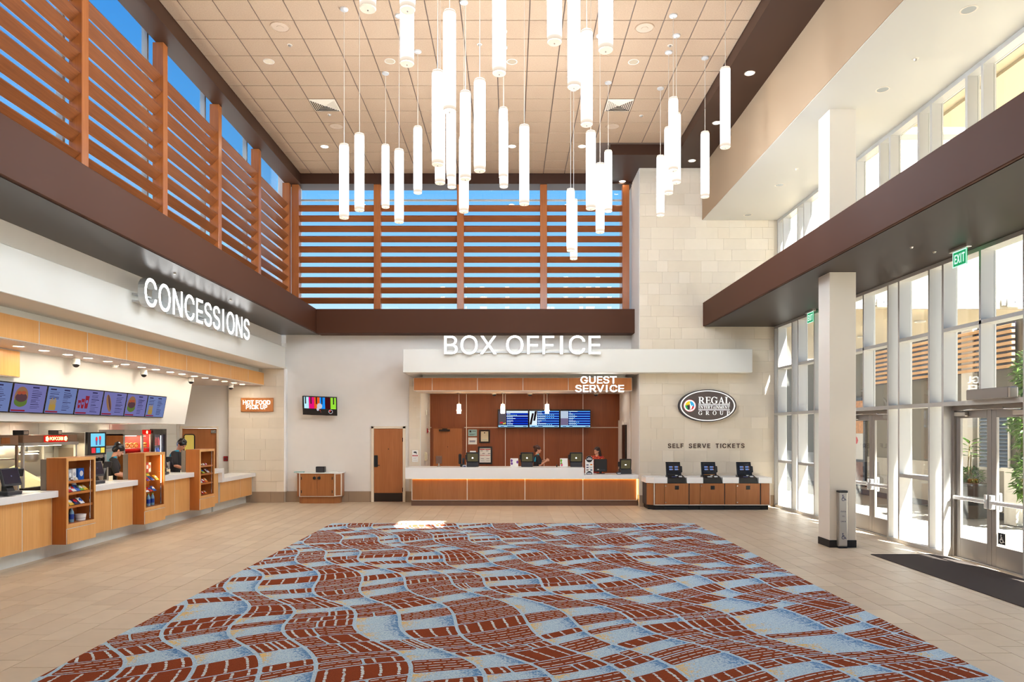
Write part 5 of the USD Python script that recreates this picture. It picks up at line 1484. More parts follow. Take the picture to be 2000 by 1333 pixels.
# pendants in the ticket office
for k, px in enumerate((896.5, 982, 1068.5)):
    Y = 20.32
    x = (px - CX) / F * Y
    t = thing("office_pendant", f"small glowing cone pendant under the ticket office canopy, {['left', 'middle', 'right'][k]} of three", "pendant lamp", (x, Y, 2.56), group="cone pendants over the ticket counter")
    part(t, "shade", MB().lathe([(0, 0), (0.058, 0), (0.068, 0.09), (0.055, 0.27), (0.0, 0.28)], (0, 0, 0), 20), "office_glow", local=True, smooth=50)
    part(t, "rod", MB().cyl((0, 0, 0.27), (0, 0, 0.59), 0.008, n=8), "cord", local=True)
    part(t, "canopy", MB().lathe([(0, 0.575), (0.06, 0.575), (0.065, 0.60), (0, 0.60)], (0, 0, 0), 20), "steel", local=True, smooth=40)
# more lamps in the office ceiling (out of sight behind the band)
for k, x in enumerate((-1.9, -0.3, 1.3, 2.9)):
    downlight(CX + x * F / 21.6, CY - (3.25 - EYE) * F / 21.6, 3.25, f"lit downlight hidden in the ticket office ceiling, {ORD[k]} from the left", "downlights in the ticket office ceiling", 0.085)
for k, (px, lab) in enumerate([(965, "white dome camera left of the middle cone pendant"), (1035, "white dome camera left of the right cone pendant"), (1164, "white dome camera below the guest service letters")]):
    Y = 20.9
    x = (px - CX) / F * Y
    copy_of(cam0, "dome_camera", lab, (x, Y, 3.25), group="dome cameras in the ticket office")
solo("emergency_light", MB().bbox(0.0, 0.22, 20.85, 20.97, 3.18, 3.25, 0.01), "white_paint", "flat white light fitting between the cone pendants of the ticket office", "light")

# show time screens
glow("show_blue", (20, 70, 214), 1.0)
glow("show_light", (74, 150, 240), 1.05)
glow("show_navy", (14, 20, 110), 1.0)
glow("show_white", (222, 240, 255), 1.0)
glow("show_sky", (150, 206, 240), 1.0)
glow("poster_grey", (96, 88, 96), 0.8)
glow("poster_pale", (190, 206, 226), 0.9)
glow("poster_mauve", (128, 116, 150), 0.8)
glow("poster_dark", (40, 30, 30), 0.8)
glow("poster_red", (190, 50, 60), 0.9)
glow("poster_yellow", (230, 210, 80), 0.9)
Ys = 22.60
x0s = [(972 - CX) / F * Ys, (1032.6 - CX) / F * Ys, (1093.4 - CX) / F * Ys, (1154 - CX) / F * Ys]
for k in range(3):
    a, b = x0s[k] + 0.004, x0s[k + 1] - 0.004
    z0, z1 = 2.165, 2.75
    t = thing("showtime_screen", ["show time screen with a grey car poster, left of three over the counter", "show time screen with slanted dark bars, middle of three over the counter", "show time screen with a pale seaside poster, right of three over the counter"][k],
              "screen", ((a + b) / 2, Ys, z0), group="show time screens in the ticket office")
    part(t, "housing", MB().bbox(a, b, Ys, Ys + 0.08, z0, z1, 0.006), "black_plastic")
    part(t, "bracket", MB().box((a + b) / 2 - 0.15, (a + b) / 2 + 0.15, Ys + 0.08, 22.83, z0 + 0.2, z0 + 0.4), "black_plastic")
    W = b - a
    ps = part(t, "poster_picture", MB().box(a + 0.02, a + 0.265, Ys - 0.004, Ys, z0 + 0.08, z1 - 0.05), ["poster_grey", "show_white", "poster_pale"][k])
    o = (a, Ys - 0.004, z0)
    if k == 0:
        part(ps, "red_car_picture", MB().poly(sa.scale(sg.Point(0.12, 0.16).buffer(0.05), 1.2, 0.6), o, XP, ZP, 0.001), "poster_red")
        part(ps, "yellow_car_picture", MB().poly(sa.rotate(sg.box(0.16, 0.12, 0.26, 0.15), 15), o, XP, ZP, 0.001), "poster_yellow")
    elif k == 1:
        part(ps, "bar_picture", MB().poly(unary_union([sg.Polygon([(0.02, 0.10), (0.09, 0.10), (0.16, 0.46), (0.10, 0.46)]), sg.Polygon([(0.14, 0.22), (0.20, 0.22), (0.262, 0.53), (0.19, 0.53)])]), o, XP, ZP, 0.001), "poster_dark")
    else:
        part(ps, "sea_picture", MB().poly(sg.box(0.02, 0.08, 0.265, 0.30), o, XP, ZP, 0.001), "poster_mauve")
    part(t, "footer_bar", MB().box(a + 0.02, b - 0.02, Ys - 0.003, Ys, z0 + 0.02, z0 + 0.078), "show_sky")
    part(t, "footer_text", MB().box(a + 0.09, a + 0.2, Ys - 0.005, Ys - 0.003, z0 + 0.035, z0 + 0.05).box(a + 0.30, a + (0.53 if k == 0 else 0.44 if k == 1 else 0.40), Ys - 0.005, Ys - 0.003, z0 + 0.034, z0 + 0.054).box(b - 0.17, b - 0.06, Ys - 0.005, Ys - 0.003, z0 + 0.036, z0 + 0.056), "show_navy")
    n = 6
    rr = random.Random(k)
    hh = (z1 - 0.05 - z0 - 0.08) / n
    lt, nv, wh, tm = MB(), MB(), MB(), MB()
    for q in range(n):
        zt_ = z1 - 0.05 - hh * q
        lt.box(a + 0.275, b - 0.02, Ys - 0.003, Ys, zt_ - hh * 0.46, zt_ - 0.004)
        nv.box(a + 0.275, b - 0.02, Ys - 0.003, Ys, zt_ - hh + 0.002, zt_ - hh * 0.46)
        tm.box(a + 0.29, a + 0.29 + rr.uniform(0.1, 0.28), Ys - 0.005, Ys - 0.003, zt_ - hh * 0.38, zt_ - hh * 0.14)
        for i in range(rr.randrange(1, 9 if k == 1 else 6)):
            wh.box(a + 0.30 + 0.066 * i, a + 0.34 + 0.066 * i, Ys - 0.005, Ys - 0.003, zt_ - hh * 0.84, zt_ - hh * 0.62)
    part(t, "row_title_bars", lt, "show_light" if k != 0 else "show_blue")
    part(t, "row_time_bars", nv, "show_navy")
    part(t, "row_titles", tm, "show_white")
    part(t, "row_times", wh, "show_sky")
    if k == 0:
        part(t, "highlight_bars", MB().box(a + 0.275, b - 0.02, Ys - 0.006, Ys - 0.005, z1 - 0.115, z1 - 0.05).box(a + 0.275, b - 0.02, Ys - 0.006, Ys - 0.005, z1 - 0.225, z1 - 0.205), "show_white")
# papers and frames on the panelled wall
Yw = 22.82


def wall_sheet(name, px0, py0, px1, py1, label, cat, m, frame=None, lines=0, ink="ink"):
    s = Yw / F
    xa, xb, za, zb = (px0 - CX) * s, (px1 - CX) * s, EYE - (py1 - CY) * s, EYE - (py0 - CY) * s
    t = thing(name, label, cat, ((xa + xb) / 2, Yw, za))
    fw = 0.05 if frame else 0
    if frame:
        part(t, "frame", MB().poly(sg.box(xa, za, xb, zb).difference(sg.box(xa + fw, za + fw, xb - fw, zb - fw)), (0, Yw, 0), XP, ZP, 0.03), frame)
    sh = part(t, "sheet", MB().box(xa + fw, xb - fw, Yw - 0.008, Yw, za + fw, zb - fw), m)
    return t, sh, xa + fw, xb - fw, za + fw, zb - fw


t, sh, a, b, c, d = wall_sheet("wall_notice", 914.5, 839.5, 931.5, 852.5, "pale blue notice sheet on the ticket office wall beside the inner door", "notice", "paper_blue")
part(t, "print", MB().box(a + 0.04, a + 0.10, Yw - 0.01, Yw - 0.008, d - 0.09, d - 0.03).box(a + 0.13, b - 0.03, Yw - 0.01, Yw - 0.008, d - 0.06, d - 0.045).box(a + 0.04, b - 0.05, Yw - 0.01, Yw - 0.008, c + 0.06, c + 0.07).box(a + 0.04, b - 0.1, Yw - 0.01, Yw - 0.008, c + 0.035, c + 0.045), "ink")
t, sh, a, b, c, d = wall_sheet("wall_notice", 914.5, 855, 931.5, 868.5, "white notice sheet with grey print on the ticket office wall, under the pale blue one", "notice", "paper")
part(t, "print", MB().box(a + 0.04, b - 0.05, Yw - 0.01, Yw - 0.008, c + 0.10, c + 0.12).box(a + 0.04, b - 0.06, Yw - 0.01, Yw - 0.008, c + 0.07, c + 0.085), "ink_navy")
t, sh, a, b, c, d = wall_sheet("framed_certificate", 936, 840, 957, 866, "cream certificate in a dark frame on the ticket office wall", "framed certificate", "paper_cream", "dark_bronze")
part(t, "seal", MB().poly(sg.Point((a + b) / 2, d - 0.05).buffer(0.02), (0, Yw - 0.008, 0), XP, ZP, 0.002), "ink")
part(t, "print", MB().box(a + 0.04, b - 0.04, Yw - 0.01, Yw - 0.008, c + 0.05, c + 0.058).box(a + 0.03, b - 0.03, Yw - 0.01, Yw - 0.008, c + 0.03, c + 0.036), "paper_blue")
t, sh, a, b, c, d = wall_sheet("framed_price_list", 933.5, 872.5, 961.5, 907, "black framed price list with red bands on the ticket office wall", "framed poster", "paper", "black_plastic")
m1, m2 = MB(), MB()
for i in range(2):
    xx = a + 0.01 + i * (b - a) / 2
    w = (b - a) / 2 - 0.02
    m1.box(xx, xx + w, Yw - 0.01, Yw - 0.008, d - 0.06, d - 0.035).box(xx, xx + w, Yw - 0.01, Yw - 0.008, (c + d) / 2 - 0.01, (c + d) / 2 + 0.005)
    m2.box(xx + 0.02, xx + w * 0.6, Yw - 0.01, Yw - 0.008, d - 0.10, d - 0.085).box(xx + w * 0.5, xx + w, Yw - 0.01, Yw - 0.008, d - 0.19, d - 0.175).box(xx + 0.03, xx + w * 0.8, Yw - 0.01, Yw - 0.008, c + 0.12, c + 0.13).box(xx + 0.03, xx + w * 0.9, Yw - 0.01, Yw - 0.008, c + 0.05, c + 0.056)
part(t, "red_bands", m1, "red_paint"); part(t, "print", m2, "ink")
# inner door of the office
d = thing("door_2", "wood inner door in the panelled ticket office wall, with a dark closer", "door", (-2.0, 22.82, 0), kind="structure")
s = 22.8 / F
xa, xb = (846 - CX) * s, (903 - CX) * s
part(d, "frame", MB().box(xa - 0.05, xa, 22.78, 22.82, 0, 2.2).box(xb, xb + 0.05, 22.78, 22.82, 0, 2.2).box(xa, xb, 22.78, 22.82, 2.15, 2.2), "wood_wall")
part(d, "leaf", MB().bbox(xa + 0.004, xb - 0.004, 22.79, 22.82, 0.01, 2.145, 0.003), "wood_door")
part(d, "door_closer", MB().bbox(xa + 0.19, xa + 0.54, 22.72, 22.79, 2.05, 2.11, 0.006).box(xa + 0.3, xa + 0.45, 22.72, 22.8, 2.11, 2.14), "dark_bronze")
part(d, "peephole", MB().cyl(((xa + xb) / 2, 22.78, 1.55), ((xa + xb) / 2, 22.79, 1.55), 0.012, n=10), "dark_bronze")
# small things on the office side walls and pier
t = thing("fire_alarm", "small red triangular fire alarm on the ticket office's left side wall", "fire alarm", (-2.6, 22.2, 2.0))
part(t, "box", MB().hull([(-2.60, 22.1, 1.99), (-2.60, 22.3, 1.99), (-2.60, 22.1, 2.15), (-2.60, 22.3, 2.15), (-2.55, 22.15, 2.05), (-2.55, 22.25, 2.05)]), "alarm_red")
part(t, "lens", MB().ball((-2.55, 22.2, 2.06), 0.03, 1), "paper")
t = thing("wall_phone", "pale wall phone hanging on the ticket office's left side wall", "phone", (-2.6, 21.6, 1.2))
part(t, "cradle", MB().bbox(-2.60, -2.57, 21.52, 21.68, 1.15, 1.42, 0.01), "paper_cream")
part(t, "handset", MB().tube([(-2.57, 21.6, 1.16), (-2.545, 21.6, 1.2), (-2.545, 21.6, 1.36), (-2.57, 21.6, 1.41)], 0.022), "paper_cream")
t = thing("notice_sign", "white notice sign with a bird picture and red band on the narrow stone pier", "sign", (-2.76, 20.6, 1.15))
xa, xb, za, zb = (805 - CX) * 20.6 / F, (816.5 - CX) * 20.6 / F, EYE - 63 * 20.6 / F, EYE - 40 * 20.6 / F
part(t, "plate", MB().bbox(xa, xb, 20.595, 20.602, za, zb, 0.002), "paper")
part(t, "red_band", MB().box(xa + 0.01, xb - 0.01, 20.592, 20.595, za + 0.165, za + 0.205), "red_paint")
part(t, "picture", MB().poly(sa.scale(sg.Point((xa + xb) / 2, zb - 0.06).buffer(0.045), 1, 0.55).union(sg.Polygon([((xa + xb) / 2 + .02, zb - .08), ((xa + xb) / 2 + .05, zb - .12), ((xa + xb) / 2 + .045, zb - .06)])), (0, 20.595, 0), XP, ZP, 0.002), "ink")
part(t, "print", MB().text("NOTICE", (xa + 0.03, 20.591, za + 0.173), XP, ZP, 0.024, 0.001, True, xb - xa - 0.06), "paper")
part(t, "small_print", MB().box(xa + 0.03, xb - 0.03, 20.592, 20.595, za + 0.05, za + 0.056).box(xa + 0.03, xb - 0.05, 20.592, 20.595, za + 0.09, za + 0.096).box(xa + 0.03, xb - 0.03, 20.592, 20.595, za + 0.125, za + 0.131), "unlit_lens")
for k, (yy, z, lab) in enumerate([(21.9, 2.55, "small white thermostat high on the ticket office's left side wall")]):
    solo("thermostat", MB().bbox(-2.60, -2.575, yy - 0.06, yy + 0.06, z, z + 0.16, 0.006), "paper", lab, "thermostat")
solo("light_switch", MB().bbox(3.488, 3.50, 21.2, 21.28, 1.25, 1.42, 0.003), "paper", "white switch plate on the ticket office's right side wall", "switch")
solo("door_9", MB().bbox(3.44, 3.50, 21.35, 21.95, 0, 2.25, 0.004), "dark_bronze", "dark door edge in the right side wall of the ticket office", "door", kind="structure")

# ------------------------------------------------------------------ plain door, screen and cabinet on the far wall
d = thing("door_3", "plain reddish wood door with a dark kick plate in the far wall", "door", (-3.545, 20.67, 0), kind="structure")
part(d, "frame", MB().bbox(-4.04, -3.965, 20.61, 20.68, 0, 2.2, 0.004).bbox(-3.125, -3.05, 20.61, 20.68, 0, 2.2, 0.004).bbox(-4.04, -3.05, 20.61, 20.68, 2.135, 2.2, 0.004), "cream_paint")
part(d, "leaf", MB().bbox(-3.962, -3.128, 20.63, 20.67, 0.01, 2.13, 0.003), "wood_door")
part(d, "kick_plate", MB().bbox(-3.955, -3.135, 20.625, 20.63, 0.02, 0.265, 0.001), "dark_bronze")
part(d, "lock_plate", MB().bbox(-3.955, -3.85, 20.595, 20.63, 1.02, 1.36, 0.012), "black_plastic")
part(d, "lever", MB().tube([(-3.90, 20.60, 1.07), (-3.90, 20.565, 1.07), (-3.78, 20.565, 1.07)], 0.011), "black_plastic")
part(d, "peephole", MB().cyl((-3.54, 20.622, 1.54), (-3.54, 20.63, 1.54), 0.014, n=12), "dark_bronze")
part(d, "hinge", MB().bbox(-3.135, -3.118, 20.60, 20.63, 0.3, 0.42, 0.002).bbox(-3.135, -3.118, 20.60, 20.63, 1.75, 1.87, 0.002), "dark_bronze")

for k, c in dict(pale=(186, 232, 246), pink=(222, 20, 120), orange=(226, 92, 30), blue=(30, 140, 236), maroon=(66, 16, 20), green=(150, 220, 60), grey=(196, 196, 206), red=(206, 60, 50)).items():
    glow(f"tv_{k}", c, 1.0)
t = thing("wall_screen", "tilted screen showing coloured piano keys on the far wall", "screen", (-5.42, 20.4, 2.5))
R = np.array([[1, 0, 0], [0, 1, 0], [0, 0, 1.0]])
tc = np.array([(624.5 - CX) * 20.3 / F, 20.3, EYE - (793.5 - CY) * 20.3 / F])
up = np.array([0.02, -0.26, 0.966]); up /= np.linalg.norm(up)
rt = np.array([0.995, 0.05, -0.035]); rt /= np.linalg.norm(rt)
up = up - rt * up.dot(rt); up /= np.linalg.norm(up)
fo = np.cross(rt, up)
W, Hh = 0.97, 0.545
o = tc - rt * W / 2 - up * Hh / 2
part(t, "housing", MB().poly(sg.box(0, 0, W, Hh), o - fo * 0.05, rt, up, 0.05), "black_plastic")
part(t, "bracket", MB().hull([tuple(tc - fo * 0.05 + rt * a + up * b) for a in (-.1, .1) for b in (-.1, .1)] + [(tc[0] + a, 20.67, tc[2] + b) for a in (-.1, .1) for b in (-.1, .1)]), "black_plastic")
kw = (W - 0.05) / 6
for q, c in enumerate(("pale", "pink", "orange", "blue", "maroon", "green")):
    part(t, "key_picture", MB().poly(sg.box(0.025 + kw * q + (0.02 if q == 0 else 0), 0.19, 0.025 + kw * (q + 1), Hh - 0.02), o, rt, up, 0.002), f"tv_{c}")
part(t, "black_key_picture", MB().poly(unary_union([sg.box(0.025 + kw * (q + 0.3 if q < 5 else q + 0.45), 0.33, 0.025 + kw * (q + 0.52 if q < 5 else q + 0.68), Hh - 0.02) for q in (0, 1, 2, 3, 5)]), o + fo * 0.003, rt, up, 0.002), "black_plastic")
part(t, "ear_picture", MB().poly(unary_union([sa.scale(sg.Point(0.48, 0.27).buffer(0.075), 1, 1.1), sa.scale(sg.Point(0.43, 0.18).buffer(0.04), 0.9, 1.3)]), o + fo * 0.006, rt, up, 0.002), "tv_grey")
part(t, "dial_picture", MB().poly(sg.Point(0.79, 0.115).buffer(0.06).difference(sg.Point(0.79, 0.115).buffer(0.048)), o + fo * 0.003, rt, up, 0.002), "tv_grey")
part(t, "red_spots_picture", MB().poly(unary_union([sg.Point(0.77, 0.135).buffer(0.025), sg.Point(0.49, 0.145).buffer(0.014), sg.Point(0.51, 0.10).buffer(0.009)]), o + fo * 0.004, rt, up, 0.002), "tv_red")

t = thing("condiment_cabinet", "low wood cabinet with chamfered corners and a white top left of the plain door", "cabinet", (-5.43, 20.4, 0))
oc = [(-6.10, 20.66), (-6.10, 20.32), (-5.98, 20.19), (-5.01, 20.19), (-4.83, 20.36), (-4.83, 20.66)]
inset = lambda q, d: list(sg.Polygon(q).buffer(d, join_style=2).exterior.coords)[:-1]
part(t, "carcass", MB().prism(oc, "z", 0.20, 0.855), "wood_office")
part(t, "plinth", MB().prism([(x, min(y, 20.66)) for x, y in inset(oc, -0.06)], "z", 0.0, 0.20), "wood_office")
part(t, "top", MB().prism([(x, min(y, 20.665)) for x, y in inset(oc, 0.03)], "z", 0.855, 0.88), "white_gloss")
for a, b, hx in ((-5.965, -5.50, -5.56), (-5.485, -5.03, -5.43)):
    dd = part(t, "door", MB().bbox(a, b, 20.172, 20.19, 0.225, 0.84, 0.002), "wood_office")
    part(dd, "hinge", MB().bbox(a + 0.02 if hx < -5.5 else b - 0.04, a + 0.04 if hx < -5.5 else b - 0.02, 20.165, 20.172, 0.68, 0.76, 0.002).bbox(a + 0.02 if hx < -5.5 else b - 0.04, a + 0.04 if hx < -5.5 else b - 0.02, 20.165, 20.172, 0.30, 0.38, 0.002), "black_plastic")
    part(dd, "knob", MB().cyl((hx, 20.14, 0.73), (hx, 20.172, 0.73), 0.042, n=18), "black_plastic")
    part(dd, "lock", MB().cyl((hx + 0.03, 20.16, 0.795), (hx + 0.03, 20.172, 0.795), 0.012, n=10), "chrome")
nrm = np.array([0.17, -0.18]) / math.hypot(0.17, 0.18)
e0, e1 = np.array([-5.01, 20.19]), np.array([-4.83, 20.36])
mm = MB()
for f0, f1, z0, z1 in ((0, 0.16, 0.20, 0.855), (0.84, 1, 0.20, 0.855), (0.16, 0.84, 0.20, 0.225), (0.16, 0.84, 0.83, 0.855)):
    a, b = e0 + (e1 - e0) * f0, e0 + (e1 - e0) * f1
    mm.hull([(*(q + nrm * s_), z) for q in (a, b) for s_ in (0, 0.008) for z in (z0, z1)])
part(t, "corner_trim", mm, "trim_white")
part(t, "left_trim", MB().box(-6.0, -5.975, 20.178, 20.195, 0.2, 0.855).box(-5.995, -5.0, 20.178, 20.19, 0.195, 0.212), "trim_white")
x = (626.5 - CX) * 20.4 / F
t = thing("napkin_box", "small black napkin box on the low wood cabinet", "napkin dispenser", (x, 20.4, 0.88))
part(t, "body", MB().bbox(x - 0.125, x + 0.125, 20.32, 20.5, 0.88, 1.045, 0.012), "black_plastic")
part(t, "face_plate", MB().bbox(x - 0.1, x + 0.09, 20.312, 20.32, 0.90, 1.03, 0.003), "dark_plastic")
for k, (dx, w, m_, lab) in enumerate([(-0.6, 0.26, "paper_blue", "pale folded sheet on the left of the low wood cabinet"), (0.40, 0.26, "paper", "pale sheet on the right of the low wood cabinet")]):
    solo("cabinet_tray", MB().bbox(x + dx - w / 2, x + dx + w / 2, 20.25, 20.42, 0.8805, 0.905, 0.003), m_, lab, "tray")

# ------------------------------------------------------------------ self serve ticket machines
t = thing("kiosk_counter", "low wood counter with three doors holding the self serve ticket machines", "counter", (5.3, 18.95, 0))
kx0, kx1, ky = 3.755, 6.80, 18.60
part(t, "carcass", MB().prism([(kx0, ky + 0.01), (kx1, ky + 0.01), (kx1, 19.375), (3.60, 19.375), (3.60, ky + 0.16)], "z", 0.115, 0.70), "ink")
part(t, "edge_trim", MB().box(kx0 - 0.004, kx1, ky - 0.012, ky + 0.012, 0.118, 0.14).box(kx0 - 0.006, kx0 + 0.02, ky - 0.012, ky + 0.012, 0.118, 0.70).box(kx1 - 0.022, kx1, ky - 0.012, ky + 0.012, 0.118, 0.70), "trim_white")
part(t, "plinth", MB().prism([(kx0 + .02, ky + 0.05), (kx1 - .04, ky + 0.05), (kx1 - .04, 19.375), (3.64, 19.375), (3.64, ky + 0.2)], "z", 0.0, 0.116), "black_rubber")
def kxp(px):
    return (px - CX) * ky / F
pan = [(1279.3, 1297.5), (1297.7, 1345), (1346.5, 1367.2), (1367.4, 1414.6), (1416, 1437.3), (1437.5, 1484.2), (1486, 1502.6)]
for k, (a, b) in enumerate(pan):
    xa, xb = kxp(a), kxp(b)
    isd = k in (1, 3, 5)
    q = part(t, "door" if isd else "wood_panel", MB().bbox(xa + 0.003, xb - 0.003, ky - 0.012, ky + 0.01, 0.145, 0.695, 0.002), "wood_office")
    if isd:
        cxp = kxp([1321.8, 1391.6, 1460.8][k // 2])
        part(q, "ticket_slot", MB().bbox(cxp - 0.052, cxp + 0.052, ky - 0.02, ky - 0.012, 0.535, 0.635, 0.004), "black_plastic")
        for z in (0.63, 0.20):
            part(q, "knob", MB().cyl((xa + 0.03, ky - 0.026, z), (xa + 0.03, ky - 0.012, z), 0.016, n=12), "chrome")
part(t, "side_panel", MB().hull([(kx0 - 0.01, ky + 0.012, z) for z in (0.13, 0.695)] + [(3.60, ky + 0.155, z) for z in (0.13, 0.695)] + [(kx0 - 0.02, ky + 0.004, z) for z in (0.13, 0.695)] + [(3.592, ky + 0.148, z) for z in (0.13, 0.695)]), "wood_office")
part(t, "foot", MB().bbox(kxp(1297), kxp(1345), ky + 0.02, ky + 0.1, 0, 0.10, 0.01).bbox(kxp(1367), kxp(1415), ky + 0.02, ky + 0.1, 0, 0.10, 0.01).bbox(kxp(1437), kxp(1485), ky + 0.02, ky + 0.1, 0, 0.10, 0.01), "black_rubber")
kt = MB()
for a, b in ((1277, 1303), (1341, 1372.8), (1411, 1442.8), (1481, 1507)):
    if a == 1277:
        kt.prism([(kxp(a), ky - 0.03), (kxp(b), ky - 0.03), (kxp(b), 19.385), (3.57, 19.385), (3.57, ky + 0.14)], "z", 0.70, 0.853)
    else:
        kt.bbox(kxp(a), kxp(b), ky - 0.03, 19.385, 0.70, 0.853, 0.004)
kt.box(kxp(1300), kxp(1484), 18.95, 19.385, 0.70, 0.85)
solo("kiosk_countertop", kt, "white_gloss", "white notched top of the low ticket machine counter", "countertop")
plain("kiosk_screen", (18, 20, 30), 0.12, lum=0.3)
glow("kiosk_tile", (120, 146, 206), 0.8)
glow("kiosk_orange", (200, 130, 60), 0.8)
for k, px in enumerate((1322, 1391.5, 1461.5)):
    x = kxp(px)
    t = thing("ticket_kiosk", f"black self serve ticket machine on the low counter, {['left', 'middle', 'right'][k]} of three", "ticket machine", (x, 18.75, 0.70), group="self serve ticket machines")
    part(t, "base", MB().hull([(-0.245, -0.17, 0.002), (0.235, -0.17, 0.002), (-0.245, 0.18, 0.002), (0.235, 0.18, 0.002), (-0.24, -0.17, 0.13), (0.225, -0.17, 0.13), (-0.22, 0.0, 0.20), (0.19, 0.0, 0.20), (-0.22, 0.18, 0.20), (0.19, 0.18, 0.20)]), "black_plastic", local=True)
    part(t, "deck", MB().hull([(-0.19, -0.165, 0.132), (0.18, -0.165, 0.132), (-0.19, -0.02, 0.195), (0.18, -0.02, 0.195), (-0.19, -0.165, 0.137), (0.18, -0.165, 0.137), (-0.19, -0.02, 0.2), (0.18, -0.02, 0.2)]), "dark_bronze", local=True)
    part(t, "keypad", MB().bbox(-0.12, 0.0, -0.14, -0.06, 0.152, 0.178, 0.004), "pack_navy" if k != 1 else "pack_silver", local=True)
    part(t, "card_slot", MB().bbox(0.06, 0.14, -0.14, -0.06, 0.152, 0.19, 0.004), "pack_silver", local=True)
    part(t, "receipt_slot", MB().bbox(-0.02, 0.04, -0.06, -0.03, 0.185, 0.205, 0.002), "paper", local=True)
    lean = lambda m: m.turn(-14, axis=(1, 0, 0)).move((-0.03, 0.02, 0.19))
    part(t, "screen_case", lean(MB().hull([(-0.205, -0.025, 0), (0.185, -0.025, 0), (-0.215, -0.025, 0.36), (0.165, -0.025, 0.36), (-0.205, 0.04, 0), (0.185, 0.04, 0), (-0.2, 0.03, 0.36), (0.15, 0.03, 0.36)])), "black_plastic", local=True)
    sc = part(t, "screen", lean(MB().box(-0.18, 0.145, -0.028, -0.025, 0.05, 0.33)), "kiosk_screen", local=True)
    tl = MB()
    for a in (-0.13, 0.015):
        for z in (0.14, 0.205):
            tl.box(a, a + 0.085, -0.031, -0.028, z, z + 0.04)
    part(sc, "tiles", lean(tl), "kiosk_tile", local=True)
    ob = MB()
    for a in (-0.04, 0.105):
        for z in (0.14, 0.205):
            ob.box(a, a + 0.014, -0.031, -0.028, z + 0.004, z + 0.034)
    if k == 1:
        ob.box(-0.15, 0.13, -0.03, -0.0265, 0.02, 0.028)
    part(sc, "marks", lean(ob), "kiosk_orange", local=True)
    part(t, "card_reader", lean(MB().bbox(0.16, 0.215, -0.04, 0.02, 0.08, 0.25, 0.014)), "black_plastic", local=True)

# ------------------------------------------------------------------ the oval sign
plain("oval_face", (92, 80, 76), 0.5)
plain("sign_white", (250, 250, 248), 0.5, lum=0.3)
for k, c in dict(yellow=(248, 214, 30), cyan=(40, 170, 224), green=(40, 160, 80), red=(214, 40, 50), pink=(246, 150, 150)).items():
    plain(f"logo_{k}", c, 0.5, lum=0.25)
oc_ = np.array([(1381.5 - CX) * 19.3 / F, 19.27, EYE - (793 - CY) * 19.3 / F])
t = thing("oval_sign", "brown oval sign with white lettering REGAL ENTERTAINMENT GROUP on the stone wall", "sign", oc_)
ell = lambda a, b: sa.scale(sg.Point(0, 0).buffer(1, quad_segs=32), a, b)
RX, RZ = 56.3 * 19.3 / F, 31.5 * 19.3 / F
part(t, "body", MB().poly(ell(RX, RZ), oc_ + np.array([0, 0.125, 0]), XP, ZP, 0.125), "ink")
part(t, "face", MB().poly(ell(RX - 0.012, RZ - 0.012), oc_, XP, ZP, 0.004), "oval_face")
part(t, "white_ring", MB().poly(ell(RX - 0.04, RZ - 0.022).difference(ell(RX - 0.075, RZ - 0.05)), oc_ + np.array([0, -0.004, 0]), XP, ZP, 0.004), "sign_white")
lc = oc_ + np.array([(1346.5 - 1381.5) * 19.3 / F, -0.004, 0.0])
lg = part(t, "emblem", MB().poly(sg.Point(0, 0).buffer(0.165, quad_segs=16), lc, XP, ZP, 0.004), "logo_pink")
part(lg, "white_disc", MB().poly(sg.Point(0, 0).buffer(0.155, quad_segs=16), lc + np.array([0, -0.004, 0]), XP, ZP, 0.001), "sign_white")
wedge = lambda a, b: sg.Polygon([(0, 0)] + [(0.122 * math.cos(math.radians(g)), 0.122 * math.sin(math.radians(g))) for g in np.linspace(a, b, 12)])
for c, a, b in (("yellow", 85, 175), ("green", 175, 265), ("red", 265, 350), ("cyan", -10, 85)):
    part(lg, f"{c}_quarter", MB().poly(wedge(a, b), lc + np.array([0, -0.005, 0]), XP, ZP, 0.001), f"logo_{c}")
crown = sg.Polygon([(-0.085, 0.04), (-0.05, -0.10), (0.02, -0.11), (-0.005, 0.05), (-0.03, 0.0), (-0.045, 0.05), (-0.06, 0.0)])
part(lg, "dark_crown", MB().poly(crown, lc + np.array([0, -0.006, 0]), XP, ZP, 0.001), "ink")
part(lg, "white_crown", MB().poly(sg.Polygon([(0.005, 0.09), (-0.02, -0.11), (0.04, -0.11), (0.085, 0.03), (0.05, -0.01), (0.035, 0.02)]), lc + np.array([0, -0.006, 0]), XP, ZP, 0.001), "sign_white")


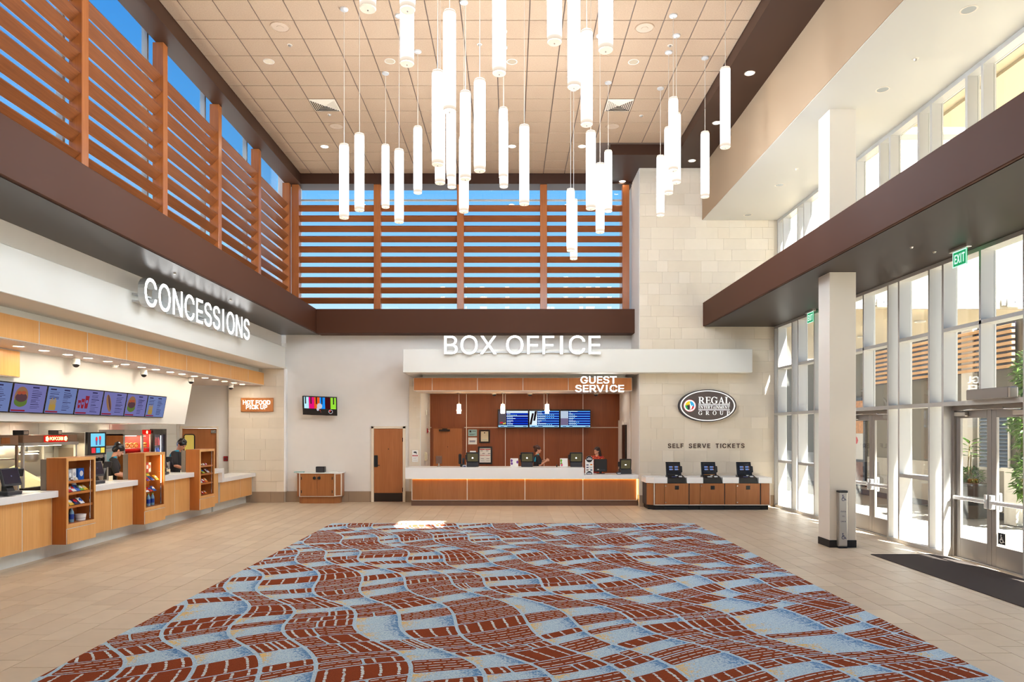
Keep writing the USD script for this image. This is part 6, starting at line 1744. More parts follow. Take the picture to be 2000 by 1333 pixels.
# serif capitals drawn as outlines: unit height, thick and thin strokes with feet
def serif(ch):
    T, S = 0.17, 0.055                       # stem and serif thickness
    bx = sg.box
    foot = lambda x0, x1, y: bx(x0, y, x1, y + S)
    arc = lambda cx, cy, rx, ry, a0, a1, w0=T, n=20: sg.Polygon([(cx + rx * math.cos(a), cy + ry * math.sin(a)) for a in np.linspace(a0, a1, n)] + [(cx + (rx - w0) * math.cos(a), cy + (ry - 0.06) * math.sin(a)) for a in np.linspace(a1, a0, n)])
    pi = math.pi
    if ch == "I":
        return unary_union([bx(0.09, 0, 0.09 + T, 1), foot(0, 0.35, 0), foot(0, 0.35, 1 - S)]), 0.35
    if ch == "E":
        return unary_union([bx(0.09, 0, 0.09 + T, 1), foot(0, 0.66, 0), foot(0, 0.64, 1 - S), bx(0.2, 0.48, 0.5, 0.54), bx(0.47, 0.40, 0.52, 0.62), bx(0.60, 0, 0.66, 0.24), bx(0.58, 0.78, 0.64, 1)]), 0.68
    if ch == "L":
        return unary_union([bx(0.09, 0, 0.09 + T, 1), foot(0, 0.62, 0), foot(0, 0.36, 1 - S), bx(0.56, 0, 0.62, 0.26)]), 0.62
    if ch == "T":
        return unary_union([bx(0.27, 0, 0.27 + T, 1), foot(0.17, 0.54, 0), bx(0, 1 - S, 0.71, 1), bx(0, 0.76, 0.055, 1), bx(0.655, 0.76, 0.71, 1)]), 0.71
    if ch == "N":
        return unary_union([bx(0.10, 0, 0.16, 1), bx(0.68, 0, 0.74, 1), sg.Polygon([(0.08, 1), (0.28, 1), (0.74, 0), (0.60, 0)]), foot(0, 0.27, 0), foot(0.56, 0.85, 1 - S), foot(0, 0.2, 1 - S)]), 0.86
    if ch == "M":
        return unary_union([bx(0.10, 0, 0.16, 1), bx(0.78, 0, 0.78 + T, 1), sg.Polygon([(0.08, 1), (0.28, 1), (0.56, 0.1), (0.46, 0)]), sg.Polygon([(0.46, 0), (0.53, 0), (0.86, 1), (0.78, 1)]), foot(0, 0.27, 0), foot(0.68, 1.05, 0), foot(0, 0.2, 1 - S), foot(0.84, 1.05, 1 - S)]), 1.06
    if ch == "A":
        return unary_union([sg.Polygon([(0.08, 0), (0.15, 0), (0.44, 1), (0.38, 1)]), sg.Polygon([(0.56, 0), (0.75, 0), (0.44, 1), (0.36, 1)]), bx(0.2, 0.28, 0.6, 0.34), foot(0, 0.26, 0), foot(0.46, 0.84, 0)]), 0.82
    if ch in "RP":
        q = [bx(0.09, 0, 0.09 + T, 1), foot(0, 0.36, 0), foot(0, 0.3, 1 - S), bx(0.2, 0.94, 0.42, 1), bx(0.2, 0.45, 0.42, 0.51), arc(0.40, 0.725, 0.28, 0.275, -pi / 2, pi / 2)]
        if ch == "R":
            q += [sg.Polygon([(0.34, 0.48), (0.50, 0.48), (0.80, 0), (0.60, 0)]), foot(0.58, 0.88, 0)]
        return unary_union(q), 0.86 if ch == "R" else 0.70
    if ch == "O":
        return unary_union([arc(0.43, 0.5, 0.43, 0.52, 0, 2 * pi, n=40).buffer(0)]), 0.88
    if ch == "G":
        return unary_union([arc(0.43, 0.5, 0.43, 0.52, 0.75, 2 * pi - 0.45, n=40).buffer(0), bx(0.62, 0.05, 0.62 + T, 0.42), foot(0.5, 0.9, 0.40), bx(0.74, 0.68, 0.79, 0.98)]), 0.90
    if ch == "U":
        return unary_union([bx(0.09, 0.3, 0.09 + T, 1), bx(0.66, 0.3, 0.72, 1), arc(0.405, 0.32, 0.315, 0.33, pi, 2 * pi).buffer(0), foot(0, 0.36, 1 - S), foot(0.56, 0.82, 1 - S)]), 0.84


def serif_line(text, x0, x1, z, h, gap):
    g, x = [], 0.0
    for ch in text:
        s_, w = serif(ch)
        g.append(sa.translate(s_, x, 0)); x += w + gap
    x -= gap
    g = unary_union(g).buffer(0.012)
    return sa.translate(sa.scale(g, (x1 - x0) / x, h, origin=(0, 0)), x0, z)


q = 19.3 / F
X0, X1 = (1363.5 - 1381.5) * q, (1424.5 - 1381.5) * q
ztop = lambda py: (793 - py) * q
part(t, "lettering", MB().poly(serif_line("REGAL", X0, X1, ztop(789.2), 13.2 * q, 0.06), oc_ + np.array([0, -0.004, 0]), XP, ZP, 0.006), "sign_white")
part(t, "lettering", MB().poly(serif_line("ENTERTAINMENT", X0, X1, ztop(799.2), 6.2 * q, 0.02), oc_ + np.array([0, -0.004, 0]), XP, ZP, 0.006), "sign_white")
part(t, "lettering", MB().poly(serif_line("GROUP", X0, X1, ztop(811), 7.8 * q, 0.75), oc_ + np.array([0, -0.004, 0]), XP, ZP, 0.006), "sign_white")
part(t, "rule", MB().poly(unary_union([sg.box(X0, ztop(792.0), X1, ztop(790.6)), sg.box(X0, ztop(801.9), X1, ztop(800.5))]), oc_ + np.array([0, -0.004, 0]), XP, ZP, 0.005), "sign_white")

# ------------------------------------------------------------------ exit signs, push post, sticker
glow("exit_green", (214, 255, 236), 1.1)
plain("exit_glass", (44, 190, 124), 0.1, lum=0.5)
for k, (px, py) in enumerate([(1875, 482), (1583, 606)]):
    Y = F * (EYE - 4.92) / (py - CY)
    x = (px - CX) / F * Y
    lab = ["green lit EXIT sign hanging from the entrance soffit near the right edge", "green lit EXIT sign hanging from the entrance soffit left of the white column"][k]
    t = thing("exit_sign", lab, "exit sign", (x, Y, 4.6), group="exit signs")
    part(t, "mount", MB().bbox(-0.045, 0.045, -0.22, 0.22, 0.265, 0.32, 0.008), "steel", local=True)
    pl = part(t, "panel", MB().bbox(-0.006, 0.006, -0.17, 0.17, 0.02, 0.27, 0.002), "exit_glass", local=True)
    part(pl, "rim", MB().poly(sg.box(-0.17, 0.02, 0.17, 0.265).difference(sg.box(-0.155, 0.035, 0.155, 0.25)), (-0.007, 0, 0), YM, ZP, 0.002), "exit_green", local=True)
    part(pl, "lettering", MB().text("EXIT", (-0.007, 0.125, 0.075), YM, ZP, 0.135, 0.003, True, 0.25), "exit_green", local=True)


def wheelchair(s=1.0):
    """The access symbol as an outline, about 1 high."""
    L = lambda p, w: sg.LineString(p).buffer(w / 2, cap_style=1)
    ring = sg.Point(0.42, 0.27).buffer(0.27).difference(sg.Point(0.42, 0.27).buffer(0.20))
    ring = ring.difference(sg.Polygon([(0.42, 0.27), (0.42, 0.9), (1.0, 0.9), (1.0, 0.27)]))
    g = unary_union([sg.Point(0.36, 0.92).buffer(0.085), L([(0.36, 0.78), (0.40, 0.42), (0.66, 0.42), (0.78, 0.14), (0.88, 0.17)], 0.085), L([(0.38, 0.62), (0.60, 0.62)], 0.07), ring])
    return sa.scale(g, s, s, origin=(0, 0))


t = thing("push_post", "slim silver push-to-open post with wheelchair symbols on the white column", "button post", (5.885, 12.6, 0))
xa, xb = 5.81, 5.965
part(t, "body", MB().bbox(xa, xb, 12.58, 12.665, 0.03, 1.0, 0.008), "steel")
part(t, "face", MB().bbox(xa + 0.012, xb - 0.012, 12.570, 12.58, 0.06, 0.985, 0.003), "aluminium")
part(t, "cap", MB().bbox(xa - 0.003, xb + 0.003, 12.565, 12.665, 0.985, 1.02, 0.005), "black_plastic")
part(t, "foot", MB().bbox(xa, xb, 12.58, 12.66, 0, 0.03, 0.004), "black_rubber")
part(t, "wheelchair_symbol", MB().poly(wheelchair(0.11), (xa + 0.03, 12.570, 0.84), XP, ZP, 0.002), "ink_navy")
part(t, "wheelchair_symbol", MB().poly(wheelchair(0.11), (xa + 0.03, 12.570, 0.16), XP, ZP, 0.002), "ink_navy")
for w, z in (("PUSH", 0.64), ("TO", 0.555), ("OPEN", 0.465)):
    part(t, "lettering", MB().text(w, ((xa + xb) / 2, 12.570, z), XP, ZP, 0.024, 0.002, False, None, "c"), "ink_navy")
fr, DX, b_, a_, yc = ENTR
t = thing("access_sticker", "small black wheelchair sticker at the foot of the right entrance door pane", "sticker", (DX - 0.008, yc - 0.16, 0.42))
part(t, "square", MB().box(DX - 0.008, DX - 0.006, yc - 0.285, yc - 0.125, 0.37, 0.54), "black_plastic")
part(t, "symbol", MB().poly(wheelchair(0.13), (DX - 0.008, yc - 0.145, 0.39), YM, ZP, 0.001), "paper")
t = thing("door_operator", "grey door operator box over the right pair of entrance doors", "door operator", (GX + 0.03, 10.5, 2.5))
part(t, "box", MB().bbox(GX - 0.10, GX + 0.02, yc - 0.75, yc + 0.18, 2.56, 2.72, 0.01), "door_metal")
part(t, "end_cap", MB().bbox(GX - 0.095, GX + 0.015, yc - 0.80, yc - 0.75, 2.565, 2.715, 0.008), "steel")
# ------------------------------------------------------------------ outside the glass
plain("pavement", (160, 152, 138), 0.8, vary=0.06, scale=2.0)
plain("outer_taupe", (98, 92, 82), 0.8, vary=0.03)
plain("outer_stone", (160, 152, 140), 0.8, vary=0.06, scale=4)
plain("outer_base", (78, 78, 80), 0.7)
plain("outer_cream", (204, 192, 166), 0.8)
plain("outer_tan", (184, 168, 138), 0.8)
plain("outer_white", (200, 194, 184), 0.75)
plain("shutter_blue", (96, 116, 140), 0.5)
wood("screen_slat", (188, 140, 92), (212, 168, 118), "y", rough=0.6, coat=0)
wood("screen_dark", (96, 60, 44), (120, 78, 56), "y", rough=0.6, coat=0)
struct("pavement", MB().box(7.46, 60, -40, 90, -0.15, -0.012), "pavement", "pale paved plaza outside the glass entrance", "pavement")
wa = struct("wall_outside", MB().box(11.5, 11.8, 15.9, 44, 0, 4.62), "outer_taupe", "taupe plaza wall outside the entrance doors with a stone wainscot", "wall")
for k in range(18):
    y0 = 15.9 + 1.5 * k
    for z0, z1 in ((0.16, 0.70), (0.705, 1.24)):
        part(wa, "stone_slab", MB().box(11.47, 11.5, y0 + 0.004, y0 + 1.496, z0, z1), "outer_stone")
part(wa, "base", MB().box(11.46, 11.5, 15.9, 43, 0, 0.155), "outer_base")
t = thing("slat_screen", "slatted wood screen high on the taupe plaza wall outside", "screen", (11.45, 19, 3.5))
part(t, "backing", MB().box(11.42, 11.45, 16.1, 22.5, 3.5, 4.56), "screen_dark")
for k in range(8):
    part(t, "slat", MB().bbox(11.34, 11.42, 16.08, 22.5, 3.52 + 0.132 * k, 3.59 + 0.132 * k, 0.004), "screen_slat")
t = thing("louver_shutter", "blue grey louvered shutter on the taupe plaza wall beyond the right door", "shutter", (11.45, 16.7, 1.2))
part(t, "frame", MB().poly(sg.box(-0.56, 1.14, 0.56, 2.98).difference(sg.box(-0.5, 1.2, 0.5, 2.92)), (11.46, 16.84, 0), YM, ZP, 0.03), "outer_white")
for k in range(20):
    part(t, "louver", MB().hull([(11.43, y, 1.205 + 0.085 * k + dz) for y in (16.35, 17.33) for dz in (0, 0.015)] + [(11.485, y, 1.265 + 0.085 * k + dz) for y in (16.35, 17.33) for dz in (0, 0.012)]), "shutter_blue")
struct("pilaster", MB().bbox(11.38, 11.8, 17.5, 17.95, 0, 4.62, 0.01), "outer_white", "pale pilaster on the plaza wall left of the blue shutter", "pilaster")
cn = struct("canopy_outside", MB().box(7.7, 26, 20.0, 34, 5.49, 5.88).box(7.7, 26, 20.06, 34, 5.88, 6.12), "outer_tan", "tan covered walkway roof across the plaza outside", "canopy")
part(cn, "upper_wall", MB().box(7.7, 26, 24, 25, 6.1, 7.4), "outer_cream")
part(cn, "fascia", MB().box(7.7, 26, 19.97, 20.0, 5.5, 5.87), "outer_cream")
for k, px in enumerate((1722, 1976)):
    x, _, z = P(px, 591, 19.9)
    t = thing("flood_light", f"white box flood light on the walkway roof outside, {['left behind the column', 'right above the entrance door'][k]}", "light", (x, 19.9, z - 0.13), group="flood lights on the walkway roof")
    part(t, "bracket", MB().bbox(x - 0.26, x - 0.12, 19.88, 19.97, z - 0.1, z + 0.1, 0.01), "steel")
    part(t, "head", MB().bbox(x - 0.14, x + 0.26, 19.74, 19.93, z - 0.14, z + 0.14, 0.03), "white_gloss")
    part(t, "sensor", MB().ball((x - 0.02, 19.74, z - 0.02), 0.02, 1), "ink")
for k, (px, py) in enumerate(((1797, 627), (1684, 657), (1900, 636))):
    Y = F * (EYE - 5.49) / (py - CY)
    x, y, _ = P(px, py, Y)
    t = thing("walkway_light", f"round light under the tan walkway roof outside, {['middle', 'left', 'right'][k]} one", "downlight", (x, y, 5.45), group="lights under the walkway roof")
    part(t, "ring", MB().lathe([(0.12, 0.04), (0.12, 0.0), (0.16, 0.0), (0.16, 0.04)], (0, 0, 0), 20), "white_paint", local=True)
    part(t, "lens", MB().lathe([(0, 0.01), (0.12, 0.01), (0.12, 0.04), (0, 0.04)], (0, 0, 0), 20), "soft_downlight", local=True)
struct("eave_outside", MB().box(7.62, 8.5, -4.4, 14.6, 8.32, 8.7).box(8.5, 8.56, -4.4, 14.6, 8.26, 8.7).box(8.56, 9.7, -4.4, 14.6, 8.32, 8.7), "outer_tan", "tan roof eave outside the clerestory windows", "eave")
struct("building_far_outside", MB().box(13, 70, 44, 46, 0, 21).box(12.6, 70, 43.7, 46, 20.4, 21.2), "outer_white", "tall pale sunlit building beyond the plaza", "building")
struct("low_wall_outside", MB().bbox(10.98, 14.0, 15.42, 15.82, 0, 1.24, 0.01).box(10.94, 14, 15.38, 15.86, 1.18, 1.26), "outer_white", "low white planter wall outside the right entrance door", "wall")
struct("building_outside", MB().box(14, 40, 16.2, 16.6, 0, 4.4).box(11.8, 14, 17.9, 18.3, 0, 4.6), "outer_white", "pale building face on the far side of the plaza", "building")
# poster case
glow_free = None
plain("poster_food", (186, 124, 62), 0.5, vary=0.45, scale=9)
plain("poster_food_dark", (120, 74, 50), 0.5, vary=0.55, scale=14)
t = thing("poster_case", "tall black framed food poster case on the plaza wall behind the left doors", "poster case", (11.4, 23.6, 0.3))
part(t, "frame", MB().poly(sg.box(-0.75, 0.25, 0.75, 3.15).difference(unary_union([sg.box(-0.62, 0.32, 0.62, 1.05), sg.box(-0.62, 1.12, 0.62, 1.98), sg.box(-0.62, 1.98, 0.62, 3.05)])), (11.46, 23.6, 0), YM, ZP, 0.06), "black_plastic")
part(t, "poster", MB().box(11.44, 11.46, 22.98, 24.22, 1.98, 3.05), "poster_food")
part(t, "poster", MB().box(11.44, 11.46, 22.98, 24.22, 1.12, 1.975), "outer_white")
part(t, "poster", MB().box(11.44, 11.46, 22.98, 24.22, 0.32, 1.05), "poster_food_dark")
part(t, "emblem", MB().poly(sa.scale(sg.Point(0, 1.75).buffer(0.14, quad_segs=2), 1.6, 1), (11.44, 23.6, 0), YM, ZP, 0.003), "red_paint")
# plants
LOOKS["leaf"] = (({"g": ("geometry", {}), "t": ("noise_texture", {"scale": 9.0, "detail": 3.0}), "r": ("rgb_ramp", {"ramp": [(0.3, lin((36, 66, 26))), (0.7, lin((104, 140, 58)))]}),
                   "p": ("principled_bsdf", {"roughness": 0.45}), "tr": ("translucent_bsdf", {}), "x": ("mix_closure", {"fac": 0.3})},
                  [("g.position", "t.vector"), ("t.fac", "r.fac"), ("r.color", "p.base_color"), ("r.color", "tr.color"), ("p.BSDF", "x.closure1"), ("tr.BSDF", "x.closure2")]), {"surface": "x.closure"})
plain("stem", (112, 96, 62), 0.7)
plain("soil", (70, 54, 42), 0.9)
plain("planter_black", (44, 50, 54), 0.5)


def leaf(mb, p, d, up, L, w):
    """One folded leaf of six triangles from p towards d."""
    p, d, up = (np.array(q, float) for q in (p, d, up))
    d /= np.linalg.norm(d); s = np.cross(d, up); s /= np.linalg.norm(s) + 1e-9; n = np.cross(s, d)
    v = [p, p + d * L * .35 + s * w * .5 + n * w * .15, p + d * L * .35 - s * w * .5 + n * w * .15, p + d * L * .4 - n * w * .05, p + d * L * .75 + s * w * .34 - n * L * .04, p + d * L * .75 - s * w * .34 - n * L * .04, p + d * L - n * L * .14]
    mb.add(v, [(0, 1, 3), (0, 3, 2), (1, 4, 3), (3, 5, 2), (3, 4, 6), (3, 6, 5)])


def bush(name, label, boxes, n, L, seed, stems=6):
    r = random.Random(seed)
    c = np.mean([[(b[0] + b[1]) / 2, (b[2] + b[3]) / 2, b[4]] for b in boxes], axis=0)
    t = thing(name, label, "plant", (c[0], c[1], min(b[4] for b in boxes)))
    m, sm = MB(), MB()
    for b in boxes:
        for _ in range(n):
            u = np.array([r.gauss(0, 1) for _ in range(3)]); u /= np.linalg.norm(u)
            k = r.uniform(0.6, 1.0) ** 0.5
            q = np.array([(b[0] + b[1]) / 2 + u[0] * k * (b[1] - b[0]) / 2, (b[2] + b[3]) / 2 + u[1] * k * (b[3] - b[2]) / 2, (b[4] + b[5]) / 2 + u[2] * k * (b[5] - b[4]) / 2])
            d = u + np.array([r.gauss(0, .5), r.gauss(0, .5), r.gauss(-0.1, .5)])
            leaf(m, q, d, (r.gauss(0, .3), r.gauss(0, .3), 1), L * r.uniform(.7, 1.3), L * r.uniform(.3, .5))
        for _ in range(stems):
            x, y = r.uniform(b[0], b[1]) * .5 + (b[0] + b[1]) / 4, r.uniform(b[2], b[3]) * .5 + (b[2] + b[3]) / 4
            sm.cyl((x, y, b[4]), (x + r.gauss(0, .1), y + r.gauss(0, .1), (b[4] + b[5]) / 2 + .2), 0.02, 0.008, 6)
    part(t, "foliage", m, "leaf", kind="stuff")
    part(t, "stems", sm, "stem")


t = thing("planter", "dark square planter tub on the plaza behind the right entrance door", "planter", (11.05, 17.1, 0))
part(t, "tub", MB().hull([(x, y, 0) for x in (10.80, 11.30) for y in (16.75, 17.45)] + [(x, y, 0.80) for x in (10.74, 11.36) for y in (16.70, 17.5)]), "planter_black")
part(t, "rim", MB().bbox(10.72, 11.38, 16.68, 17.52, 0.76, 0.82, 0.01), "planter_black")
part(t, "soil", MB().box(10.76, 11.34, 16.72, 17.48, 0.815, 0.83), "soil")
bush("shrub", "low leafy green shrub filling the dark planter tub", [(10.80, 11.30, 16.78, 17.42, 0.84, 1.16)], 420, 0.10, 3)
bush("climbing_plant", "tall dense green climbing plant at the right edge outside the glass", [(10.5, 11.9, 14.3, 15.15, 0.4, 1.9), (10.43, 11.9, 14.3, 15.15, 1.5, 2.9), (10.5, 12.1, 14.3, 15.15, 2.6, 3.9)], 1300, 0.16, 4)
r = random.Random(9)
t = thing("palm_plant", "thin young palm plant rising from the dark planter tub", "plant", (11.0, 17.05, 0.83))
part(t, "stem", MB().tube([(11.0, 17.05, 0.83), (10.98, 17.05, 1.3), (11.02, 17.05, 1.75)], 0.014).tube([(11.06, 17.1, 0.83), (11.08, 17.1, 1.5)], 0.011), "stem")
m = MB()
for k in range(15):
    a = k * 2.4; h = 1.45 + 0.028 * k
    d = np.array([math.cos(a), math.sin(a), 0.5 if k > 8 else 0.1])
    leaf(m, (11.02 + .02 * math.cos(a), 17.05 + .02 * math.sin(a), h), d, (0, 0, 1), r.uniform(0.28, 0.42), 0.09)
part(t, "leaves", m, "leaf")

# ------------------------------------------------------------------ people
plain("skin", (222, 164, 134), 0.5, spec=0.4)
plain("skin_tan", (196, 136, 104), 0.5, spec=0.4)
plain("hair_black", (28, 22, 22), 0.35)
plain("hair_brown", (66, 36, 28), 0.45)
plain("hair_dark", (44, 26, 24), 0.45)
plain("shirt_black", (28, 28, 32), 0.75, bump=0.15, bscale=40)
plain("teal_band", (24, 150, 184), 0.6)
plain("trousers", (34, 34, 40), 0.8)
plain("shoe", (20, 20, 20), 0.5)
plain("lip", (186, 96, 90), 0.5)
plain("eye_dark", (30, 22, 20), 0.2)
LOOKS["floral"] = (({"g": ("geometry", {}), "v": ("voronoi_texture", {"scale": 16.0}), "r": ("rgb_ramp", {"ramp": [(0.0, lin((232, 170, 50))), (0.22, lin((232, 170, 50))), (0.26, lin((176, 26, 34))), (0.6, lin((150, 20, 30))), (0.7, lin((220, 96, 40)))], "interpolate": True}),
                     "p": ("principled_bsdf", {"roughness": 0.8})}, [("g.position", "v.vector"), ("v.distance", "r.fac"), ("r.color", "p.base_color")]), {"surface": "p.BSDF"})


def sph(p, r, n=14):
    return m3.Manifold.sphere(r, n).translate(tuple(map(float, p)))


def bone(a, ra, b, rb):
    return m3.Manifold.batch_hull([sph(a, ra), sph(b, rb)])


def smoothed(parts_, step=0.022, it=8, trim=None):
    s = m3.Manifold.batch_boolean(parts_, m3.OpType.Add)
    if trim is not None:
        s = trim(s)
    s = s.refine_to_length(step)
    v, f, _ = meshkit.arrays(s)
    m = trimesh.Trimesh(v, f, process=True)
    trimesh.smoothing.filter_taubin(m, lamb=0.5, nu=0.53, iterations=it)
    return MB().add(m.vertices, m.faces)


def hand(w, fwd, palm, side, scale=1.0):
    """A palm, four unequal bent fingers and a thumb, from wrist w along fwd; palm is the palm's facing, side the thumb's side."""
    w, f, p, s = (np.array(q, float) for q in (w, fwd, palm, side))
    f /= np.linalg.norm(f); p = p - f * p.dot(f); p /= np.linalg.norm(p); s = s - f * s.dot(f) - p * s.dot(p); s /= np.linalg.norm(s)
    k = scale
    out = [m3.Manifold.batch_hull([sph(w, .024 * k), sph(w + (f * .075 + s * .032) * k, .014 * k), sph(w + (f * .08 - s * .034) * k, .013 * k), sph(w + (f * .02 + s * .022) * k, .018 * k)])]
    for i, L in enumerate((.070, .080, .074, .056)):
        b = w + (f * (.082 - .004 * abs(i - 1)) + s * (.032 - .022 * i)) * k
        d1 = f * .9 + p * .42; d1 /= np.linalg.norm(d1); d2 = f * .45 + p * .9; d2 /= np.linalg.norm(d2)
        q1, q2 = b + d1 * L * .55 * k, b + d1 * L * .55 * k + d2 * L * .45 * k
        out += [bone(b - f * .012, .0095 * k, q1, .0085 * k), bone(q1, .0085 * k, q2, .007 * k)]
    t0 = w + (f * .02 + s * .026) * k
    t1 = t0 + (f * .035 + s * .032 + p * .012) * k
    out += [bone(t0, .013 * k, t1, .0105 * k), bone(t1, .0105 * k, t1 + (f * .032 + s * .004 + p * .012) * k, .008 * k)]
    return out


def person(label, x, y, rotz, s, skin, hair, hair_style, arms, bow=0.0, turn=0.0, lean=0.0, shirt="shirt_black", band=True, female=True):
    """A standing figure facing +x before turning. arms: for each side (left, right) the elbow and wrist."""
    t = thing("person", label, "person", (x, y, 0), rotz=rotz)
    S = lambda *q: np.array(q, float) * s
    ln = math.radians(lean)
    R = np.array([[math.cos(ln), 0, math.sin(ln)], [0, 1, 0], [-math.sin(ln), 0, math.cos(ln)]])
    hip = S(0, 0, 0.93)
    up = lambda q: hip + R @ (np.array(q, float) * s - hip)          # above the hips everything leans
    sw = 0.165 if female else 0.19
    neck, chest, waist = up((0, 0, 1.40)), up((0.01, 0, 1.24)), up((0, 0, 1.06))
    body, cloth, trou = [], [], []
    body += [m3.Manifold.batch_hull([sph(up((0, y_, 1.33)), .075 * s) for y_ in (-.10, .10)] + [sph(up((0.01, y_, 1.2)), .10 * s) for y_ in (-.06, .06)] + [sph(up((0, y_, 1.0)), .10 * s) for y_ in (-.05, .05)])]
    body += [m3.Manifold.batch_hull([sph(up((0, y_, 1.0)), .10 * s) for y_ in (-.05, .05)] + [sph(S(0, y_, .9), .105 * s) for y_ in (-.07, .07)])]
    body += [bone(neck - R @ S(0, 0, .06), .062 * s, up((.012, 0, 1.47)), .05 * s)]
    cl = [m3.Manifold.batch_hull([sph(up((0, y_, 1.335)), .082 * s) for y_ in (-.105, .105)] + [sph(up((0.015 + (.02 if female else 0), y_, 1.22)), .112 * s) for y_ in (-.065, .065)] + [sph(up((0, y_, 1.0)), .115 * s) for y_ in (-.055, .055)]),
          m3.Manifold.batch_hull([sph(up((0, y_, 1.0)), .115 * s) for y_ in (-.055, .055)] + [sph(S(0, y_, .88), .12 * s) for y_ in (-.075, .075)])]
    bands = []
    hands_ = []
    for sd, (el, wr, side_v, palm_v) in zip((1, -1), arms):
        sh = up((0, sd * sw, 1.345)); e, w = up(el), up(wr)
        body += [bone(sh, .056 * s, e, .040 * s), bone(e, .041 * s, w, .027 * s)]
        cut = sh + (e - sh) * 0.82
        cl += [bone(sh, .070 * s, cut, .058 * s), bone(up((0, sd * .07, 1.36)), .068 * s, sh, .066 * s)]
        if band:
            q = [up((0.03, sd * .085, 1.415)), sh + R @ S(0.0, sd * -.01, .055), sh + R @ S(-.06, sd * .0, -.02), sh + R @ S(-.085, sd * -.02, -.13)]
            bands.append((q, sd))
        body += hand(w + (w - e) / np.linalg.norm(w - e) * .012, w - e, R @ np.array(palm_v, float), R @ np.array(side_v, float), s)
    for sd in (1, -1):
        h0, kn, an = S(0, sd * .09, .90), S(.02, sd * .10, .50), S(0, sd * .10, .09)
        body += [bone(h0, .085 * s, kn, .058 * s), bone(kn, .056 * s, an, .040 * s), m3.Manifold.batch_hull([sph(an - S(0, 0, .035), .045 * s), sph(S(.14, sd * .115, .045), .038 * s), sph(S(-.04, sd * .10, .04), .038 * s)])]
        trou += [bone(h0, .100 * s, kn, .074 * s), bone(kn, .072 * s, an, .060 * s)]
    trou += [m3.Manifold.batch_hull([sph(S(0, y_, .93), .118 * s) for y_ in (-.06, .06)] + [sph(S(0, y_, .86), .11 * s) for y_ in (-.08, .08)])]
    # head: skull, face, jaw, nose, ears, bowed and turned on the neck
    hb = up((.015, 0, 1.475))
    B, T = math.radians(bow) + ln, math.radians(turn)
    Rh = np.array([[math.cos(T), -math.sin(T), 0], [math.sin(T), math.cos(T), 0], [0, 0, 1]]) @ np.array([[math.cos(B), 0, math.sin(B)], [0, 1, 0], [-math.sin(B), 0, math.cos(B)]])
    H = lambda *q: hb + Rh @ (np.array(q, float) * s)
    hd = [m3.Manifold.batch_hull([sph(H(-.012, 0, .130), .088 * s), sph(H(.018, 0, .112), .076 * s), sph(H(.03, 0, .06), .062 * s), sph(H(-.03, 0, .09), .072 * s)]),
          m3.Manifold.batch_hull([sph(H(.048, 0, .042), .046 * s), sph(H(.058, .018, .022), .030 * s), sph(H(.058, -.018, .022), .030 * s), sph(H(.066, 0, .012), .024 * s), sph(H(.01, .0, .06), .060 * s)]),
          bone(H(.088, 0, .098), .012 * s, H(.104, 0, .066), .016 * s), bone(H(0, 0, -.03), .050 * s, H(.0, 0, .05), .055 * s)]
    for sd in (1, -1):
        hd.append(m3.Manifold.batch_hull([sph(H(-.005, sd * .083, .105), .013 * s), sph(H(-.002, sd * .080, .068), .010 * s), sph(H(.014, sd * .078, .09), .010 * s)]))
    bd = part(t, "body", smoothed(body + hd, 0.02 * s, 5), skin, smooth=True, local=True)
    for sd in (1, -1):
        part(bd, "eye", MB().ball(H(.085, sd * .032, .098), np.array([.009, .012, .008]) * s, 1), "eye_dark", local=True)
        part(bd, "eyebrow", MB().hull([tuple(H(.089, sd * a, z)) for a, z in ((.018, .117), (.048, .116), (.034, .122), (.018, .122))] + [tuple(H(.075, sd * .034, .118))]), hair, local=True)
    part(bd, "mouth", MB().hull([tuple(H(.088, a, z)) for a, z in ((-.022, .036), (.022, .036), (0, .042), (0, .029))] + [tuple(H(.078, 0, .036))] + [tuple(H(.093, 0, .036))]), "lip", local=True)
    hr = m3.Manifold.batch_hull([sph(H(-.016, 0, .135), .099 * s), sph(H(.018, 0, .130), .085 * s), sph(H(-.045, 0, .085), .075 * s)])
    face = m3.Manifold.batch_hull([sph(H(.10, .0, .085), .062 * s), sph(H(.12, 0, .02), .09 * s), sph(H(.06, .06, .05), .045 * s), sph(H(.06, -.06, .05), .045 * s), sph(H(.20, 0, .1), .09 * s)])
    hair_parts = [hr - face]
    if hair_style == "bun":
        hair_parts += [sph(H(-.075, .02, .20), .048 * s), sph(H(-.095, -.01, .18), .040 * s)]
    if hair_style == "curly":
        rr = random.Random(5)
        for _ in range(26):
            a, b = rr.uniform(0, 6.28), rr.uniform(0.1, 1.4)
            hair_parts.append(sph(H(-.03 - .085 * abs(math.cos(a)) * math.sin(b) + .02, .085 * math.sin(a) * math.sin(b), .14 + .085 * math.cos(b)), .028 * s, 8))
        hair_parts.append(sph(H(-.10, 0, .17), .055 * s))
    if hair_style == "short":
        rr = random.Random(6)
        for _ in range(30):
            a, b = rr.uniform(0, 6.28), rr.uniform(0.0, 1.2)
            q = (.09 * math.cos(a) * math.sin(b) - .01, .085 * math.sin(a) * math.sin(b), .14 + .092 * math.cos(b))
            if not (q[0] > .07 and q[2] < .15):
                hair_parts.append(sph(H(*q), .024 * s, 8))
    if hair_style == "long":
        for sd in (1, -1):
            hair_parts.append(m3.Manifold.batch_hull([sph(H(-.03, sd * .07, .11), .045 * s), sph(H(-.05, sd * .095, -.05), .045 * s), sph(H(-.06, sd * .105, -.16), .03 * s)]))
        hair_parts.append(m3.Manifold.batch_hull([sph(H(-.06, 0, .1), .06 * s), sph(H(-.10, .04, -.14), .05 * s), sph(H(-.10, -.04, -.14), .05 * s)]))
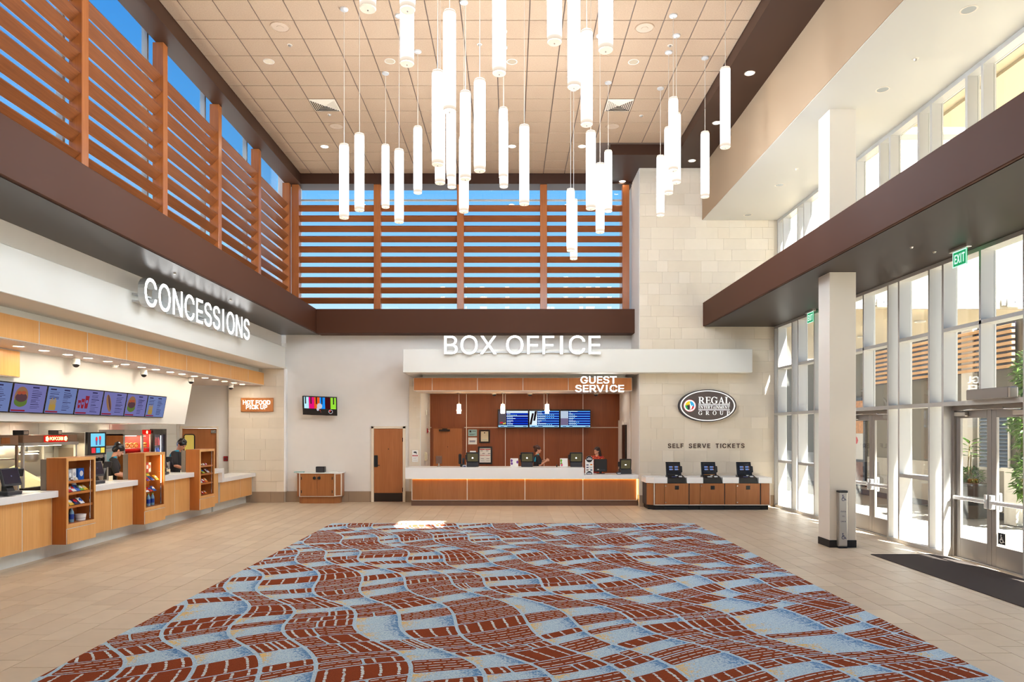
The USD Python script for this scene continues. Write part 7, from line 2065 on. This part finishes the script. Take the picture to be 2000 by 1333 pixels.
    ha = part(t, "hair", smoothed(hair_parts, 0.02 * s, 3), hair, smooth=True, local=True)
    if hair_style == "bun":
        part(ha, "hair_clip", MB().bbox(-.02, .02, -.035, .035, -.012, .012, .004).turn(30, axis=(0, 1, 0)).move(H(-.072, -.045, .225)), "pack_silver", local=True)
    top = part(t, "shirt", smoothed(cl, 0.025 * s, 6), shirt, smooth=True, local=True)
    if band:
        bm = MB()
        for q, sd in bands:
            q = np.array(q)
            c = np.array(up((0, sd * .06, 1.30)))
            for a, b in zip(q[:-1], q[1:]):
                m_ = m3.Manifold.batch_hull([sph(a, .026 * s, 10), sph(b, .026 * s, 10)])
                bm.mesh(m_)
        part(top, "teal_band", bm, "teal_band", smooth=60, local=True)
        sh = up((0, sw, 1.345))
        part(top, "name_tag", MB().bbox(-.004, .004, -.03, .03, -.012, .012, .002).move(up((.128, .06, 1.27))), "paper", local=True)
    else:
        part(top, "collar", smoothed([m3.Manifold.batch_hull([sph(up((.03, sd * .02, 1.40)), .03 * s), sph(up((-.02, sd * .06, 1.43)), .03 * s)]) for sd in (1, -1)], 0.02, 3), shirt, smooth=True, local=True)
    part(t, "trousers", smoothed(trou, 0.035 * s, 6), "trousers", smooth=True, local=True)
    for sd in (1, -1):
        part(t, "shoe", smoothed([m3.Manifold.batch_hull([sph(S(-.05, sd * .10, .045), .045 * s), sph(S(.13, sd * .115, .042), .042 * s), sph(S(.02, sd * .10, .075), .045 * s)])], 0.03, 2), "shoe", smooth=True, local=True)
    return t


fw = lambda ex, ey, ez, wx, wy, wz, sv=(0, -1, 0.2), pv=(0, 0, -1): ((ex, ey, ez), (wx, wy, wz), sv, pv)
person("woman with a dark hair bun, black shirt with teal bands, behind the concession counter", -8.56, 15.18, 28, 1.075, "skin", "hair_black", "bun",
       [fw(.10, .24, 1.10, .33, .14, 1.06), fw(.10, -.24, 1.10, .34, -.10, 1.06, (0, 1, .2))], bow=24, turn=4, lean=9)
person("man with short black hair and a black teal-banded shirt, behind the concession counter", -8.62, 18.2, 2, 1.115, "skin_tan", "hair_black", "short",
       [fw(.10, .27, 1.10, .34, .12, 1.02), fw(.12, -.27, 1.10, .36, -.06, 1.03, (0, 1, .2))], bow=20, turn=-16, lean=12, female=False)
person("woman with curly brown hair and a black teal-banded shirt, behind the ticket counter", 0.80, 21.45, 6, 0.955, "skin", "hair_brown", "curly",
       [fw(.05, .22, 1.13, .26, .12, 1.22), fw(.06, -.22, 1.10, .29, -.08, 1.21, (0, 1, .2), (0, 1, 0))], bow=4, turn=-3)
person("woman with long dark hair and a red floral shirt, behind the black monitor", 2.585, 21.2, -112, 0.935, "skin", "hair_dark", "long",
       [fw(.06, .22, 1.10, .28, .14, 1.05), fw(.06, -.22, 1.10, .28, -.12, 1.05, (0, 1, .2))], bow=2, turn=-26, shirt="floral", band=False)
